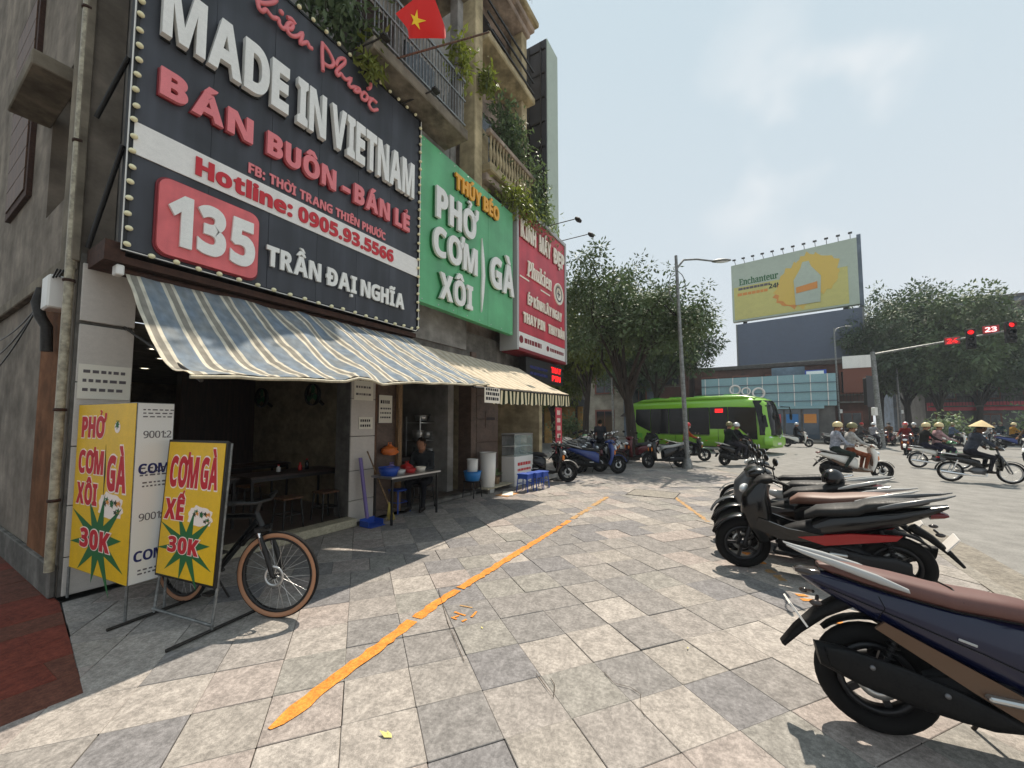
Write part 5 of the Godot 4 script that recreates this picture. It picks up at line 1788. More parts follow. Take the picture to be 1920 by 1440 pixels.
func yellow_face(o: Node3D, w: float, h: float, z: float, lines: Array, burst_y: float, dish: Vector2):
	for q in lines:   # text, x, y, width, cap
		letters(o, q[0], Vector3(q[1], q[2], z), q[3], q[4], 0.002, mats.print_white, {"fat": 2.4, "gap": 0.16, "single": false, "called": "print"})
		letters(o, q[0], Vector3(q[1], q[2], z + 0.002), q[3], q[4], 0.002, mats.print_red, {"fat": 1.0, "gap": 0.16, "single": false, "called": "print"})
	var mb := MB.new()
	mb.prism(burst(10, w * 0.17, w * 0.48, 0.85), 0, 0.0015)
	put(mb, "print", mats.print_green, o, Vector3(w * 0.5, burst_y, z))
	letters(o, "30K", Vector3(w * 0.2, burst_y - h * 0.05, z + 0.0015), w * 0.5, h * 0.105, 0.002, mats.print_white, {"fat": 2.4, "gap": 0.2, "single": false, "called": "print"})
	letters(o, "30K", Vector3(w * 0.2, burst_y - h * 0.05, z + 0.0037), w * 0.5, h * 0.105, 0.002, mats.print_red, {"fat": 1.0, "gap": 0.2, "single": false, "called": "print"})
	# printed picture of a plate of food
	var rng := RandomNumberGenerator.new()
	rng.seed = 5
	mb = MB.new()
	mb.prism(burst(14, w * 0.2, w * 0.215, 0.5), 0, 0.001)
	put(mb, "print", mats.print_white, o, Vector3(dish.x, dish.y, z))
	for k in 12:
		mb = MB.new()
		mb.prism(burst(5, w * 0.018, w * 0.04, 0.6), 0, 0.001)
		put(mb, "print", [mats.print_dark, mats.print_green, mats.board_orange][k % 3], o, Vector3(dish.x + rng.randf_range(-0.14, 0.14) * w, dish.y + rng.randf_range(-0.05, 0.05) * w, z + 0.0015 + k * 0.0002))

func build_small():
	var rng := RandomNumberGenerator.new()
	rng.seed = 12
	# front yellow board on a tube stand: corners found on its own plane
	var foot_l := on_ground(286, 1152)
	var foot_r := on_ground(398, 1186)
	var dir := (foot_r - foot_l)
	var len := dir.length()
	var turn := atan2(-dir.z, dir.x)
	var o := thing("street_sign_board", "yellow board sign reading rice with chicken on a grey tube stand before the bicycle", "sign", foot_l, turn)
	var w := len
	var lean := 0.05
	var tilt := group_part("board", o, Vector3(0, 0.33, 0), Vector3(-lean, 0, 0))
	var H := 1.15
	box_part("panel", Vector3(0, 0, -0.02), Vector3(w, H, 0.0), mats.black_metal, tilt)
	box_part("face", Vector3(0.02, 0.02, 0.0005), Vector3(w - 0.02, H - 0.02, 0.004), mats.sign_yellow, tilt)
	yellow_face(tilt, w, H, 0.0045, [["CƠM", w * 0.1, H * 0.66, w * 0.48, H * 0.21], ["GÀ", w * 0.63, H * 0.66, w * 0.27, H * 0.21], ["XẾ", w * 0.08, H * 0.42, w * 0.32, H * 0.14]], H * 0.24, Vector2(w * 0.68, H * 0.46))
	for x in [0.012, w - 0.012]:
		var mb := MB.new()
		mb.tube([Vector3(x, 0.012, 0.0), Vector3(x, 0.33, -0.032), Vector3(x, 0.33 + H * 0.98, -0.095)], 0.012, 6)
		put(mb, "leg", mats.galvan, o)
		mb = MB.new()
		mb.tube([Vector3(x, 0.014, -0.36), Vector3(x, 0.014, 0.3)], 0.013, 6)
		put(mb, "foot_bar", mats.iron, o)
	var mb3 := MB.new()
	mb3.tube([Vector3(0.0, 0.05, 0), Vector3(w, 0.05, 0)], 0.012, 6)
	put(mb3, "cross_bar", mats.galvan, o)
	# two-sided box sign behind it
	var c0 := on_ground(234, 1166)
	o = thing("street_box_sign", "yellow and white two-sided box sign reading noodle and rice beside the tiled pillar", "sign", c0, 0.0)
	var left := at_depth(160, 1060, -c0.z + 0.55)
	var d1 := Vector3(-0.98, 0, -0.45)   # yellow face runs back from the near corner
	var d2 := Vector3(0.11, 0, -0.24)
	for q in [[d1, 0.0], [d2, 1.0]]:
		var e: Vector3 = q[0]
		var ww := e.length()
		var yw: bool = q[1] < 0.5
		var pn := group_part("yellow_panel" if yw else "white_panel", o, (e if yw else Vector3.ZERO) + Vector3(0, 0.28, 0), Vector3(0, atan2(e.z, -e.x) if yw else atan2(-e.z, e.x), 0))
		var HH := 1.52
		box_part("panel", Vector3(0, 0, -0.015), Vector3(ww - (0.0 if yw else 0.0), HH, 0.0), mats.galvan, pn)
		box_part("face", Vector3(0.006, 0.006, 0.0005), Vector3(ww - 0.004, HH - 0.006, 0.004), mats.sign_yellow if yw else mats.white_plastic, pn)
		if yw:
			yellow_face(pn, ww, HH, 0.0045, [["PHỞ", ww * 0.1, HH * 0.8, ww * 0.4, HH * 0.12], ["CƠM", ww * 0.08, HH * 0.585, ww * 0.44, HH * 0.13], ["XÔI", ww * 0.08, HH * 0.4, ww * 0.36, HH * 0.12], ["GÀ", ww * 0.6, HH * 0.5, ww * 0.3, HH * 0.19]], HH * 0.2, Vector2(ww * 0.68, HH * 0.41))
			var mb := MB.new()
			mb.lathe([Vector2(0.05, 0), Vector2(0.05, 0.0012)], 18)
			put(mb, "print", mats.glass_clear if false else mats.print_white, pn, Vector3(ww * 0.72, HH * 0.86, 0.005), Vector3(PI / 2, 0, 0))
			mb = MB.new()
			mb.prism(burst(7, 0.02, 0.045, 1.0), 0, 0.0012)
			put(mb, "print", mats.print_green, pn, Vector3(ww * 0.72, HH * 0.875, 0.0066))
			mb = MB.new()
			mb.prism([Vector2(ww * 0.545, HH * 0.76), Vector2(ww * 0.565, HH * 0.6), Vector2(ww * 0.55, HH * 0.44), Vector2(ww * 0.54, HH * 0.6)], 0.0045, 0.006)
			put(mb, "print", mats.print_dark, pn)
		else:
			for k in 2:
				letters(pn, "9001:2", Vector3(0.05, HH * (0.8 - k * 0.46), 0.0045), ww * 0.75, 0.06, 0.002, mats.ink_soft, {"single": false, "called": "print", "font": "thin", "fat": 0.1})
				letters(pn, "COM", Vector3(0.03, HH * (0.6 - k * 0.48), 0.0045), ww * 0.8, 0.085, 0.002, mats.ink_blue, {"single": false, "called": "print", "fat": 0.2})
				text_lines(pn, 0.06, HH * (0.55 - k * 0.48), ww * 0.7, [[0.0, 0.012], [-0.03, 0.012]], rng, mats.ink_soft, 0.0055)
			text_lines(pn, 0.04, HH * 0.96, ww * 0.85, [[0.0, 0.01], [-0.03, 0.01], [-0.06, 0.01], [-0.5, 0.012], [-0.53, 0.012], [-0.56, 0.012]], rng, mats.ink_soft, 0.0055)
	for p in [Vector3.ZERO, d1, d2]:
		var mb := MB.new()
		mb.tube([p + Vector3(0, 0, 0) * 1.0, p + Vector3(0, 0.28, 0)], 0.011, 6)
		put(mb, "leg", mats.galvan, o)
	bicycle(rng)
	# litter and a floor cover
	for q in [[735, 1385, 0.08], [905, 1180, 0.03], [1290, 1215, 0.03]]:
		var g := on_ground(q[0], q[1])
		var lf := thing("dry_leaf", "dry yellow leaf lying on the stone tiles", "leaf", g + Vector3(0, 0.006, 0), rng.randf() * TAU, "fallen leaves")
		var mb := MB.new()
		leaf(mb, Vector3.ZERO, Vector3(0.97, 0.2, 0).normalized(), q[2], q[2] * 0.4)
		leaf(mb, Vector3.ZERO, Vector3(0.9, 0.3, 0.3).normalized(), q[2] * 0.6, q[2] * 0.25)
		put(mb, "blade", mats.leaf_dry, lf)
	var mc := thing("utility_cover", "square metal utility cover set in the stone pavement", "cover", on_ground(1225, 926) + Vector3(0, 0.0, 0), TURN)
	box_part("plate", Vector3(-0.4, -0.01, -0.5), Vector3(0.4, 0.008, 0.5), mats.kerb, mc, 0.003)
	for q in [[-0.42, -0.401, -0.52, 0.52], [0.401, 0.42, -0.52, 0.52]]:
		box_part("frame", Vector3(q[0], -0.01, q[2]), Vector3(q[1], 0.009, q[3]), mats.iron, mc)
	for q in [[-0.52, -0.501], [0.501, 0.52]]:
		box_part("frame", Vector3(-0.4, -0.01, q[0]), Vector3(0.4, 0.009, q[1]), mats.iron, mc)

func spoke_wheel(parent: Node3D, called: String, pos: Vector3, R: float, tr: float, tyre: Material, rim: Material, spokes: int, axis_rot := Vector3(PI / 2, 0, 0)) -> Node3D:
	# wheel in the local x-y plane of its parent
	var wnode := group_part(called, parent, pos, axis_rot)
	var mb := MB.new()
	var prof := []
	for i in 10:
		var a := TAU * i / 10
		prof.append(Vector2(R - tr + cos(a) * tr, sin(a) * tr))
	mb.ring_lathe(prof, 44)
	put(mb, "tyre", tyre, wnode)
	if tyre == mats.tyre_tan:
		mb = MB.new()
		var tread := []
		for i in 6:
			var a := lerpf(-0.95, 0.95, i / 5.0)
			tread.append(Vector2(R - tr + cos(a) * (tr + 0.002), sin(a) * (tr + 0.002)))
		tread.append(Vector2(R - tr * 0.6, 0.0))
		mb.ring_lathe(tread, 44)
		put(mb, "tread", mats.tyre, wnode)
	mb = MB.new()
	mb.ring_lathe([Vector2(R - tr * 2.6, -tr * 0.5), Vector2(R - tr * 1.7, -tr * 0.6), Vector2(R - tr * 1.7, tr * 0.6), Vector2(R - tr * 2.6, tr * 0.5)], 44)
	put(mb, "rim", rim, wnode)
	mb = MB.new()
	mb.lathe([Vector2(0.0, -0.05), Vector2(0.025, -0.05), Vector2(0.018, 0), Vector2(0.025, 0.05), Vector2(0.0, 0.05)], 12)
	put(mb, "hub", rim, wnode)
	mb = MB.new()
	for k in spokes:
		var a := TAU * k / spokes
		var sd := 0.04 if k % 2 == 0 else -0.04
		var a2 := a + (0.5 if k % 4 < 2 else -0.5)
		mb.tube([Vector3(cos(a2) * 0.024, sd, sin(a2) * 0.024), Vector3(cos(a) * (R - tr * 2.3), 0, sin(a) * (R - tr * 2.3))], 0.0016, 4, false)
	put(mb, "spokes", mats.steel, wnode)
	return wnode

func bicycle(rng: RandomNumberGenerator):
	var fw := on_ground(508, 1164)
	var rw := on_ground(345, 1128)
	var dir := (fw - rw)
	dir = dir.normalized()
	var o := thing("bicycle", "dark mountain bicycle with tan tyres parked behind the yellow board sign", "bicycle", fw - dir * 0.55, atan2(-dir.z, dir.x))
	var R := 0.355
	var f := Vector3(0.55, R, 0)
	var r := Vector3(-0.55, R, 0)
	var axis := Vector3(0.34, 0.86, 0)
	var sr := group_part("steering", o, axis, Vector3(0, 0.27, 0))
	spoke_wheel(sr, "front_wheel", f - axis, R, 0.026, mats.tyre_tan, mats.black_metal, 28)
	spoke_wheel(o, "rear_wheel", r, R, 0.026, mats.tyre_tan, mats.black_metal, 28)
	var mb := MB.new()
	mb.ring_lathe([Vector2(0.062, -0.002), Vector2(0.088, -0.002), Vector2(0.088, 0.002), Vector2(0.062, 0.002)], 24)
	for k in 5:
		var a := TAU * k / 5
		mb.tube([Vector3(cos(a) * 0.02, 0, sin(a) * 0.02), Vector3(cos(a) * 0.066, 0, sin(a) * 0.066)], 0.004, 4)
	put(mb, "brake_disc", mats.steel, sr, f - axis + Vector3(0, 0, 0.055), Vector3(PI / 2, 0, 0))
	mb = MB.new()
	var hd := Vector3(0.34, 0.86, 0)
	for sz in [-1, 1]:
		mb.tube([f + Vector3(0, 0, sz * 0.065), f + Vector3(-0.07, 0.2, sz * 0.065), Vector3(0.41, 0.72, sz * 0.062)], [0.018, 0.02, 0.016], 8)
	mb.box(Vector3(0.41, 0.73, 0), Vector3(0.05, 0.04, 0.16))
	mb.tube([Vector3(0.41, 0.72, 0), hd], 0.024, 8)
	put(mb, "fork", mats.black_metal, sr, -axis)
	mb = MB.new()
	for sz in [-1, 1]:
		mb.tube([Vector3(0.455, 0.58, sz * 0.065), Vector3(0.415, 0.71, sz * 0.065)], 0.0165, 8)
	put(mb, "fork_stanchion", mats.chrome, sr, -axis)
	mb = MB.new()
	var bb := Vector3(-0.12, 0.31, 0)
	var st := Vector3(-0.26, 0.78, 0)
	mb.tube([Vector3(0.37, 0.8, 0), bb], [0.03, 0.03], 10)
	mb.tube([Vector3(0.36, 0.84, 0), st], 0.024, 10)
	mb.tube([bb, st + Vector3(-0.02, 0.1, 0)], 0.02, 10)
	for sz in [-1, 1]:
		mb.tube([bb + Vector3(0, 0, sz * 0.03), r + Vector3(0, 0, sz * 0.065)], 0.011, 6)
		mb.tube([st + Vector3(0, -0.03, sz * 0.02), r + Vector3(0, 0, sz * 0.065)], 0.01, 6)
	put(mb, "frame", mats.paint_black, o)
	mb = MB.new()
	mb.tube([hd, hd + Vector3(0.03, 0.09, 0)], 0.018, 8)
	mb.tube([Vector3(0.32, 0.99, -0.27), Vector3(0.4, 0.96, -0.1), Vector3(0.4, 0.96, 0.1), Vector3(0.32, 0.99, 0.27)], 0.014, 8)
	put(mb, "handlebar", mats.black_metal, sr, -axis)
	for sz in [-1, 1]:
		mb = MB.new()
		mb.tube([Vector3(0.35, 0.98, sz * 0.17), Vector3(0.318, 0.99, sz * 0.28)], 0.019, 8)
		put(mb, "grip", mats.plastic_black, sr, -axis)
	mb = MB.new()
	mb.loft([[-0.14, 0.93, 0.012, 0.02], [-0.24, 0.94, 0.02, 0.045], [-0.36, 0.945, 0.025, 0.075], [-0.41, 0.94, 0.012, 0.05]], 12)
	put(mb, "saddle", mats.plastic_black, o)
	mb = MB.new()
	mb.ring_lathe([Vector2(0.08, -0.003), Vector2(0.095, -0.003), Vector2(0.095, 0.003), Vector2(0.08, 0.003)], 24, Transform3D(Basis(Vector3(1, 0, 0), PI / 2), bb + Vector3(0, 0, 0.05)))
	mb.tube([bb + Vector3(-0.085, 0, 0.05), bb + Vector3(0.085, 0, 0.05)], 0.006, 5)
	mb.tube([bb + Vector3(0, 0, -0.07), bb + Vector3(0, 0, 0.07)], 0.016, 8)
	mb.tube([bb + Vector3(0, 0, 0.06), bb + Vector3(0.12, -0.12, 0.075)], 0.01, 6)
	mb.tube([bb + Vector3(0, 0, -0.06), bb + Vector3(-0.12, 0.12, -0.075)], 0.01, 6)
	mb.box(bb + Vector3(0.12, -0.12, 0.12), Vector3(0.09, 0.02, 0.08))
	mb.box(bb + Vector3(-0.12, 0.12, -0.12), Vector3(0.09, 0.02, 0.08))
	put(mb, "crankset", mats.iron, o)
	mb = MB.new()
	mb.tube([bb + Vector3(0, 0.09, 0.05), r + Vector3(0, 0.05, 0.05)], 0.005, 4)
	mb.tube([bb + Vector3(0, -0.09, 0.05), r + Vector3(0, -0.05, 0.05)], 0.005, 4)
	put(mb, "chain", mats.iron, o)
	mb = MB.new()
	var pts := []
	for k in 12:
		var a := 1.75 + k * 0.07
		pts.append(f + Vector3(cos(a) * (R + 0.05), sin(a) * (R + 0.05), 0))
	mb.tube(pts, 0.022, 6)
	put(mb, "mudguard", mats.plastic_black, sr, -axis)
	mb = MB.new()
	mb.tube([Vector3(-0.3, 0.33, -0.07), Vector3(-0.22, 0.0, -0.2)], 0.009, 6)
	put(mb, "kickstand", mats.iron, o)

# ---------- the far side of the crossing ----------
func far_house(label: String, s: float, t0: float, t1: float, h: float, depth: float, wall: Material, floors: int, cols: int, opt := {}) -> Node3D:
	# a house whose front looks back along the street (towards smaller s)
	var o := fthing("town_house", label, "house", s, ROAD, t0, opt.get("group", "houses across the crossing"))
	var w := t1 - t0
	box_part("wall", Vector3(0, 0, 0), Vector3(depth, h, w), wall, o)
	box_part("roof", Vector3(-0.3, h + 0.003, -0.15), Vector3(depth, h + 0.35, w + 0.15), opt.get("roof", mats.tin_roof), o)
	var fh := h / floors
	for f in floors:
		for c in cols:
			var z := w * (c + 0.5) / cols
			var ww := w / cols * 0.52
			var y := f * fh
			var wh := fh * (0.62 if f > 0 else 0.75)
			var y0 := y + (fh * 0.2 if f > 0 else 0.05)
			var fr := box_part("window" if f > 0 else "door", Vector3(-0.06, y0, z - ww / 2), Vector3(0.0, y0 + wh, z + ww / 2), opt.get("frame", mats.shutter_brown), o)
			box_part("pane", Vector3(-0.045, -wh * 0.44, -ww * 0.42), Vector3(-0.035, wh * 0.44, -0.03), mats.glass_dark, fr)
			box_part("pane", Vector3(-0.045, -wh * 0.44, 0.03), Vector3(-0.035, wh * 0.44, ww * 0.42), mats.glass_dark, fr)
			if f > 0:
				box_part("sill", Vector3(-0.16, y0 - 0.1, z - ww / 2 - 0.1), Vector3(-0.002, y0 - 0.02, z + ww / 2 + 0.1), mats.concrete, o)
		if opt.get("balcony", false) and f > 0:
			box_part("balcony", Vector3(-0.9, f * fh - 0.1, 0.15), Vector3(-0.003, f * fh + 0.03, w - 0.15), mats.concrete, o)
			var mb := MB.new()
			var n := int(w / 0.25)
			for k in n + 1:
				mb.box(Vector3(-0.87, f * fh + 0.5, 0.2 + (w - 0.4) * k / n), Vector3(0.03, 0.9, 0.03))
			mb.box(Vector3(-0.87, f * fh + 0.97, w / 2), Vector3(0.05, 0.05, w - 0.4))
			put(mb, "railing", mats.iron, o)
	if opt.has("sign"):
		box_part("shop_sign", Vector3(-0.25, fh * 0.86, 0.1), Vector3(-0.07, fh * 1.12, w - 0.1), opt.sign, o)
	if opt.has("awning"):
		var mb := MB.new()
		mb.flat()
		mb.box(Vector3(-0.8, fh * 0.82, w / 2), Vector3(1.6, 0.05, w - 0.1), Basis(Vector3(0, 0, 1), 0.25))
		put(mb, "shop_awning", opt.awning, o)
	return o

func build_far_side():
	var rng := RandomNumberGenerator.new()
	rng.seed = 51
	# pavement beyond the crossing
	var fp := structure("far_pavement")
	var mb := MB.new()
	slab_prism(mb, PackedVector2Array([st_to_xz(Vector2(40.0, -60)), st_to_xz(Vector2(40.0, 12)), st_to_xz(Vector2(44.0, 16)), st_to_xz(Vector2(120, 16)), st_to_xz(Vector2(120, -60))]), -0.4, ROAD + 0.14)
	put(mb, "slab", mats.gutter, fp)
	var far_pavement_right := structure("far_pavement")
	mb = MB.new()
	slab_prism(mb, PackedVector2Array([st_to_xz(Vector2(42.0, 34)), st_to_xz(Vector2(160, 34)), st_to_xz(Vector2(160, 80)), st_to_xz(Vector2(42, 80))]), -0.4, ROAD + 0.14)
	put(mb, "slab", mats.gutter, far_pavement_right)
	# row of houses behind the bus, from the trees to the billboard
	far_house("grey three storey house far behind the big tree", 47, -46, -37, 12, 9, mats.wall_far_a, 3, 3, {"balcony": true})
	far_house("pale cream house with brown shutters far behind the big tree trunk", 46, -37, -29, 10, 9, mats.wall_far_b, 3, 3, {"sign": mats.sign_white})
	far_house("pale grey house with white columns behind the bus rear", 46, -29, -22, 9.5, 9, mats.wall_far_a, 3, 2, {"awning": mats.tin_roof})
	far_house("grey house with closed brown shutters behind the bus roof", 46, -22, -17, 8, 9, mats.wall_far_c, 2, 2, {"frame": mats.shutter_brown, "sign": mats.tin_roof})
	far_house("beige house with one wide brown door above the bus", 46, -17, -12.5, 8.5, 9, mats.wall_far_b, 2, 1, {"frame": mats.shutter_brown})
	far_house("narrow blue grey house with tin canopy left of the billboard house", 46, -12.5, -9, 9.5, 9, mats.wall_far_e, 3, 1, {"awning": mats.tin_roof})
	far_house("dark brown timber house beside the billboard posts", 46, -9, -5.5, 9.5, 9, mats.wall_far_d, 2, 1, {"frame": mats.wood_dark})
	# the house that carries the billboards
	var b := far_house("red brown house with balcony under the dark billboard", 47, -5.0, 9.5, 7.2, 9, mats.wall_far_d, 2, 5, {"balcony": true, "frame": mats.shutter_brown})
	box_part("blue_shed", Vector3(-1.2, 5.0, 7.0), Vector3(-0.91, 7.0, 9.6), mats.wall_far_e, b)
	box_part("blue_shed", Vector3(-1.22, 5.0, 9.6), Vector3(-0.91, 6.6, 11.2), mats.plastic_blue, b)
	box_part("shed_window", Vector3(-1.26, 6.1, 9.7), Vector3(-1.221, 6.5, 11.0), mats.white_plastic, b)
	box_part("white_hoarding", Vector3(-1.1, 6.6, 12.4), Vector3(-0.95, 7.7, 14.4), mats.sign_white, b)
	box_part("red_shutter", Vector3(-1.0, 4.4, 12.4), Vector3(-0.92, 6.59, 14.4), mats.shutter_brown, b)
	# teal covered shop front before it
	var g := fthing("teal_shop_hoarding", "teal netted hoarding over a glass shop front across the crossing", "hoarding", 43.5, ROAD, -4.0)
	box_part("hoarding_panel", Vector3(0, 3.2, 0), Vector3(2.5, 6.0, 10.5), mats.teal, g)
	for k in 9:
		box_part("hoarding_batten", Vector3(-0.06, 3.2, 0.3 + k * 1.2), Vector3(-0.003, 6.0, 0.36 + k * 1.2), mats.sign_white, g)
	for k in 3:
		box_part("hoarding_batten", Vector3(-0.1, 3.6 + k * 0.8, 0.0), Vector3(-0.061, 3.66 + k * 0.8, 10.5), mats.wall_far_e, g)
	for q in [[0.3, 1.0], [1.2, 0.8], [2.2, 1.1]]:
		mb = MB.new()
		mb.lathe([Vector2(q[1] * 0.5, 0), Vector2(q[1] * 0.5, 0.02), Vector2(q[1] * 0.34, 0.02), Vector2(q[1] * 0.34, 0.0)], 18, Transform3D(), false)
		put(mb, "logo_ring", mats.sign_white, g, Vector3(-0.104, 4.9 - q[0] * 0.2, 2.6 + q[0]), Vector3(0, 0, PI / 2))
	box_part("shop_wall", Vector3(0.3, 0, 0.1), Vector3(2.4, 3.19, 10.4), mats.wall_far_c, g)
	for k in 4:
		var p := box_part("shop_window", Vector3(0.24, 0.25, 4.2 + k * 1.3), Vector3(0.297, 2.9, 5.35 + k * 1.3), mats.glass_blue, g)
		box_part("poster", Vector3(-0.06, 0.1, -0.5), Vector3(-0.032, 0.9, 0.4), [mats.plastic_green, mats.sign_red, mats.plastic_sky, mats.board_orange][k], p)
	box_part("fascia", Vector3(-0.2, 2.95, 4.0), Vector3(0.23, 3.19, 9.6), mats.teal, g)
	# billboards on posts
	var bl := at_depth(1372, 560, 50.0)
	var br := at_depth(1612, 560, 42.0)
	var e := br - bl
	e.y = 0
	var w := e.length()
	var turn := atan2(-e.z, e.x)
	var pos := Vector3(bl.x, ROAD, bl.z)
	var k0 := 50.0 / 740.0
	var o := thing("billboard", "large pale yellow and green drink billboard on top of the dark one", "billboard", pos, turn)
	var y0 := 14.6
	var y1 := 22.0
	box_part("board", Vector3(0, y0, -1.0), Vector3(w, y1, -0.2), mats.board_pale, o)
	box_part("yellow_field", Vector3(0.25, y0 + 0.2, -0.198), Vector3(w * 0.93, y0 + 4.4, -0.17), mats.board_yellow, o)
	box_part("green_field", Vector3(0.25, y0 + 4.41, -0.198), Vector3(w * 0.93, y1 - 0.2, -0.17), mats.board_pale, o)
	for q in [[0.57, 3.2, 2.3, mats.board_gold], [0.51, 2.6, 1.7, mats.board_orange], [0.73, 4.2, 2.0, mats.board_gold], [0.66, 5.0, 1.6, mats.board_gold]]:
		mb = MB.new()
		mb.prism(burst(16, q[2] * 0.9, q[2], 1.15), 0, 0.01 + 0.004 * q[1])
		put(mb, "printed_fruit", q[3], o, Vector3(w * q[0], y0 + q[1], -0.168))
	mb = MB.new()
	mb.prism([Vector2(-1.1, -2.6), Vector2(1.2, -2.6), Vector2(1.35, 0.4), Vector2(0.5, 1.7), Vector2(0.3, 2.4), Vector2(-0.3, 2.4), Vector2(-0.5, 1.7), Vector2(-1.2, 0.4)], 0, 0.05)
	put(mb, "printed_bottle", mats.board_pale, o, Vector3(w * 0.63, y0 + 3.5, -0.135))
	mb = MB.new()
	mb.prism([Vector2(-1.0, -0.6), Vector2(1.0, -0.4), Vector2(1.0, 0.4), Vector2(-1.0, 0.1)], 0, 0.03)
	put(mb, "printed_label", mats.board_orange, o, Vector3(w * 0.63, y0 + 2.9, -0.083))
	letters(o, "Enchanteur", Vector3(w * 0.07, y0 + 4.6, -0.168), w * 0.34, 0.8, 0.02, mats.print_green, {"font": "serif", "fat": 0.2, "single": false, "called": "printed_letters", "gap": 0.03})
	letters(o, "24H", Vector3(w * 0.33, y0 + 3.5, -0.168), w * 0.1, 0.55, 0.02, mats.print_dark, {"fat": 0.6, "single": false, "called": "printed_letters"})
	text_lines(o, w * 0.06, y0 + 3.9, w * 0.28, [[0.2, 0.3]], rng, mats.ink_soft, -0.16)
	text_lines(o, w * 0.05, y0 + 3.0, w * 0.27, [[0.4, 0.35]], rng, mats.board_orange, -0.16)
	for k in 12:
		mb = MB.new()
		mb.tube([Vector3(w * (k + 0.5) / 12, y1, -0.5), Vector3(w * (k + 0.5) / 12, y1 + 0.4, 0.4)], 0.03, 4)
		mb.box(Vector3(w * (k + 0.5) / 12, y1 + 0.4, 0.5), Vector3(0.35, 0.14, 0.25))
		put(mb, "flood_lamp", mats.iron, o)
	box_part("end_frame", Vector3(w + 0.005, y0 - 0.2, -1.6), Vector3(w + 0.35, y1 + 0.3, -0.2), mats.wall_far_e, o)
	for k in 4:
		mb = MB.new()
		mb.tube([Vector3(w + 0.2, y0 + k * 1.9, -1.5), Vector3(w + 0.2, y0 + 1.9 + k * 1.9, -0.3)], 0.06, 5)
		put(mb, "frame_strut", mats.galvan, o)
	for x in [1.2, w - 1.2]:
		box_part("post", Vector3(x - 0.2, 0, -1.5), Vector3(x + 0.2, y1 - 1.0, -1.05), mats.iron, o)
	var o2 := thing("billboard", "dark blue grey switched off screen billboard under the drink billboard", "billboard", pos, turn)
	box_part("screen_panel", Vector3(0.5, 8.9, -0.9), Vector3(w + 0.15, 14.2, -0.15), mats.board_led, o2)
	for q in [[0.35, 0.5, 8.75, 14.2], [w + 0.151, w + 0.3, 8.75, 14.2]]:
		box_part("frame", Vector3(q[0], q[2], -0.95), Vector3(q[1] - 0.002, q[3], -0.05), mats.galvan, o2)
	box_part("frame", Vector3(0.5, 8.72, -0.95), Vector3(w + 0.15, 8.89, -0.05), mats.galvan, o2)
	for x in [2.2, w * 0.5, w - 2.0]:
		box_part("post", Vector3(x - 0.15, 0, -1.4), Vector3(x + 0.15, 9.5, -0.96), mats.iron, o2)
	# houses to the right, behind the second group of trees
	far_house("grey house behind the traffic lights", 62, 17, 30, 14, 10, mats.wall_far_c, 4, 4, {"sign": mats.sign_red, "balcony": true})
	far_house("tall blue grey house at the end of the road behind the right trees", 95, 22, 44, 22, 10, mats.wall_far_e, 5, 5, {"balcony": true})
	far_house("pale house far down the road beyond the traffic lights", 90, 46, 70, 14, 10, mats.wall_far_a, 4, 5, {"sign": mats.sign_white})
	far_house("low cream shop row far right beyond the black car", 70, 40, 60, 7, 10, mats.wall_far_b, 2, 6, {"awning": mats.sign_red})
	far_house("grey apartment block behind the cream shop row", 120, 60, 110, 20, 12, mats.wall_far_c, 5, 8)
	# low yellow wall with a dark canopy beyond the phone shop
	var y := fthing("yellow_wall", "low yellow wall under a dark canopy beyond the phone shop", "wall", 30.0, ROAD, -16.0)
	box_part("wall_face", Vector3(0, 0, -6), Vector3(0.3, 3.0, 4.5), mats.wall_far_y, y)
	box_part("canopy", Vector3(-1.5, 3.0, -6.2), Vector3(0.5, 3.5, 4.8), mats.tarp_dark, y)
	for k in 4:
		box_part("post", Vector3(-0.12, 0, -5.0 + k * 3.0), Vector3(-0.003, 3.0, -4.85 + k * 3.0), mats.wood_dark, y)
	far_house("white narrow tower house far behind the red sign", 60, -60, -50, 19, 9, mats.wall_far_a, 5, 3)
	# black car waiting far right
	car(S(62, ROAD, 24.5), TURN + 0.35, "black saloon car far across the crossing", mats.paint_black)

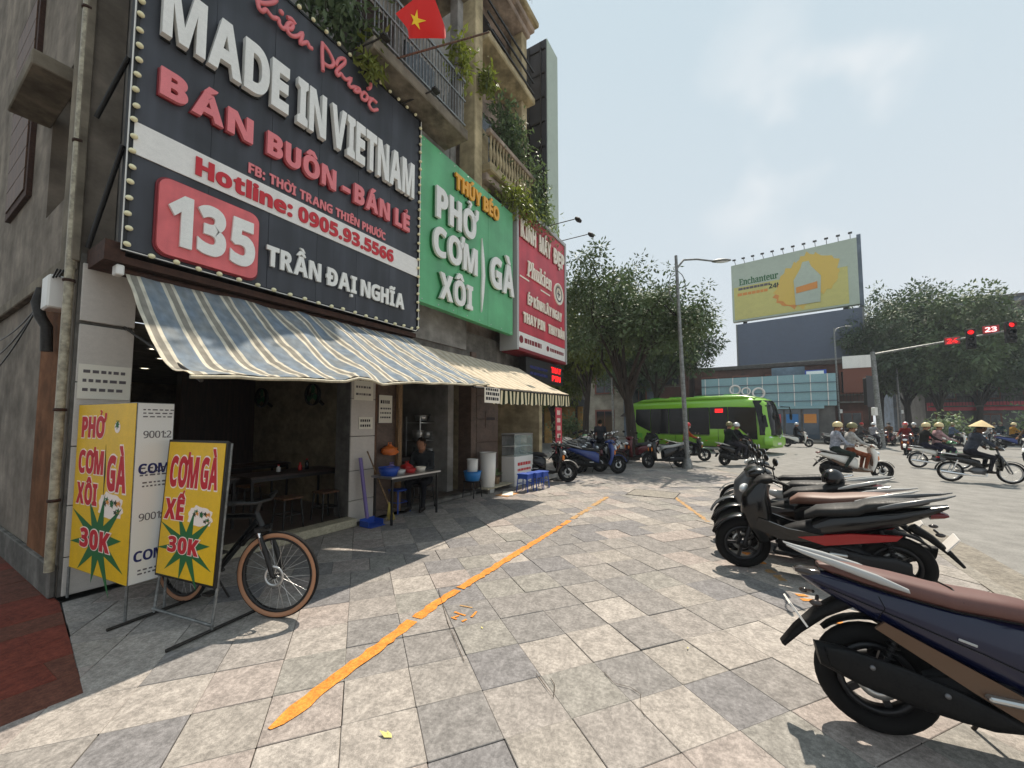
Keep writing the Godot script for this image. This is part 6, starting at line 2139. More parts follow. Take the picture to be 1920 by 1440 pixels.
func car(pos: Vector3, turn: float, label: String, paint: Material):
	var o := thing("car", label, "car", pos, turn)
	var mb := MB.new()
	mb.loft([[-2.2, 0.62, 0.2, 0.78], [-2.1, 0.62, 0.3, 0.86], [-1.2, 0.62, 0.34, 0.9], [0.2, 0.6, 0.34, 0.9], [1.3, 0.58, 0.32, 0.9], [2.0, 0.54, 0.26, 0.84], [2.25, 0.5, 0.18, 0.72]], 16, 5.0)
	put(mb, "body", paint, o)
	mb = MB.new()
	mb.loft([[-1.75, 0.98, 0.04, 0.7], [-1.1, 1.18, 0.24, 0.68], [-0.2, 1.2, 0.27, 0.68], [0.5, 1.14, 0.2, 0.68], [1.15, 0.94, 0.03, 0.7]], 16, 4.0)
	put(mb, "cabin_glass", mats.glass_dark, o)
	mb = MB.new()
	mb.loft([[-1.2, 1.42, 0.02, 0.58], [-0.3, 1.47, 0.025, 0.6], [0.35, 1.4, 0.02, 0.58]], 12, 4.0)
	put(mb, "roof", paint, o)
	for sx in [-1.35, 1.35]:
		for sz in [-0.8, 0.8]:
			mb = MB.new()
			mb.lathe([Vector2(0.0, -0.1), Vector2(0.32, -0.1), Vector2(0.34, -0.06), Vector2(0.34, 0.06), Vector2(0.32, 0.1), Vector2(0.0, 0.1)], 20)
			var wh := put(mb, "wheel", mats.tyre, o, Vector3(sx, 0.34, sz), Vector3(PI / 2, 0, 0))
			mb = MB.new()
			mb.lathe([Vector2(0.0, -0.112), Vector2(0.2, -0.105), Vector2(0.2, 0.105), Vector2(0.0, 0.112)], 16)
			put(mb, "rim", mats.rim_silver, wh)
	for sz in [-0.6, 0.6]:
		mb = MB.new()
		mb.ball(Vector3(2.12, 0.62, sz), Vector3(0.1, 0.08, 0.16), 10, 6)
		put(mb, "headlight", mats.lens_clear, o)

# ---------- trees ----------
func leaf_clump(rng: RandomNumberGenerator, n: int, r: float, l: float, w: float) -> ArrayMesh:
	var mb := MB.new()
	for k in n:
		var d := Vector3(rng.randfn(), rng.randfn() * 0.7, rng.randfn()).normalized()
		var p := d * r * pow(rng.randf(), 0.5)
		var dd := (d + Vector3(rng.randf_range(-0.6, 0.6), rng.randf_range(-0.8, 0.2), rng.randf_range(-0.6, 0.6))).normalized()
		leaf(mb, p, dd, l * rng.randf_range(0.7, 1.3), w * rng.randf_range(0.7, 1.3))
	return mb.done()

func tree(label: String, pos: Vector3, height: float, crown_r: Vector3, crown_y: float, trunk_r: float, sd: int, leafm: Material, clump: Mesh, n_clumps: int, opt := {}):
	var rng := RandomNumberGenerator.new()
	rng.seed = sd
	var o := thing("street_tree", label, "tree", pos, 0.0, opt.get("group", "trees round the crossing"))
	var fork_h: float = opt.get("fork", height * 0.42)
	var lean := Vector3(rng.randf_range(-0.3, 0.3), 0, rng.randf_range(-0.3, 0.3))
	var tips := []
	var mb := MB.new()
	var fk := Vector3(lean.x, fork_h, lean.z)
	mb.tube([Vector3(0, -0.15, 0), Vector3(0.02, 0.3, 0), lean * 0.3 + Vector3(0, fork_h * 0.5, 0), fk], [trunk_r * 1.5, trunk_r * 1.1, trunk_r * 0.95, trunk_r * 0.8], 12)
	put(mb, "trunk", mats.bark, o)
	var limbs: int = opt.get("limbs", 7)
	for k in limbs:
		var a := TAU * k / limbs + rng.randf_range(-0.4, 0.4)
		var reach := rng.randf_range(0.45, 0.95)
		var e := Vector3(cos(a) * crown_r.x * reach, crown_y + rng.randf_range(-0.4, 0.6) * crown_r.y - 0.0, sin(a) * crown_r.z * reach)
		var st := fk * rng.randf_range(0.62, 1.0)
		var m1 := st.lerp(e, 0.4) + Vector3(rng.randf_range(-0.3, 0.3), 0.5, rng.randf_range(-0.3, 0.3))
		var m2 := st.lerp(e, 0.72) + Vector3(rng.randf_range(-0.4, 0.4), 0.4, rng.randf_range(-0.4, 0.4))
		var lb := MB.new()
		lb.tube([st, m1, m2, e], [trunk_r * 0.4, trunk_r * 0.27, trunk_r * 0.17, trunk_r * 0.05], 8)
		tips.append(e)
		tips.append(m2)
		for j in 4:
			var q := m1.lerp(e, rng.randf_range(0.1, 0.9))
			var tip := q + Vector3(rng.randf_range(-1, 1) * crown_r.x, rng.randf_range(-0.3, 1.0) * crown_r.y, rng.randf_range(-1, 1) * crown_r.z) * 0.42
			lb.tube([q, q.lerp(tip, 0.5) + Vector3(0, 0.15, 0), tip], [trunk_r * 0.16, trunk_r * 0.1, trunk_r * 0.03], 5)
			tips.append(tip)
		put(lb, "limb", mats.bark, o)
	var mm := MultiMesh.new()
	mm.transform_format = MultiMesh.TRANSFORM_3D
	mm.use_colors = true
	mm.mesh = clump
	var xs := []
	for k in n_clumps:
		var p: Vector3
		if rng.randf() < 0.86:
			var t: Vector3 = tips[rng.randi() % tips.size()]
			p = t + Vector3(rng.randfn(0, 0.12), rng.randfn(0, 0.09), rng.randfn(0, 0.12)) * crown_r
		else:
			var d := Vector3(rng.randfn(), rng.randfn(), rng.randfn()).normalized() * pow(rng.randf(), 0.4)
			if d.y < 0:
				d.y *= 0.7
			p = Vector3(0, crown_y, 0) + d * crown_r
		var q := (p - Vector3(0, crown_y, 0)) / crown_r
		if q.length() > 1.12:
			p = Vector3(0, crown_y, 0) + q.normalized() * 1.1 * crown_r
		var s: float = rng.randf_range(0.7, 1.35) * opt.get("clump", 1.0)
		xs.append(Transform3D(Basis.from_euler(Vector3(rng.randf_range(-0.6, 0.6), rng.randf() * TAU, rng.randf_range(-0.6, 0.6))).scaled(Vector3(s, s, s)), p))
	mm.instance_count = xs.size()
	for k in xs.size():
		mm.set_instance_transform(k, xs[k])
		var tint := rng.randf_range(0.55, 1.0)
		mm.set_instance_color(k, Color(tint * rng.randf_range(0.9, 1.0), tint, tint * rng.randf_range(0.75, 1.0)))
	var mi := MultiMeshInstance3D.new()
	mi.name = "crown"
	mi.multimesh = mm
	mi.material_override = leafm
	mi.set_meta("kind", "stuff")
	o.add_child(mi)

func build_trees():
	var rng := RandomNumberGenerator.new()
	rng.seed = 71
	var near_c := leaf_clump(rng, 34, 0.4, 0.17, 0.08)
	var far_c := leaf_clump(rng, 44, 0.75, 0.3, 0.15)
	tree("big spreading tree with thick dark trunk on the pavement corner by the bus", on_ground(1187, 862), 9.2, Vector3(3.5, 2.6, 3.3), 6.6, 0.22, 101, mats.leaf_a, near_c, 800, {"fork": 3.6, "limbs": 12})
	tree("slimmer tree between the bus roof and the lamp post", S(33, ROAD, -6.5), 12.5, Vector3(4.6, 3.9, 4.2), 9.0, 0.22, 102, mats.leaf_b, far_c, 420, {"fork": 4.6, "limbs": 8})
	tree("pale leafy tree standing beyond the phone shop", S(27, ROAD, -12.5), 9.0, Vector3(3.4, 3.2, 3.4), 5.6, 0.18, 103, mats.leaf_c, far_c, 420, {"fork": 2.8})
	tree("twin trunked tree behind the bus rear", S(24, ROAD, -9.0), 11.0, Vector3(3.0, 2.6, 3.0), 8.2, 0.2, 104, mats.leaf_c, far_c, 240, {"fork": 4.2})
	tree("grey green tree before the house left of the billboards", S(43.5, ROAD, -11.0), 13.5, Vector3(4.4, 4.6, 4.0), 9.6, 0.22, 105, mats.leaf_b, far_c, 520, {"fork": 5.0})
	var rr := [[1652, 46.0, 18.0, 4.6, 106, "tall dense tree right beside the billboard house"], [1705, 40.0, 16.5, 4.6, 107, "tall dense tree behind the traffic light arm"], [1768, 38.0, 15.0, 4.8, 108, "broad dark tree behind the countdown lights"], [1835, 42.0, 15.0, 4.6, 109, "round tree behind the conical hat rider"], [1905, 60.0, 13.0, 5.0, 110, "hazy tree at the far end of the road"], [1610, 66.0, 17.0, 5.0, 111, "hazy tall tree behind the billboard house"], [1740, 62.0, 16.0, 6.0, 112, "second row tree filling the gap behind the broad dark tree"]]
	for q in rr:
		var g := at_depth(q[0], 800, q[1])
		tree(q[5], Vector3(g.x, ROAD + 0.14, g.z), q[2], Vector3(q[3], q[2] * 0.37, q[3]), q[2] * 0.6, 0.28, q[4], mats.leaf_b if q[4] % 2 else mats.leaf_a, far_c, 800, {"fork": q[2] * 0.26, "limbs": 11, "clump": 1.1})
	# undergrowth at the foot of the right trees
	for q in [[43.0, 13.0, 1.0], [44.0, 18.0, 1.2], [45.5, 23.0, 1.1], [26.0, -11.0, 1.0], [23.0, -13.5, 1.1]]:
		var o := fthing("shrub", ["leafy shrub below the billboard house tree", "leafy shrub at the traffic light post", "leafy shrub under the broad dark tree", "leafy shrub before the yellow wall", "leafy shrub beyond the row of parked scooters"][[43.0, 44.0, 45.5, 26.0, 23.0].find(q[0])], "shrub", q[0], ROAD + 0.1, q[1], "shrubs")
		part("foliage", foliage_mesh(rng, 700, Vector3(1.3, 1.1, 1.3) * q[2], 0.32, 0.16, -0.2), mats.leaf_a, o, Vector3(0, 1.2 * q[2], 0))
		var mb := MB.new()
		for k in 6:
			mb.tube([Vector3.ZERO, Vector3(rng.randf_range(-0.8, 0.8), 1.3 * q[2], rng.randf_range(-0.8, 0.8))], [0.04, 0.01], 5)
		put(mb, "stems", mats.bark, o)

# ---------- poles, lamps, traffic lights ----------
func lamp_post(label: String, pos: Vector3, h: float, arm: Vector3, r: float, m: Material, box := true, lean := 0.0):
	var o := thing("street_lamp", label, "street lamp", pos, 0.0, "street lamps")
	var mb := MB.new()
	var top := Vector3(lean * h, h, 0)
	mb.tube([Vector3.ZERO, Vector3(0, 0.5, 0), top * 0.5, top], [r * 1.25, r, r * 0.85, r * 0.6], 10)
	put(mb, "post", m, o)
	mb = MB.new()
	mb.lathe([Vector2(r * 2.2, 0), Vector2(r * 2.2, 0.05), Vector2(r * 1.4, 0.35)], 10)
	put(mb, "base", m, o)
	var e := top + arm
	mb = MB.new()
	mb.tube([top - Vector3(0, 0.5, 0), top - Vector3(0, 0.12, 0) + arm * 0.2, top + arm * 0.55 + Vector3(0, -0.02, 0), e], [r * 0.5, r * 0.45, r * 0.4, r * 0.35], 8)
	put(mb, "arm", m, o)
	var d := arm
	d.y = 0.05
	d = d.normalized()
	mb = MB.new()
	var B := Basis.looking_at(d, Vector3.UP)
	mb.ball(e + d * 0.25, Vector3(0.13, 0.06, 0.36), 12, 8, B)
	put(mb, "lamp_head", m, o)
	mb = MB.new()
	mb.ball(e + d * 0.27 + Vector3(0, -0.03, 0), Vector3(0.1, 0.045, 0.26), 10, 6, B)
	put(mb, "lens", mats.lens_clear, o)
	if box:
		mb = MB.new()
		mb.cbox(Vector3(0.12, 2.6, 0), Vector3(0.24, 0.36, 0.18), 0.02)
		put(mb, "junction_box", mats.white_plastic, o)

func build_poles():
	var p := on_ground(1289, 878)
	lamp_post("tall grey street lamp with curved arm at the pavement corner before the bus", p, 7.75, Vector3(1.35, -0.25, 0.1), 0.085, mats.galvan, false, -0.028)
	var last: Node3D = get_child(get_child_count() - 1)
	var sb := MB.new()
	for sd in [-1, 1]:
		var pts := []
		for k in 12:
			var a := k * 0.5
			pts.append(Vector3(-0.2 + sd * (0.1 + 0.2 * sin(a * 0.55)), 6.6 + 0.5 * cos(a * 0.55) - 0.1 * k / 12.0, 0))
		sb.tube(pts, 0.016, 5)
	put(sb, "scroll_bracket", mats.galvan, last)
	var pm := thing("sign_post", "short grey post beside the big tree trunk", "post", on_ground(1152, 862), 0.0)
	var mb := MB.new()
	mb.tube([Vector3.ZERO, Vector3(-0.06, 3.6, 0)], [0.05, 0.045], 8)
	put(mb, "post", mats.galvan, pm)
	mb = MB.new()
	mb.lathe([Vector2(0.12, 0), Vector2(0.12, 0.03), Vector2(0.05, 0.15)], 8)
	put(mb, "base", mats.galvan, pm)
	var q := at_depth(1575, 800, 36.0)
	lamp_post("slim street lamp before the dark billboard", Vector3(q.x, ROAD + 0.14, q.z), 10.3, Vector3(1.1, 0.15, 0.0), 0.09, mats.galvan, true, -0.01)
	q = at_depth(1690, 800, 38.0)
	lamp_post("slim street lamp with bent arm among the right trees", Vector3(q.x, ROAD + 0.14, q.z), 10.0, Vector3(1.6, 0.7, 0.0), 0.1, mats.galvan, true, -0.02)
	# traffic light gantry
	q = at_depth(1652, 800, 27.0)
	var g := thing("traffic_light_gantry", "grey traffic light pole with long arm carrying red countdown lights", "traffic light", Vector3(q.x, ROAD, q.z), 0.0)
	mb = MB.new()
	mb.tube([Vector3.ZERO, Vector3(-0.15, 3.0, 0), Vector3(-0.3, 6.6, 0)], [0.2, 0.16, 0.13], 12)
	put(mb, "pole", mats.galvan, g)
	var a0 := Vector3(-0.3, 6.4, 0)
	var tip := at_depth(1890, 620, 22.0) - g.position
	mb = MB.new()
	mb.tube([a0, a0.lerp(tip, 0.5), tip], [0.08, 0.06, 0.045], 8)
	put(mb, "arm", mats.galvan, g)
	for k in 2:
		var f := [0.62, 0.88][k] as float
		var c := a0.lerp(tip, f)
		var cd := group_part("countdown_display", g, c + Vector3(0, -0.02 if k == 0 else 0.25, 0.12), Vector3(0, -0.75, 0))
		box_part("case", Vector3(-0.34, -0.24, -0.08), Vector3(0.34, 0.24, 0.0), mats.black_metal, cd, 0.02)
		letters(cd, "23" if k == 1 else "24", Vector3(-0.22, -0.14, 0.001), 0.44, 0.28, 0.01, mats.led_red if k == 0 else mats.led_white, {"single": false, "called": "screen_digits", "fat": 0.4})
		box_part("screen_back", Vector3(-0.31, -0.21, 0.0003), Vector3(0.31, 0.21, 0.0008), mats.plastic_red, cd)
	for k in 2:
		var f := [0.75, 1.0][k] as float
		var c := a0.lerp(tip, f)
		var th := group_part("signal_head", g, c + Vector3(0, -0.1, 0.1), Vector3(0, -0.75 + 0.3 * k, 0.0))
		box_part("case", Vector3(-0.2, -0.6, -0.12), Vector3(0.2, 0.6, 0.1), mats.black_metal, th, 0.03)
		for j in 3:
			mb = MB.new()
			mb.lathe([Vector2(0.0, 0.0), Vector2(0.13, 0.0), Vector2(0.12, 0.02), Vector2(0.0, 0.03)], 14)
			put(mb, "signal_lens", [mats.led_red, mats.glass_dark, mats.glass_dark][j], th, Vector3(0, 0.38 - j * 0.38, 0.101), Vector3(PI / 2, 0, 0))
			mb = MB.new()
			mb.lathe([Vector2(0.15, 0.0), Vector2(0.15, 0.14)], 12, Transform3D(), false)
			put(mb, "visor", mats.black_metal, th, Vector3(0, 0.38 - j * 0.38, 0.101), Vector3(PI / 2, 0, 0))
	box_part("control_box", Vector3(-0.45, 2.2, -0.2), Vector3(-0.15, 2.75, 0.1), mats.white_plastic, g, 0.02)
	# dark low signal on the same corner
	var s2 := at_depth(1632, 800, 29.0)
	var sg := thing("traffic_light", "dark back of a low traffic signal beside the gantry pole", "traffic light", Vector3(s2.x, ROAD + 0.1, s2.z), 0.4)
	mb = MB.new()
	mb.tube([Vector3.ZERO, Vector3(0, 4.2, 0)], 0.06, 8)
	put(mb, "pole", mats.iron, sg)
	box_part("case", Vector3(-0.35, 2.9, -0.16), Vector3(0.35, 4.9, 0.12), mats.black_metal, sg, 0.03)
	box_part("back_plate", Vector3(-0.5, 2.75, 0.125), Vector3(0.5, 5.05, 0.14), mats.tarp_dark, sg)

# ---------- the bus ----------
func build_bus():
	var turn := -0.90
	var o := thing("city_bus", "bright green city bus with black window band turning through the crossing", "bus", Vector3(12.0, ROAD, -25.2), turn)
	# local x forward, z to its right (the side seen)
	var L := 8.6
	var mb := MB.new()
	var prof := []   # cross-section (z, y)
	for q in [[-1.22, 0.32], [-1.24, 1.2], [-1.2, 2.3], [-1.1, 2.85], [-0.9, 3.08], [-0.5, 3.16], [0.5, 3.16], [0.9, 3.08], [1.1, 2.85], [1.2, 2.3], [1.24, 1.2], [1.22, 0.32]]:
		prof.append(Vector2(q[0], q[1]))
	var rings := []
	for st in [[-4.3, 0.94, 0.0], [-4.22, 0.98, 0.0], [-4.0, 1.0, 0.0], [3.3, 1.0, 0.0], [3.8, 0.95, -0.02], [4.1, 0.84, -0.05], [4.24, 0.7, -0.10]]:
		var ring := []
		for p in prof:
			var y: float = p.y
			if y > 2.0:
				y += st[2] * (y - 2.0) * 2.5
			ring.append(Vector3(st[0] + (-(y - 1.3) * 0.16 if st[0] > 3.7 and y > 1.3 else 0.0), y, p.x * st[1]))
		rings.append(ring)
	mb.skin(rings, true, true)
	put(mb, "body", mats.bus_green, o)
	mb = MB.new()
	mb.loft([[-4.0, 3.12, 0.05, 0.85], [-3.5, 3.2, 0.12, 0.95], [1.5, 3.2, 0.14, 0.95], [2.9, 3.17, 0.12, 0.92], [3.5, 3.08, 0.06, 0.85]], 14, 4.0)
	put(mb, "roof_pod", mats.bus_green, o)
	# black side glazing, one pane at a time, stepping down to the door
	for side in [1, -1]:
		var edges := [[-3.9, -2.75], [-2.72, -1.45], [-1.42, -0.15], [-0.12, 1.15], [1.18, 2.2]]
		for k in edges.size():
			mb = MB.new()
			var lo := 1.38
			if k == 0:
				mb.prism([Vector2(-3.9, 1.75), Vector2(-3.75, 1.55), Vector2(-2.75, 1.1), Vector2(-2.75, 2.62), Vector2(-3.85, 2.62)], 0, 0.012)
			else:
				lo = 1.0 if k < 4 else 1.35
				mb.prism([Vector2(edges[k][0], lo), Vector2(edges[k][1], lo), Vector2(edges[k][1], 2.62), Vector2(edges[k][0], 2.62)], 0, 0.012)
			var pn := put(mb, "side_window", mats.bus_black, o, Vector3(0, 0, side * 1.245 - (0.012 if side < 0 else 0.0)))
		mb = MB.new()
		mb.prism([Vector2(2.23, 1.5), Vector2(2.7, 1.5), Vector2(3.45, 0.8), Vector2(3.72, 0.8), Vector2(3.66, 2.55), Vector2(2.23, 2.62)], 0, 0.012)
		put(mb, "front_side_window", mats.bus_black, o, Vector3(0, 0, side * 1.246 - (0.012 if side < 0 else 0.0)))
		mb = MB.new()
		mb.prism([Vector2(-2.6, 0.95), Vector2(1.1, 0.95), Vector2(1.1, 0.985), Vector2(-2.6, 0.985)], 0, 0.008)
		put(mb, "trim_strip", mats.bus_black, o, Vector3(0, 0, side * 1.247 - (0.008 if side < 0 else 0.0)))
		for x in [2.21, -1.0, 0.6]:
			box_part("panel_seam", Vector3(x - 0.008, 0.4, side * 1.243), Vector3(x + 0.008, 0.94 if x < 2 else 1.5, side * 1.252), mats.bus_black, o)
		for x in [-2.7, 2.95]:
			mb = MB.new()
			mb.lathe([Vector2(0.0, 0.0), Vector2(0.56, 0.0), Vector2(0.56, 0.014), Vector2(0.0, 0.014)], 24)
			put(mb, "wheel_arch", mats.bus_black, o, Vector3(x, 0.5, side * 1.24), Vector3(side * PI / 2, 0, 0))
			var wn := group_part("wheel", o, Vector3(x, 0.48, side * 1.14), Vector3(side * PI / 2, 0, 0))
			mb = MB.new()
			mb.lathe([Vector2(0.0, -0.12), Vector2(0.45, -0.12), Vector2(0.48, -0.08), Vector2(0.48, 0.1), Vector2(0.44, 0.135), Vector2(0.3, 0.135)], 28)
			put(mb, "tyre", mats.tyre, wn)
			mb = MB.new()
			mb.lathe([Vector2(0.3, 0.136), Vector2(0.27, 0.1), Vector2(0.14, 0.09), Vector2(0.1, 0.15), Vector2(0.0, 0.15)], 20)
			put(mb, "rim", mats.rim_dark, wn)
	box_part("route_display", Vector3(1.5, 2.3, 1.2575), Vector3(1.95, 2.52, 1.2625), mats.led_red, o)
	# front: windscreen, bumper, emblem, lamps
	mb = MB.new()
	var wr := []
	for k in 21:
		var z := -1.245 + 2.49 * k / 20.0
		var bend := -0.52 * pow(absf(z) / 1.245, 3.5)
		wr.append([Vector3(4.345 + bend, 1.04, z), Vector3(4.33 + bend, 1.5, z), Vector3(4.24 + bend, 2.1, z * 0.985), Vector3(4.12 + bend, 2.62, z * 0.955), Vector3(3.98 + bend, 2.95, z * 0.87)])
	mb.skin(wr, false, false)
	put(mb, "windscreen", mats.bus_black, o)
	mb = MB.new()
	mb.loft([[4.02, 0.72, 0.36, 1.18], [4.2, 0.7, 0.33, 1.12], [4.34, 0.68, 0.26, 0.98]], 16, 4.0)
	put(mb, "bumper", mats.bus_green, o)
	mb = MB.new()
	for s in [-1, 1]:
		mb.tube([Vector3(4.35, 1.06, s * 0.34), Vector3(4.37, 0.98, s * 0.18), Vector3(4.38, 0.86, 0)], 0.018, 5)
	put(mb, "emblem", mats.chrome, o)
	for s in [-1, 1]:
		mb = MB.new()
		mb.ball(Vector3(4.22, 0.92, s * 0.86), Vector3(0.08, 0.06, 0.2), 10, 6)
		put(mb, "headlight", mats.lens_clear, o)
		mb = MB.new()
		mb.tube([Vector3(4.1, 2.62, s * 1.1), Vector3(4.5, 2.6, s * 1.28), Vector3(4.55, 2.3, s * 1.3)], 0.035, 6)
		mb.ball(Vector3(4.55, 2.08, s * 1.3), Vector3(0.07, 0.24, 0.11), 10, 7)
		put(mb, "mirror", mats.bus_black, o)
	for s in [-1, 1]:
		mb = MB.new()
		mb.tube([Vector3(4.32, 1.16, s * 0.5), Vector3(4.24, 1.75, s * 0.1)], 0.012, 4)
		put(mb, "wiper", mats.black_metal, o)
	box_part("front_route_display", Vector3(3.9, 2.66, -0.6), Vector3(3.99, 2.9, 0.6), mats.black_metal, o)
	box_part("number_plate", Vector3(4.345, 0.5, -0.25), Vector3(4.36, 0.62, 0.25), mats.sign_white, o)
	for x in [-3.3, -1.9, -0.2, 1.6]:
		box_part("roof_hatch", Vector3(x, 3.335, -0.35), Vector3(x + 0.7, 3.4, 0.35), mats.bus_green2, o, 0.03)
	for side in [1, -1]:
		for x in [-3.6, -2.0, -0.4, 0.9, 2.2]:
			box_part("side_marker", Vector3(x, 0.62, side * 1.238), Vector3(x + 0.1, 0.66, side * 1.256), mats.lens_amber, o)
		box_part("door_leaf_gap", Vector3(1.64, 0.42, side * 1.243), Vector3(1.655, 1.34, side * 1.254), mats.bus_black, o)
		box_part("charge_flap", Vector3(-3.85, 0.6, side * 1.2), Vector3(-3.4, 1.0, side * 1.247), mats.bus_green2, o, 0.004)
	box_part("skirt", Vector3(-3.9, 0.26, -1.1), Vector3(3.6, 0.33, 1.1), mats.bus_black, o)

# ---------- motorbikes ----------
func cast_wheel(parent: Node3D, called: String, pos: Vector3, R: float, tr: float, rim: Material, spokes := 5) -> Node3D:
	var wn := group_part(called, parent, pos, Vector3(PI / 2, 0, 0))
	var mb := MB.new()
	var prof := []
	for i in 12:
		var a := TAU * i / 12
		prof.append(Vector2(R - tr * 0.95 + cos(a) * tr * 0.95, sin(a) * tr))
	mb.ring_lathe(prof, 36)
	put(mb, "tyre", mats.tyre, wn)
	mb = MB.new()
	var ri := R - tr * 2.0
	mb.ring_lathe([Vector2(ri - 0.02, -tr * 0.65), Vector2(ri + 0.012, -tr * 0.75), Vector2(ri + 0.012, tr * 0.75), Vector2(ri - 0.02, tr * 0.65)], 36)
	for k in spokes:
		var B := Basis(Vector3.UP, TAU * k / spokes)
		mb.box(B * Vector3(ri * 0.52, 0, 0), Vector3(ri * 0.96, 0.026, 0.032), B)
	mb.lathe([Vector2(0.0, -0.06), Vector2(0.045, -0.06), Vector2(0.05, -0.02), Vector2(0.05, 0.02), Vector2(0.045, 0.06), Vector2(0.0, 0.06)], 14)
	put(mb, "rim", rim, wn)
	mb = MB.new()
	mb.ring_lathe([Vector2(0.055, 0.045), Vector2(0.1, 0.045), Vector2(0.1, 0.049), Vector2(0.055, 0.049)], 24)
	put(mb, "brake_disc", mats.steel, wn)
	return wn

func arc_strip(mb: MB, c: Vector3, R: float, a0: float, a1: float, w: float, th := 0.008, n := 12):
	var sec := []
	for k in n + 1:
		var a := lerpf(a0, a1, float(k) / n)
		var taper := 1.0 - 0.35 * pow(absf(2.0 * k / n - 1.0), 3.0)
		sec.append([c.x + cos(a) * R, c.y + sin(a) * R, th, w * taper, a + PI / 2])
	mb.loft(sec, 10, 2.2)

func mirrors(o: Node3D, x: float, y: float, z: float, m: Material):
	for s in [-1, 1]:
		var mn := MB.new()
		mn.tube([Vector3(x, y, s * z), Vector3(x + 0.03, y + 0.12, s * (z + 0.05)), Vector3(x + 0.02, y + 0.17, s * (z + 0.09))], 0.006, 5)
		mn.ball(Vector3(x + 0.02, y + 0.2, s * (z + 0.11)), Vector3(0.018, 0.042, 0.068), 10, 7)
		var p := put(mn, "mirror", m, o)
		mn = MB.new()
		mn.ball(Vector3(x + 0.012, y + 0.2, s * (z + 0.11)), Vector3(0.014, 0.034, 0.06), 10, 6)
		put(mn, "mirror_glass", mats.chrome, p)

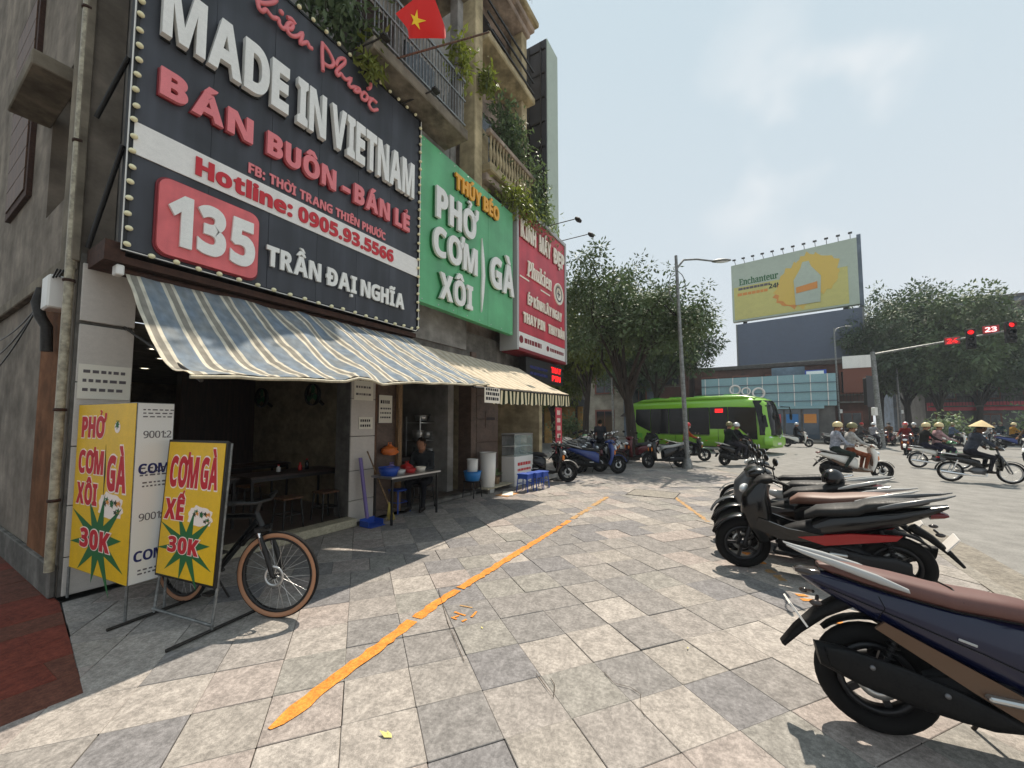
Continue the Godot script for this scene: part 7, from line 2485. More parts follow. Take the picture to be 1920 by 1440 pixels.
func scooter(called: String, label: String, pos: Vector3, heading: Vector3, c := {}, group := "parked motorbikes") -> Node3D:
	# local x forward, y up, z to the rider's right; wheels touch y = 0
	var turn := atan2(-heading.z, heading.x)
	var root := thing(called, label, "motorbike", pos, turn, group)
	var o := root
	if c.get("lean", 0.0) != 0.0:
		root.rotation = Vector3(c.lean, turn, 0)
		root.rotation_order = EULER_ORDER_YXZ
	var body: Material = c.get("body", mats.paint_black)
	var trim: Material = c.get("trim", mats.plastic_black)
	var accent: Material = c.get("accent", body)
	var seatm: Material = c.get("seat", mats.seat_black)
	var rimm: Material = c.get("rim", mats.rim_dark)
	var R := 0.28
	var steer: float = c.get("steer", 0.0)
	var sport: bool = c.get("sport", false)
	var F := Vector3(0.65, R, 0)
	var Q := Vector3(-0.63, R, 0)
	cast_wheel(o, "rear_wheel", Q, R, 0.055, rimm)
	var fork := group_part("steering", o, Vector3(0.47, 0.72, 0), Vector3(0, steer, 0))
	var f0 := F - Vector3(0.47, 0.72, 0)
	cast_wheel(fork, "front_wheel", f0, R, 0.05, rimm)
	var mb := MB.new()
	for s in [-1, 1]:
		mb.tube([f0 + Vector3(0, 0, s * 0.075), f0 + Vector3(-0.06, 0.2, s * 0.075), Vector3(-0.02, -0.05, s * 0.06)], [0.02, 0.022, 0.018], 8)
	mb.tube([Vector3(-0.02, -0.06, 0), Vector3(-0.1, 0.22, 0)], 0.025, 8)
	put(mb, "fork", mats.engine, fork)
	mb = MB.new()
	arc_strip(mb, f0, R + 0.035, 0.35, 2.75, 0.068, 0.012)
	put(mb, "front_fender", c.get("fender", body), fork)
	# handlebar and its cover
	mb = MB.new()
	mb.tube([Vector3(-0.2, 0.28, -0.34), Vector3(-0.13, 0.30, -0.2), Vector3(-0.09, 0.29, 0), Vector3(-0.13, 0.30, 0.2), Vector3(-0.2, 0.28, 0.34)], 0.012, 8)
	put(mb, "handlebar", mats.black_metal, fork)
	for s in [-1, 1]:
		mb = MB.new()
		mb.tube([Vector3(-0.145, 0.297, s * 0.21), Vector3(-0.2, 0.28, s * 0.345)], 0.018, 8)
		put(mb, "grip", mats.plastic_black, fork)
		mb = MB.new()
		mb.tube([Vector3(-0.1, 0.285, s * 0.2), Vector3(-0.13, 0.27, s * 0.33)], 0.007, 5)
		put(mb, "lever", mats.steel, fork)
	mb = MB.new()
	if sport:
		mb.loft([[-0.18, 0.27, 0.03, 0.10], [-0.1, 0.29, 0.045, 0.13], [-0.02, 0.27, 0.04, 0.1], [0.03, 0.24, 0.02, 0.06]], 14)
	else:
		mb.loft([[-0.2, 0.28, 0.035, 0.11], [-0.12, 0.30, 0.06, 0.17], [-0.02, 0.29, 0.065, 0.15], [0.05, 0.27, 0.04, 0.09]], 14)
	put(mb, "handlebar_cover", trim if sport else body, fork)
	mirrors(fork, -0.12, 0.32, 0.17, mats.plastic_black)
	# front cowl and leg shield
	mb = MB.new()
	if sport:
		mb.loft([[0.40, 0.34, 0.10, 0.10, 1.2], [0.47, 0.52, 0.13, 0.15, 1.25], [0.50, 0.68, 0.15, 0.17, 1.35], [0.50, 0.82, 0.13, 0.15, 1.55], [0.44, 0.93, 0.08, 0.11, 1.9], [0.40, 0.99, 0.03, 0.07, 2.0]], 16, 2.8)
	else:
		mb.loft([[0.36, 0.27, 0.05, 0.15, 1.35], [0.41, 0.42, 0.06, 0.18, 1.3], [0.45, 0.6, 0.075, 0.19, 1.5], [0.45, 0.78, 0.085, 0.17, 1.7], [0.41, 0.9, 0.08, 0.14, 1.85], [0.38, 0.97, 0.04, 0.1, 1.9]], 16, 3.0)
	put(mb, "front_cowl", body, o)
	mb = MB.new()
	if sport:
		mb.loft([[0.3, 0.36, 0.12, 0.1], [0.15, 0.4, 0.16, 0.13], [-0.02, 0.45, 0.17, 0.15], [-0.15, 0.5, 0.14, 0.14]], 14, 3.2)
		put(mb, "centre_tunnel", trim, o)
		for s in [-1, 1]:
			mb = MB.new()
			mb.prism([Vector2(0.46, 0.62), Vector2(0.5, 0.5), Vector2(0.28, 0.42), Vector2(-0.1, 0.44), Vector2(-0.1, 0.52), Vector2(0.2, 0.54)], 0, 0.025)
			put(mb, "side_fairing", body, o, Vector3(0, 0, s * 0.15 - (0.025 if s < 0 else 0.0)))
			mb = MB.new()
			mb.prism([Vector2(0.12, 0.47), Vector2(-0.1, 0.42), Vector2(-0.62, 0.56), Vector2(-0.66, 0.61), Vector2(-0.3, 0.57)], 0, 0.03)
			put(mb, "side_stripe", accent, o, Vector3(0, 0, s * 0.15 - (0.03 if s < 0 else 0.0)))
			box_part("footboard", Vector3(-0.12, 0.27, s * 0.1), Vector3(0.34, 0.31, s * 0.22), mats.plastic_black, o, 0.01)
	else:
		mb.loft([[0.4, 0.28, 0.03, 0.14], [0.25, 0.27, 0.035, 0.18], [0.05, 0.27, 0.035, 0.18], [-0.12, 0.28, 0.04, 0.15]], 12, 4.0)
		put(mb, "floorboard", trim, o)
		mb = MB.new()
		mb.loft([[0.37, 0.35, 0.02, 0.15, 1.4], [0.38, 0.55, 0.02, 0.17, 1.55], [0.35, 0.78, 0.02, 0.15, 1.7]], 12, 3.0)
		put(mb, "inner_shield", trim, o)
		for s in [-1, 1]:
			mb = MB.new()
			mb.prism([Vector2(0.36, 0.25), Vector2(-0.1, 0.25), Vector2(-0.3, 0.36), Vector2(-0.66, 0.58), Vector2(-0.62, 0.62), Vector2(-0.2, 0.42), Vector2(0.0, 0.32), Vector2(0.36, 0.3)], 0, 0.02)
			put(mb, "lower_trim", c.get("lower", trim), o, Vector3(0, 0, s * 0.16 - (0.02 if s < 0 else 0.0)))
	if c.get("near", false):   # seams, piping and small fittings that show close up
		for sd in [-1, 1]:
			mb = MB.new()
			mb.tube([Vector3(-0.9, 0.755, sd * 0.071), Vector3(-0.72, 0.70, sd * 0.121), Vector3(-0.5, 0.63, sd * 0.156), Vector3(-0.25, 0.545, sd * 0.166), Vector3(-0.06, 0.47, sd * 0.151)], 0.003, 5)
			mb.tube([Vector3(-0.62, 0.735, sd * 0.13), Vector3(-0.6, 0.68, sd * 0.14), Vector3(-0.63, 0.62, sd * 0.125)], 0.0025, 5)
			put(mb, "panel_seam", mats.plastic_black, o)
			mb = MB.new()
			mb.tube([Vector3(0.0, 0.695, sd * 0.118), Vector3(-0.15, 0.708, sd * 0.139), Vector3(-0.32, 0.718, sd * 0.144), Vector3(-0.5, 0.748, sd * 0.139), Vector3(-0.68, 0.784, sd * 0.11), Vector3(-0.8, 0.815, sd * 0.08)], 0.005, 6)
			put(mb, "seat_piping", mats.plastic_black, o)
			mb = MB.new()
			mb.cbox(Vector3(-0.3, 0.585, sd * 0.167), Vector3(0.07, 0.012, 0.005), 0.002, Basis(Vector3(0, 0, 1), -0.28))
			put(mb, "badge", mats.paint_silver, o)
		mb = MB.new()
		mb.tube([Vector3(-0.1, 0.4, 0.12), Vector3(-0.3, 0.42, 0.14), Vector3(-0.5, 0.36, 0.12), Vector3(-0.63, 0.3, 0.08)], 0.006, 5)
		put(mb, "brake_cable", mats.plastic_black, o)
		mb = MB.new()
		mb.tube([Vector3(-0.29, 0.766, -0.146), Vector3(-0.3, 0.818, -0.07), Vector3(-0.3, 0.818, 0.07), Vector3(-0.29, 0.766, 0.146)], 0.004, 5)
		put(mb, "seat_stitch", mats.plastic_black, o)
		for k in 5:
			mb = MB.new()
			mb.lathe([Vector2(0.009, 0), Vector2(0.009, 0.006), Vector2(0.0, 0.008)], 8)
			put(mb, "bolt", mats.engine_grey, o, Vector3(-0.12 - k * 0.13, 0.31 + (0.04 if k % 2 else -0.03), -0.173), Vector3(-PI / 2, 0, 0))
	# lamps in front
	mb = MB.new()
	mb.ball(Vector3(0.56, 0.8 if not sport else 0.78, 0), Vector3(0.05, 0.06, 0.1), 12, 8, Basis(Vector3(0, 0, 1), 0.5))
	put(mb, "headlight", mats.lens_clear, o)
	for s in [-1, 1]:
		mb = MB.new()
		mb.ball(Vector3(0.53, 0.66, s * 0.11), Vector3(0.03, 0.07, 0.03), 8, 6)
		put(mb, "indicator", mats.lens_amber, o)
	# rear body, seat, tail
	mb = MB.new()
	if sport:
		mb.loft([[0.0, 0.5, 0.13, 0.13], [-0.15, 0.58, 0.14, 0.15], [-0.4, 0.66, 0.11, 0.15], [-0.65, 0.74, 0.08, 0.12], [-0.85, 0.82, 0.045, 0.08], [-0.98, 0.88, 0.015, 0.04]], 16, 2.8)
	else:
		mb.loft([[0.04, 0.47, 0.16, 0.12], [-0.06, 0.52, 0.19, 0.15], [-0.25, 0.58, 0.165, 0.165], [-0.5, 0.655, 0.12, 0.155], [-0.72, 0.72, 0.085, 0.12], [-0.88, 0.765, 0.05, 0.08], [-0.95, 0.785, 0.02, 0.045]], 18, 3.0)
	put(mb, "rear_body", body, o)
	mb = MB.new()
	if sport:
		mb.loft([[0.06, 0.66, 0.03, 0.08], [-0.04, 0.72, 0.05, 0.12], [-0.2, 0.75, 0.05, 0.145], [-0.36, 0.78, 0.055, 0.14], [-0.42, 0.82, 0.055, 0.135], [-0.6, 0.86, 0.045, 0.115], [-0.78, 0.895, 0.03, 0.085], [-0.86, 0.905, 0.012, 0.05]], 16, 3.0)
	else:
		mb.loft([[0.08, 0.69, 0.03, 0.08], [0.0, 0.735, 0.055, 0.125], [-0.15, 0.75, 0.055, 0.145], [-0.32, 0.76, 0.055, 0.15], [-0.5, 0.79, 0.055, 0.145], [-0.68, 0.82, 0.048, 0.115], [-0.8, 0.84, 0.035, 0.085], [-0.86, 0.845, 0.012, 0.05]], 18, 3.0)
	put(mb, "seat", seatm, o)
	for s in [-1, 1]:
		mb = MB.new()
		var g0 := Vector3(-0.52, 0.80, s * 0.15)
		var gy := 0.05 if sport else 0.0
		mb.loft([[-0.5, 0.79 + gy, 0.012, 0.012, 0.2, s * 0.155], [-0.62, 0.83 + gy, 0.026, 0.02, 0.22, s * 0.15], [-0.8, 0.88 + gy, 0.024, 0.02, 0.25, s * 0.12], [-0.95, 0.92 + gy, 0.014, 0.016, 0.3, s * 0.08], [-1.02, 0.945 + gy, 0.006, 0.008, 0.3, s * 0.055]], 10)
		put(mb, "grab_rail", c.get("rail", mats.paint_silver), o)
	mb = MB.new()
	mb.loft([[-0.86, 0.79, 0.035, 0.075], [-0.95, 0.80, 0.025, 0.06], [-0.98, 0.80, 0.01, 0.04]], 12)
	put(mb, "tail_light", c.get("tail", mats.lens_wine), o)
	mb = MB.new()
	mb.loft([[-0.74, 0.66, 0.04, 0.06, 0.9], [-0.86, 0.58, 0.03, 0.06, 0.9], [-0.98, 0.46, 0.02, 0.055, 0.9], [-1.06, 0.36, 0.012, 0.045, 0.9]], 10, 4.0)
	put(mb, "rear_fender", mats.plastic_black, o)
	var pl := box_part("number_plate", Vector3(-0.005, -0.07, -0.1), Vector3(0.005, 0.07, 0.1), mats.sign_white, o)
	pl.position = Vector3(-0.985, 0.56, 0)
	pl.rotation.z = 0.6
	for s in [-1, 1]:
		mb = MB.new()
		mb.tube([Vector3(-0.88, 0.67, s * 0.05), Vector3(-0.9, 0.655, s * 0.12)], 0.01, 6)
		mb.ball(Vector3(-0.905, 0.652, s * 0.135), Vector3(0.034, 0.018, 0.024), 8, 6)
		put(mb, "rear_indicator", mats.lens_smoke, o)
	# engine, swing arm, belt case on the left, silencer on the right
	mb = MB.new()
	mb.loft([[0.02, 0.33, 0.08, 0.09], [-0.15, 0.34, 0.11, 0.12], [-0.35, 0.33, 0.10, 0.11], [-0.45, 0.32, 0.06, 0.08]], 12, 3.0)
	put(mb, "engine", mats.engine, o)
	mb = MB.new()
	mb.loft([[-0.06, 0.31, 0.07, 0.03, 0, -0.12], [-0.15, 0.31, 0.11, 0.045, 0, -0.13], [-0.4, 0.3, 0.075, 0.045, 0, -0.13], [-0.6, 0.29, 0.10, 0.045, 0, -0.125], [-0.72, 0.29, 0.06, 0.03, 0, -0.12]], 14, 3.0)
	put(mb, "belt_case", c.get("case", mats.engine), o)
	mb = MB.new()
	mb.loft([[-0.12, 0.24, 0.03, 0.03, 0, 0.13], [-0.25, 0.26, 0.06, 0.05, 0.1, 0.15], [-0.5, 0.31, 0.085, 0.06, 0.16, 0.155], [-0.78, 0.37, 0.085, 0.06, 0.2, 0.155], [-0.92, 0.40, 0.06, 0.045, 0.2, 0.155]], 16, 2.4)
	put(mb, "silencer", mats.plastic_black, o)
	mb = MB.new()
	mb.loft([[-0.22, 0.27, 0.035, 0.01, 0.1, 0.205], [-0.36, 0.295, 0.07, 0.022, 0.14, 0.207], [-0.55, 0.335, 0.09, 0.026, 0.17, 0.207], [-0.76, 0.375, 0.085, 0.024, 0.2, 0.205], [-0.88, 0.4, 0.05, 0.01, 0.2, 0.203]], 16, 2.6)
	put(mb, "heat_shield", c.get("shield", mats.plastic_black), o)
	for q in [[-0.42, 0.34], [-0.7, 0.4]]:
		mb = MB.new()
		mb.lathe([Vector2(0.012, 0), Vector2(0.012, 0.008), Vector2(0.0, 0.01)], 10)
		put(mb, "shield_bolt", mats.engine_grey, o, Vector3(q[0], q[1], 0.228), Vector3(PI / 2, 0, 0))
	for s in [-1, 1]:
		mb = MB.new()
		mb.tube([Vector3(-0.62, 0.36, s * 0.1), Vector3(-0.52, 0.62, s * 0.11)], 0.014, 6)
		for k in 7:
			var cc := Vector3(-0.62, 0.36, s * 0.1).lerp(Vector3(-0.52, 0.62, s * 0.11), 0.15 + k * 0.11)
			mb.ring_lathe([Vector2(0.022, -0.006), Vector2(0.032, 0), Vector2(0.022, 0.006)], 10, Transform3D(Basis(Vector3(0, 0, 1), -0.37), cc))
		put(mb, "rear_shock", mats.engine, o)
	mb = MB.new()
	arc_strip(mb, Q, R + 0.03, 0.6, 2.4, 0.06, 0.008)
	put(mb, "rear_hugger", mats.plastic_black, o)
	mb = MB.new()
	if c.get("ridden", false):
		mb.tube([Vector3(-0.12, 0.2, -0.14), Vector3(-0.32, 0.19, -0.16)], 0.01, 6)
	else:
		mb.tube([Vector3(-0.1, 0.24, -0.12), Vector3(-0.16, 0.0, -0.26)], 0.01, 6)
	put(mb, "side_stand", mats.iron, o)
	for s in [-1, 1]:
		mb = MB.new()
		mb.cbox(Vector3(-0.2, 0.36, s * 0.2), Vector3(0.14, 0.025, 0.05), 0.008)
		put(mb, "foot_peg", mats.steel, o)
	return root

func underbone(called: String, label: String, pos: Vector3, heading: Vector3, c := {}, group := "motorbikes riding through the crossing") -> Node3D:
	# light step-through motorbike with large spoked wheels
	var turn := atan2(-heading.z, heading.x)
	var o := thing(called, label, "motorbike", pos, turn, group)
	var body: Material = c.get("body", mats.paint_black)
	var R := 0.295
	var F := Vector3(0.63, R, 0)
	var Q := Vector3(-0.61, R, 0)
	spoke_wheel(o, "rear_wheel", Q, R, 0.034, mats.tyre, mats.rim_silver, 24)
	spoke_wheel(o, "front_wheel", F, R, 0.03, mats.tyre, mats.rim_silver, 24)
	var mb := MB.new()
	for s in [-1, 1]:
		mb.tube([F + Vector3(0, 0, s * 0.07), F + Vector3(-0.1, 0.26, s * 0.07), Vector3(0.43, 0.78, s * 0.06)], [0.018, 0.022, 0.018], 8)
	mb.tube([Vector3(0.45, 0.72, 0), Vector3(0.37, 0.98, 0)], 0.025, 8)
	put(mb, "fork", mats.engine_grey, o)
	mb = MB.new()
	arc_strip(mb, F, R + 0.03, 0.5, 2.6, 0.055, 0.01)
	put(mb, "front_fender", body, o)
	mb = MB.new()
	mb.loft([[0.4, 0.36, 0.03, 0.13, 1.3], [0.42, 0.55, 0.045, 0.17, 1.45], [0.42, 0.72, 0.05, 0.13, 1.7], [0.38, 0.82, 0.03, 0.08, 1.9]], 14, 2.6)
	put(mb, "leg_shield", body, o)
	mb = MB.new()
	mb.loft([[0.28, 0.96, 0.03, 0.12], [0.36, 0.99, 0.055, 0.15], [0.46, 0.97, 0.06, 0.1], [0.51, 0.95, 0.03, 0.06]], 14)
	put(mb, "handlebar_cover", body, o)
	mb = MB.new()
	mb.ball(Vector3(0.49, 0.96, 0), Vector3(0.04, 0.05, 0.075), 10, 7)
	put(mb, "headlight", mats.lens_clear, o)
	mb = MB.new()
	mb.tube([Vector3(0.26, 0.99, -0.33), Vector3(0.34, 1.0, -0.12), Vector3(0.34, 1.0, 0.12), Vector3(0.26, 0.99, 0.33)], 0.012, 8)
	put(mb, "handlebar", mats.black_metal, o)
	for s in [-1, 1]:
		mb = MB.new()
		mb.tube([Vector3(0.31, 0.995, s * 0.2), Vector3(0.26, 0.99, s * 0.34)], 0.018, 8)
		put(mb, "grip", mats.plastic_black, o)
	mirrors(o, 0.32, 1.02, 0.16, mats.plastic_black)
	mb = MB.new()
	mb.loft([[0.38, 0.66, 0.05, 0.05, -0.7], [0.2, 0.5, 0.06, 0.06, -0.5], [0.02, 0.46, 0.08, 0.07, 0.0], [-0.12, 0.52, 0.1, 0.09, 0.2]], 12)
	put(mb, "frame_cover", body, o)
	mb = MB.new()
	mb.loft([[0.0, 0.54, 0.1, 0.09], [-0.2, 0.6, 0.11, 0.12], [-0.45, 0.66, 0.09, 0.11], [-0.72, 0.72, 0.05, 0.07], [-0.88, 0.76, 0.02, 0.04]], 14)
	put(mb, "side_panels", c.get("panel", body), o)
	mb = MB.new()
	mb.loft([[0.1, 0.7, 0.025, 0.08], [0.0, 0.74, 0.045, 0.11], [-0.2, 0.755, 0.045, 0.13], [-0.45, 0.785, 0.045, 0.125], [-0.68, 0.8, 0.035, 0.09], [-0.75, 0.8, 0.012, 0.05]], 14)
	put(mb, "seat", c.get("seat", mats.seat_black), o)
	mb = MB.new()
	mb.tube([Vector3(-0.5, 0.78, -0.14), Vector3(-0.8, 0.84, -0.11), Vector3(-0.86, 0.85, 0), Vector3(-0.8, 0.84, 0.11), Vector3(-0.5, 0.78, 0.14)], 0.012, 6)
	put(mb, "rear_rack", mats.chrome, o)
	mb = MB.new()
	mb.loft([[-0.84, 0.7, 0.03, 0.05], [-0.9, 0.7, 0.015, 0.035]], 10)
	put(mb, "tail_light", mats.lens_red, o)
	mb = MB.new()
	arc_strip(mb, Q, R + 0.035, 1.0, 3.0, 0.06, 0.01)
	put(mb, "rear_fender", mats.plastic_black, o)
	mb = MB.new()
	mb.loft([[0.16, 0.33, 0.06, 0.06], [0.05, 0.33, 0.1, 0.1], [-0.12, 0.34, 0.1, 0.1], [-0.2, 0.34, 0.05, 0.07]], 12)
	put(mb, "engine", mats.engine_grey, o)
	mb = MB.new()
	mb.tube([Vector3(0.12, 0.3, 0.08), Vector3(0.1, 0.2, 0.11), Vector3(-0.2, 0.2, 0.13), Vector3(-0.35, 0.23, 0.14)], 0.014, 7)
	mb.tube([Vector3(-0.32, 0.22, 0.14), Vector3(-0.4, 0.23, 0.14), Vector3(-0.85, 0.3, 0.14), Vector3(-0.88, 0.3, 0.14)], [0.02, 0.04, 0.042, 0.03], 10)
	put(mb, "silencer", mats.chrome, o)
	for s in [-1, 1]:
		mb = MB.new()
		mb.tube([Q + Vector3(0, 0.02, s * 0.1), Vector3(-0.48, 0.64, s * 0.11)], 0.02, 7)
		put(mb, "rear_shock", mats.chrome, o)
		mb = MB.new()
		mb.tube([Q + Vector3(0, 0, s * 0.07), Vector3(-0.1, 0.33, s * 0.07)], 0.014, 6)
		put(mb, "swing_arm", mats.engine, o)
		mb = MB.new()
		mb.tube([Vector3(0.02, 0.25, s * 0.08), Vector3(0.02, 0.25, s * 0.22)], 0.014, 6)
		put(mb, "foot_peg", mats.plastic_black, o)
	return o

func helmet(o: Node3D, c: Vector3, m: Material, face := false):
	var mb := MB.new()
	var rings := []
	for k in 8:
		var e := lerpf(-0.35, PI / 2, k / 7.0)
		var ring := []
		for i in 18:
			var a := -TAU * i / 18
			ring.append(c + Vector3(cos(a) * cos(e) * 0.135, sin(e) * 0.125, sin(a) * cos(e) * 0.115))
		rings.append(ring)
	mb.skin(rings, true, true)
	var h := put(mb, "helmet", m, o)
	mb = MB.new()
	mb.loft([[c.x + 0.1, c.y + 0.0, 0.008, 0.1, -0.3], [c.x + 0.16, c.y - 0.02, 0.006, 0.085, -0.3], [c.x + 0.19, c.y - 0.035, 0.003, 0.05, -0.3]], 10)
	put(mb, "peak", mats.plastic_black, h)

# ---------- parked motorbikes ----------
func build_parked():
	var nrm := FB * Vector3(0, 0, 1)
	# the navy scooter cut by the frame
	var h1 := Vector3(0.90, 0, 0.43).normalized()
	var rw := on_ground(1652, 1372)
	var navy := scooter("scooter", "navy scooter with brown seat and silver grab rail at the pavement edge", rw + h1 * 0.60, h1, {"body": mats.paint_navy, "seat": mats.seat_brown, "lower": mats.paint_brown, "trim": mats.paint_brown, "rail": mats.paint_silver, "lean": -0.10, "rim": mats.rim_dark, "tail": mats.lens_smoke, "near": true})
	navy.scale = Vector3.ONE * 0.96
	var hb := (-nrm + FB * Vector3(0.12, 0, 0)).normalized()
	var fw := on_ground(1392, 1058)
	scooter("scooter", "black sports scooter with red side stripe beside the navy scooter", fw - hb * 0.66, hb, {"body": mats.paint_black, "accent": mats.paint_red, "sport": true, "lean": -0.09, "steer": 0.35, "rail": mats.paint_grey, "tail": mats.lens_wine})
	var d := FB * Vector3(1, 0, 0)
	scooter("scooter", "black scooter with brown seat next to the black and red one", fw - hb * 0.60 + d * 0.62, hb, {"body": mats.paint_black, "seat": mats.seat_brown2, "lean": -0.09, "steer": 0.35, "rail": mats.paint_silver, "trim": mats.paint_brown})
	scooter("scooter", "dark grey scooter with a helmet on its seat", fw - hb * 0.55 + d * 1.2, hb, {"body": mats.paint_grey, "sport": true, "lean": -0.09, "steer": 0.3, "rail": mats.paint_silver, "accent": mats.paint_black})
	scooter("scooter", "glossy black scooter beyond the one with the helmet", fw - hb * 0.62 + d * 1.78, hb, {"body": mats.paint_black, "lean": -0.09, "steer": 0.3})
	underbone("step_through_motorbike", "silver and black step-through motorbike last in the kerb row", fw - hb * 0.55 + d * 2.45, hb, {"body": mats.paint_silver, "panel": mats.paint_black}, "parked motorbikes")
	var ho := thing("helmet", "round black helmet resting on the dark grey scooter seat", "helmet", fw - hb * 0.55 + d * 1.2 - hb * 0.45 + Vector3(0, 0.88, 0) + d * -0.08, 0.6)
	helmet(ho, Vector3(0, 0.045, 0), mats.paint_black)
	# row before the phone shop
	var toward := FB * Vector3(0.35, 0, 1.0)
	var row := [[1020, 903, "black scooter with white front panel beside the blue stools", mats.paint_black, mats.paint_white], [1088, 884, "dark blue scooter behind the black one at the phone shop", mats.paint_navy, mats.paint_navy], [1128, 874, "black scooter in front of the standing man", mats.paint_black, mats.paint_black]]
	for q in row:
		scooter("scooter", q[2], on_ground(q[0], q[1]), toward.normalized(), {"body": q[3], "accent": q[4], "fender": q[4], "lean": -0.08, "steer": 0.3})
	var back := [[12.8, -5.3, "grey scooter first of the back row beyond the phone shop", mats.paint_grey], [13.7, -5.6, "black scooter second of the back row beyond the phone shop", mats.paint_black], [14.6, -5.8, "silver scooter third of the back row beyond the phone shop", mats.paint_silver], [15.5, -6.1, "white scooter fourth of the back row beyond the phone shop", mats.paint_white], [16.4, -6.4, "wine red scooter fifth of the back row beyond the phone shop", mats.paint_wine], [17.3, -6.8, "pale green scooter at the end of the back row", mats.paint_green]]
	for q in back:
		scooter("scooter", q[2], S(q[0], 0, q[1]), (FB * Vector3(-0.5, 0, 1.0)).normalized(), {"body": q[3], "lean": -0.08, "steer": -0.3})
	var second := [[12.3, -4.2, "blue scooter squeezed between the phone shop row and the back row", mats.paint_blue], [13.3, -4.5, "brown scooter in the second rank beyond the phone shop", mats.paint_brown], [14.2, -4.7, "wine red scooter in the second rank beyond the phone shop", mats.paint_wine], [15.1, -4.9, "black scooter in the second rank near the tree", mats.paint_black], [16.0, -5.1, "silver scooter in the second rank near the tree", mats.paint_silver], [18.6, -7.2, "grey scooter behind the tree at the end of the ranks", mats.paint_grey]]
	for q in second:
		scooter("scooter", q[2], S(q[0], 0, q[1]), (FB * Vector3(0.45, 0, 1.0)).normalized(), {"body": q[3], "lean": -0.08, "steer": 0.3})
	scooter("scooter", "white scooter parked by the big tree trunk", on_ground(1165, 862), (FB * Vector3(0.6, 0, 1.0)).normalized(), {"body": mats.paint_white, "lean": -0.08})
	scooter("scooter", "wine red scooter with its front turned beside the tree trunk", on_ground(1195, 868), (FB * Vector3(-0.9, 0, -0.7)).normalized(), {"body": mats.paint_wine, "lean": -0.08, "steer": 0.4})
	scooter("scooter", "long black scooter with pale seat before the corner street lamp", on_ground(1246, 877), Vector3(-0.98, 0, 0.2).normalized(), {"body": mats.paint_black, "seat": mats.paint_silver, "lean": 0.06, "steer": 0.2})

# ---------- people ----------
var pose_cache := {}

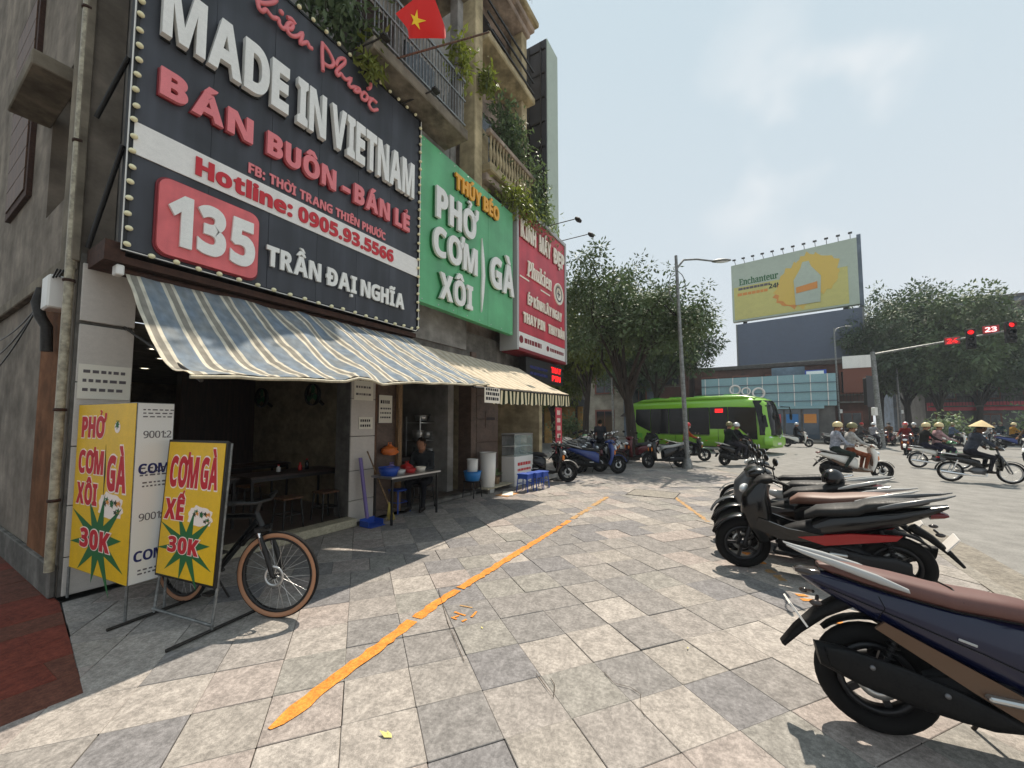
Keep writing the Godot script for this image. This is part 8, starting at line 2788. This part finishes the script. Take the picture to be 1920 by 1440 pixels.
func body_field(bones: Array, cell: float) -> Dictionary:
	# bones: [a, b, ra, rb, tone]; tapered capsules joined by a smooth minimum, meshed as surface nets
	var lo := Vector3.ONE * 1e9
	var hi := -lo
	for q in bones:
		for e in 2:
			var p: Vector3 = q[e]
			var r: float = maxf(q[2], q[3]) + cell * 2.5
			lo = lo.min(p - Vector3.ONE * r)
			hi = hi.max(p + Vector3.ONE * r)
	var nx := int((hi.x - lo.x) / cell) + 2
	var ny := int((hi.y - lo.y) / cell) + 2
	var nz := int((hi.z - lo.z) / cell) + 2
	var fld := PackedFloat32Array()
	fld.resize(nx * ny * nz)
	fld.fill(1.0)
	var near := PackedFloat32Array()
	near.resize(fld.size())
	near.fill(1.0)
	var who := PackedByteArray()
	who.resize(fld.size())
	var K := 0.045
	for bi in bones.size():
		var q = bones[bi]
		var a: Vector3 = q[0]
		var b: Vector3 = q[1]
		var ra: float = q[2]
		var rb: float = q[3]
		var rm := maxf(ra, rb) + 0.07
		var l2 := (a.min(b) - Vector3.ONE * rm - lo) / cell
		var h2 := (a.max(b) + Vector3.ONE * rm - lo) / cell
		var ab := b - a
		var ll := maxf(ab.length_squared(), 1e-6)
		for iz in range(maxi(0, int(l2.z)), mini(nz, int(h2.z) + 1)):
			for iy in range(maxi(0, int(l2.y)), mini(ny, int(h2.y) + 1)):
				var row := (iz * ny + iy) * nx
				for ix in range(maxi(0, int(l2.x)), mini(nx, int(h2.x) + 1)):
					var p := lo + Vector3(ix, iy, iz) * cell
					var t := clampf((p - a).dot(ab) / ll, 0.0, 1.0)
					var dd := p.distance_to(a + ab * t) - lerpf(ra, rb, t)
					var i := row + ix
					if dd < near[i]:
						near[i] = dd
						who[i] = q[4]
					var f := fld[i]
					var hh := maxf(K - absf(f - dd), 0.0) / K
					fld[i] = minf(f, dd) - hh * hh * K * 0.25
	# surface nets
	var idx := {}
	var verts := PackedVector3Array()
	var tones := PackedByteArray()
	var corner := [0, 1, nx, nx + 1, nx * ny, nx * ny + 1, nx * ny + nx, nx * ny + nx + 1]
	var cp := [Vector3(0, 0, 0), Vector3(1, 0, 0), Vector3(0, 1, 0), Vector3(1, 1, 0), Vector3(0, 0, 1), Vector3(1, 0, 1), Vector3(0, 1, 1), Vector3(1, 1, 1)]
	var ed := [[0, 1], [2, 3], [4, 5], [6, 7], [0, 2], [1, 3], [4, 6], [5, 7], [0, 4], [1, 5], [2, 6], [3, 7]]
	for iz in nz - 1:
		for iy in ny - 1:
			for ix in nx - 1:
				var i := (iz * ny + iy) * nx + ix
				var f0 := fld[i]
				if f0 > cell * 2.0 or f0 < -cell * 2.0:
					continue
				var inside := 0
				for c in 8:
					if fld[i + corner[c]] < 0.0:
						inside += 1
				if inside == 0 or inside == 8:
					continue
				var sum := Vector3.ZERO
				var n := 0
				for e in ed:
					var va := fld[i + corner[e[0]]]
					var vb := fld[i + corner[e[1]]]
					if (va < 0.0) != (vb < 0.0):
						sum += cp[e[0]].lerp(cp[e[1]], va / (va - vb))
						n += 1
				idx[i] = verts.size()
				verts.append(lo + (Vector3(ix, iy, iz) + sum / n) * cell)
				tones.append(who[i])
	var tris := PackedInt32Array()
	var ax := [[1, nx, nx * ny], [nx, nx * ny, 1], [nx * ny, 1, nx]]
	for i in idx:
		for k in 3:
			var j: int = i + ax[k][0]
			if j >= fld.size():
				continue
			if (fld[i] < 0.0) == (fld[j] < 0.0):
				continue
			var p1: int = i - ax[k][1]
			var p2: int = i - ax[k][2]
			var p3: int = i - ax[k][1] - ax[k][2]
			if idx.has(p1) and idx.has(p2) and idx.has(p3):
				var A: int = idx[i]
				var B: int = idx[p1]
				var C: int = idx[p3]
				var D: int = idx[p2]
				if fld[i] < 0.0:
					tris.append_array([A, C, B, A, D, C])
				else:
					tris.append_array([A, B, C, A, C, D])
	var ns := PackedVector3Array()
	ns.resize(verts.size())
	for t in range(0, tris.size(), 3):
		var n2 := (verts[tris[t + 2]] - verts[tris[t]]).cross(verts[tris[t + 1]] - verts[tris[t]])
		for e in 3:
			ns[tris[t + e]] += n2
	for i in ns.size():
		ns[i] = ns[i].normalized()
	return {"v": verts, "n": ns, "t": tris, "tone": tones}

func pose(kind: String) -> Dictionary:
	# joints of a figure; x forward, y up, z to its right; tones: 0 skin, 1 top, 2 trousers, 3 shoes, 4 hair
	if pose_cache.has(kind):
		return pose_cache[kind]
	var B := []
	var hands := []
	var head: Vector3
	var J := func(a, b, ra, rb, t): B.append([a, b, ra, rb, t])
	var pel: Vector3
	var che: Vector3
	var nek: Vector3
	match kind:
		"ride", "pillion", "lean":
			var up := 0.0 if kind == "ride" else (0.03 if kind == "pillion" else 0.0)
			var fx := 0.0 if kind != "lean" else 0.1
			pel = Vector3(-0.12, 0.88 + up, 0)
			che = Vector3(-0.08 + fx, 1.24 + up, 0)
			nek = Vector3(-0.05 + fx * 1.4, 1.42 + up, 0)
			head = Vector3(-0.01 + fx * 1.6, 1.575 + up, 0)
			for s in [-1, 1]:
				var hip := pel + Vector3(0.02, -0.02, s * 0.09)
				var knee := Vector3(0.28, 0.74, s * 0.16)
				var ank := Vector3(0.20, 0.37, s * 0.15)
				if kind == "pillion":
					knee = Vector3(0.26, 0.74 + up, s * 0.2)
					ank = Vector3(0.06, 0.40, s * 0.2)
				J.call(hip, knee, 0.085, 0.06, 2)
				J.call(knee, ank, 0.058, 0.04, 2)
				J.call(ank + Vector3(-0.04, -0.05, 0), ank + Vector3(0.14, -0.06, s * 0.01), 0.038, 0.034, 3)
				var sh := che + Vector3(0, 0.12, s * 0.17)
				var elb := Vector3(0.1 + fx, 1.12, s * 0.26)
				var wr := Vector3(0.27, 1.05, s * 0.28)
				if kind == "pillion":
					elb = Vector3(0.1, 1.08, s * 0.24)
					wr = Vector3(0.3, 1.04, s * 0.15)
				J.call(sh, elb, 0.055, 0.042, 1)
				J.call(elb, wr, 0.04, 0.028, 1)
				hands.append([wr, (wr - elb).normalized(), s])
		"stand":
			pel = Vector3(0, 0.92, 0)
			che = Vector3(0.0, 1.28, 0)
			nek = Vector3(0.01, 1.46, 0)
			head = Vector3(0.03, 1.61, 0)
			for s in [-1, 1]:
				var hip := pel + Vector3(0, -0.02, s * 0.09)
				var knee := Vector3(0.03 - 0.03 * s, 0.5, s * 0.1)
				var ank := Vector3(-0.02 - 0.05 * s, 0.09, s * 0.11)
				J.call(hip, knee, 0.085, 0.058, 2)
				J.call(knee, ank, 0.055, 0.038, 2)
				J.call(ank + Vector3(-0.04, -0.045, 0), ank + Vector3(0.15, -0.052, s * 0.02), 0.038, 0.032, 3)
				var sh := che + Vector3(0, 0.14, s * 0.18)
				var elb := che + Vector3(-0.02, -0.14, s * 0.24)
				var wr := che + Vector3(0.12, -0.36, s * 0.22)
				J.call(sh, elb, 0.055, 0.042, 1)
				J.call(elb, wr, 0.04, 0.028, 1)
				hands.append([wr, (wr - elb).normalized(), s])
		"sit":
			pel = Vector3(0, 0.54, 0)
			che = Vector3(0.06, 0.9, 0)
			nek = Vector3(0.1, 1.08, 0)
			head = Vector3(0.16, 1.22, 0)
			for s in [-1, 1]:
				var hip := pel + Vector3(0.02, -0.01, s * 0.09)
				var knee := Vector3(0.42, 0.52, s * 0.15)
				var ank := Vector3(0.4, 0.1, s * 0.13)
				J.call(hip, knee, 0.085, 0.06, 2)
				J.call(knee, ank, 0.057, 0.038, 2)
				J.call(ank + Vector3(-0.04, -0.05, 0), ank + Vector3(0.15, -0.055, 0), 0.038, 0.032, 3)
				var sh := che + Vector3(0, 0.13, s * 0.17)
				var elb := che + Vector3(0.12, -0.12, s * 0.22)
				var wr := che + Vector3(0.36, -0.14, s * 0.1)
				J.call(sh, elb, 0.055, 0.042, 1)
				J.call(elb, wr, 0.04, 0.028, 1)
				hands.append([wr, (wr - elb).normalized(), s])
	J.call(pel + Vector3(0, 0, -0.06), pel + Vector3(0, 0, 0.06), 0.115, 0.115, 2)
	J.call(pel + Vector3(0, 0.06, 0), che, 0.125, 0.13, 1)
	J.call(che + Vector3(0, 0.05, -0.07), che + Vector3(0, 0.05, 0.07), 0.115, 0.115, 1)
	J.call(che + Vector3(0, 0.13, -0.13), che + Vector3(0, 0.13, 0.13), 0.06, 0.06, 1)
	J.call(che + Vector3(0, 0.14, 0), nek, 0.055, 0.05, 0)
	J.call(nek, head, 0.05, 0.07, 0)
	J.call(head + Vector3(-0.01, 0.02, 0), head + Vector3(-0.01, 0.05, 0), 0.088, 0.085, 4)
	J.call(head + Vector3(0.04, -0.06, 0), head + Vector3(0.035, 0.0, 0), 0.055, 0.07, 0)
	J.call(head + Vector3(0.1, -0.03, 0), head + Vector3(0.105, -0.025, 0), 0.016, 0.016, 0)
	for h in hands:
		var pm: Vector3 = h[0] + h[1] * 0.06
		J.call(h[0], pm, 0.028, 0.03, 0)
	var f := body_field(B, 0.024)
	pose_cache[kind] = {"f": f, "head": head, "hands": hands}
	return pose_cache[kind]

func person(label: String, kind: String, pos: Vector3, heading: Vector3, cols: Dictionary, group := "people") -> Node3D:
	var turn := atan2(-heading.z, heading.x)
	var o := thing("person", label, "person", pos, turn, group)
	var P := pose(kind)
	var f: Dictionary = P.f
	var tone := [cols.get("skin", rgb(186, 138, 110)), cols.get("top", rgb(60, 60, 66)), cols.get("legs", rgb(44, 46, 54)), cols.get("shoes", rgb(50, 44, 40)), cols.get("hair", rgb(26, 22, 20))]
	var lin := []
	for c in tone:
		lin.append((c as Color).srgb_to_linear())
	var st := SurfaceTool.new()
	st.begin(Mesh.PRIMITIVE_TRIANGLES)
	for i in f.v.size():
		st.set_color(lin[f.tone[i]])
		st.set_normal(f.n[i])
		st.add_vertex(f.v[i])
	for t in f.t:
		st.add_index(t)
	# fingers and a thumb on each hand, eyes and mouth on the face
	var extra := MB.new()
	extra.col = lin[0]
	for h in P.hands:
		var d: Vector3 = h[1]
		var side := Vector3(0, 0, h[2])
		var w: Vector3 = h[0] + d * 0.07
		var across := d.cross(Vector3.UP).normalized()
		for k in 4:
			var ln: float = [0.062, 0.07, 0.066, 0.052][k]
			var b0 := w + across * (k - 1.5) * 0.016
			extra.tube([b0 - d * 0.02, b0 + d * ln * 0.5 + Vector3(0, 0.004, 0), b0 + d * ln * 0.75 - Vector3(0, 0.03, 0)], [0.009, 0.0085, 0.007], 5)
		var tb: Vector3 = h[0] + d * 0.03 - side * 0.02
		extra.tube([tb, tb - side * 0.025 + d * 0.02, tb - side * 0.02 + d * 0.05 - Vector3(0, 0.015, 0)], [0.011, 0.01, 0.008], 5)
	var hd: Vector3 = P.head
	for s in [-1, 1]:
		extra.col = lin[0]
		extra.ball(hd + Vector3(0.0, -0.01, s * 0.082), Vector3(0.02, 0.03, 0.012), 6, 5)
		extra.col = Color(0.01, 0.01, 0.01)
		extra.ball(hd + Vector3(0.088, -0.005, s * 0.032), Vector3(0.008, 0.007, 0.013), 6, 5)
	extra.col = Color(0.22, 0.07, 0.06)
	extra.ball(hd + Vector3(0.092, -0.068, 0), Vector3(0.006, 0.006, 0.022), 6, 5)
	extra.st.generate_normals()
	extra.st.index()
	st.append_from(extra.st.commit(), 0, Transform3D())
	part("figure", st.commit(), mats.body, o)
	if cols.has("helmet"):
		helmet(o, hd + Vector3(-0.01, 0.035, 0), cols.helmet)
	if cols.has("mask"):
		var mb := MB.new()
		mb.ball(hd + Vector3(0.05, -0.055, 0), Vector3(0.06, 0.045, 0.068), 12, 8)
		put(mb, "face_mask", cols.mask, o)
	if cols.has("hat"):
		var mb := MB.new()
		mb.lathe([Vector2(0.255, -0.005), Vector2(0.25, 0.0), Vector2(0.13, 0.1), Vector2(0.015, 0.19), Vector2(0.0, 0.195)], 26, Transform3D(Basis(Vector3(0, 0, 1), -0.08), hd + Vector3(0, 0.03, 0)), false)
		mb.lathe([Vector2(0.25, -0.008), Vector2(0.13, 0.09), Vector2(0.01, 0.18)], 26, Transform3D(Basis(Vector3(0, 0, 1), -0.08), hd + Vector3(0, 0.03, 0)), false)
		put(mb, "conical_hat", mats.hat, o)
	if cols.has("pack"):
		var mb := MB.new()
		mb.cbox(Vector3(-0.32, 1.18, 0), Vector3(0.18, 0.4, 0.32), 0.05)
		put(mb, "backpack", cols.pack, o)
	return o

func build_traffic():
	mk("helmet_cream", rgb(214, 196, 148), 0.4)
	mk("helmet_olive", rgb(120, 116, 78), 0.4)
	mk("helmet_silver", rgb(190, 192, 194), 0.35, 0.3)
	mk("helmet_red", rgb(190, 40, 40), 0.35)
	mk("mask_white", rgb(220, 216, 210), 0.9)
	var fwd := FB * Vector3(0, 0, 1)
	var right := Vector3(0.97, 0, 0.24).normalized()
	# white scooter with two riders
	var p := on_ground(1604, 893, ROAD)
	p = p * (12.1 / -p.z)
	p.y = ROAD
	var h := Vector3(0.94, 0, 0.34).normalized()
	scooter("scooter", "white scooter carrying two riders in pale shirts across the junction", p, h, {"body": mats.paint_white, "trim": mats.paint_brown, "ridden": true, "case": mats.engine}, "motorbikes riding through the crossing")
	person("rider in pale shirt and olive helmet driving the white scooter", "ride", p, h, {"top": rgb(214, 212, 208), "legs": rgb(150, 84, 58), "helmet": mats.helmet_olive, "mask": mats.mask_white, "shoes": rgb(200, 190, 180)}, "riders")
	person("passenger in pale blue shirt and cream helmet behind the white scooter driver", "pillion", p - h * 0.36, h, {"top": rgb(186, 192, 206), "legs": rgb(60, 70, 66), "helmet": mats.helmet_cream, "mask": mats.mask_white}, "riders")
	# conical hat rider on a spoked-wheel motorbike
	p = on_ground(1838, 905, ROAD)
	h = Vector3(0.90, 0, 0.43).normalized()
	underbone("step_through_motorbike", "black step-through motorbike with spoked wheels under the rider in the conical hat", p, h, {"body": mats.paint_black})
	person("rider in conical hat and dark grey coat leaning to the handlebar", "lean", p - h * 0.05, h, {"top": rgb(74, 80, 92), "legs": rgb(40, 40, 48), "hat": true, "skin": rgb(120, 90, 72)}, "riders")
	# green and white bike with a pink shirted passenger
	p = on_ground(1762, 878, ROAD)
	h = Vector3(0.93, 0, 0.36).normalized()
	underbone("step_through_motorbike", "green and white step-through motorbike with two riders beside the conical hat rider", p, h, {"body": mats.paint_green, "panel": mats.paint_white})
	person("rider in dark jacket and cream helmet on the green motorbike", "ride", p - h * 0.3, h, {"top": rgb(44, 46, 44), "legs": rgb(40, 42, 60), "helmet": mats.helmet_cream}, "riders")
	person("rider in pink shirt and cream helmet at the handlebar of the green motorbike", "ride", p + h * 0.08, h, {"top": rgb(206, 168, 170), "legs": rgb(44, 44, 66), "helmet": mats.helmet_cream, "mask": mats.mask_white}, "riders")
	# red rider
	p = on_ground(1700, 852, ROAD)
	h = Vector3(-0.75, 0, 0.66).normalized()
	scooter("scooter", "wine red scooter coming the other way with a rider in red", p, h, {"body": mats.paint_wine, "ridden": true, "fender": mats.paint_white}, "motorbikes riding through the crossing")
	person("rider in dark red jacket and red helmet on the wine red scooter", "ride", p, h, {"top": rgb(134, 34, 36), "legs": rgb(40, 36, 50), "helmet": mats.helmet_red}, "riders")
	person("passenger in blue jacket behind the rider in red", "pillion", p - h * 0.36, h, {"top": rgb(40, 52, 84), "legs": rgb(40, 36, 50), "helmet": mats.helmet_silver}, "riders")
	var bag := thing("delivery_bag", "round red bag between the rider in red and the green motorbike", "bag", p + Vector3(0.75, 0.75, 0.3), 0.3)
	box_part("bag_body", Vector3(-0.22, 0, -0.15), Vector3(0.22, 0.42, 0.15), mats.plastic_red, bag, 0.06)
	box_part("bag_flap", Vector3(-0.2, 0.3, 0.151), Vector3(0.2, 0.4, 0.165), mats.sign_maroon, bag, 0.01)
	# grey rider farther off
	p = on_ground(1640, 842, ROAD)
	h = Vector3(0.9, 0, -0.42).normalized()
	scooter("scooter", "silver white scooter with a grey rider behind the white scooter", p, h, {"body": mats.paint_silver, "ridden": true}, "motorbikes riding through the crossing")
	person("rider in pale grey shirt and silver helmet on the silver white scooter", "ride", p, h, {"top": rgb(168, 166, 174), "legs": rgb(60, 58, 70), "helmet": mats.helmet_silver, "mask": mats.mask_white}, "riders")
	# dark rider seen from behind near the kerb
	p = on_ground(1384, 872, ROAD)
	h = Vector3(0.86, 0, -0.2).normalized()
	scooter("scooter", "black scooter with a dark rider by the bus front door", p, h, {"body": mats.paint_black, "ridden": true, "steer": -0.3}, "motorbikes riding through the crossing")
	person("rider in black jacket and silver helmet by the bus front door", "ride", p, h, {"top": rgb(30, 32, 40), "legs": rgb(66, 62, 70), "helmet": mats.helmet_silver}, "riders")
	person("passenger in dark green jacket behind the black jacket rider", "pillion", p - h * 0.34, h, {"top": rgb(34, 48, 42), "legs": rgb(40, 42, 48), "helmet": mats.helmet_olive}, "riders")
	# orange jacket behind the lamp post
	p = on_ground(1292, 864, ROAD)
	h = Vector3(0.97, 0, 0.2).normalized()
	scooter("scooter", "dark scooter with green front behind the corner street lamp", p, h, {"body": mats.paint_black, "fender": mats.paint_green, "ridden": true}, "motorbikes riding through the crossing")
	person("rider in orange and cream jacket with red helmet behind the corner street lamp", "ride", p, h, {"top": rgb(196, 92, 44), "legs": rgb(46, 44, 52), "helmet": mats.helmet_red, "mask": mats.mask_white}, "riders")
	# rider in front of the bus nose
	p = on_ground(1496, 838, ROAD)
	p.y = ROAD
	h = Vector3(0.93, 0, 0.36).normalized()
	scooter("scooter", "white fronted scooter passing the bus nose", p, h, {"body": mats.paint_white, "trim": mats.plastic_black, "ridden": true}, "motorbikes riding through the crossing")
	person("rider in black with silver helmet passing the bus nose", "ride", p, h, {"top": rgb(34, 34, 40), "legs": rgb(36, 36, 44), "helmet": mats.helmet_silver}, "riders")
	# bike leaving the frame on the right
	p = on_ground(1935, 866, ROAD)
	h = Vector3(-0.92, 0, 0.4).normalized()
	underbone("step_through_motorbike", "white step-through motorbike with pale spoked wheel beyond the conical hat rider", p, h, {"body": mats.paint_white})
	person("rider in brown jacket on the white step-through motorbike", "ride", p, h, {"top": rgb(96, 78, 66), "legs": rgb(50, 48, 52), "helmet": mats.helmet_cream}, "riders")
	# far riders
	for q in [[1826, 822, "rider in violet jacket far down the road", rgb(70, 56, 120), mats.helmet_silver, mats.paint_blue], [1770, 826, "rider in navy jacket and dark helmet far behind the green motorbike", rgb(36, 44, 76), mats.paint_black, mats.paint_black], [1866, 824, "rider in pale shirt far down the road near the black car", rgb(190, 186, 180), mats.helmet_cream, mats.paint_grey], [1740, 828, "rider in teal jacket far behind the rider in red", rgb(46, 96, 104), mats.helmet_red, mats.paint_wine]]:
		p = on_ground(q[0], q[1], ROAD)
		h = Vector3(-0.6, 0, 0.8).normalized()
		scooter("scooter", "distant scooter under the " + q[2].split(" far")[0], p, h, {"body": q[5], "ridden": true}, "motorbikes riding through the crossing")
		person(q[2], "ride", p, h, {"top": q[3], "helmet": q[4]}, "riders")
	# the rest of the crowd at the lights
	for q in [[1716, 846, -1, "rider in black rain jacket among the crowd at the lights", rgb(26, 28, 32), mats.helmet_silver, mats.paint_black], [1790, 842, 1, "rider in faded blue denim jacket among the crowd", rgb(96, 112, 140), mats.helmet_olive, mats.paint_white], [1852, 840, -1, "rider in bright white shirt among the crowd", rgb(222, 220, 216), mats.paint_navy, mats.paint_grey], [1905, 842, 1, "rider in mustard jacket among the crowd", rgb(180, 134, 54), mats.helmet_cream, mats.paint_blue], [1572, 834, 1, "rider in maroon coat before the teal shop", rgb(92, 30, 40), mats.helmet_silver, mats.paint_silver], [1668, 836, -1, "rider in brown checked jacket before the gantry pole", rgb(110, 84, 62), mats.paint_black, mats.paint_wine], [1618, 832, 1, "rider in grey hoodie before the low signal", rgb(104, 104, 106), mats.helmet_red, mats.paint_black], [1878, 832, -1, "rider in dark teal raincoat near the black car", rgb(34, 74, 80), mats.helmet_olive, mats.paint_navy]]:
		p = on_ground(q[0], q[1], ROAD)
		h = Vector3(0.9 * q[2], 0, 0.43).normalized()
		scooter("scooter", "scooter under the " + q[3], p, h, {"body": q[6], "ridden": true}, "motorbikes riding through the crossing")
		person(q[3], "ride", p, h, {"top": q[4], "helmet": q[5], "mask": mats.mask_white}, "riders")
	# people on the pavement
	person("man in dark jacket standing behind the parked scooters by the tree", "stand", on_ground(1126, 868), Vector3(0.3, 0, -1).normalized(), {"top": rgb(54, 58, 66), "legs": rgb(26, 26, 30)}, "people on the pavement")
	person("vendor in dark clothes bending over the work table of the second shop", "sit", S(5.75, 0.0, -5.45), FB * Vector3(-0.9, 0, 0.4).normalized(), {"top": rgb(58, 60, 62), "legs": rgb(36, 36, 40), "hair": rgb(40, 30, 28)}, "people on the pavement")
	stool("vendor_stool", "low dark stool under the vendor at the work table", 5.75, -5.45, 0.0, 0.42, mats.black_metal, mats.wood_dark)
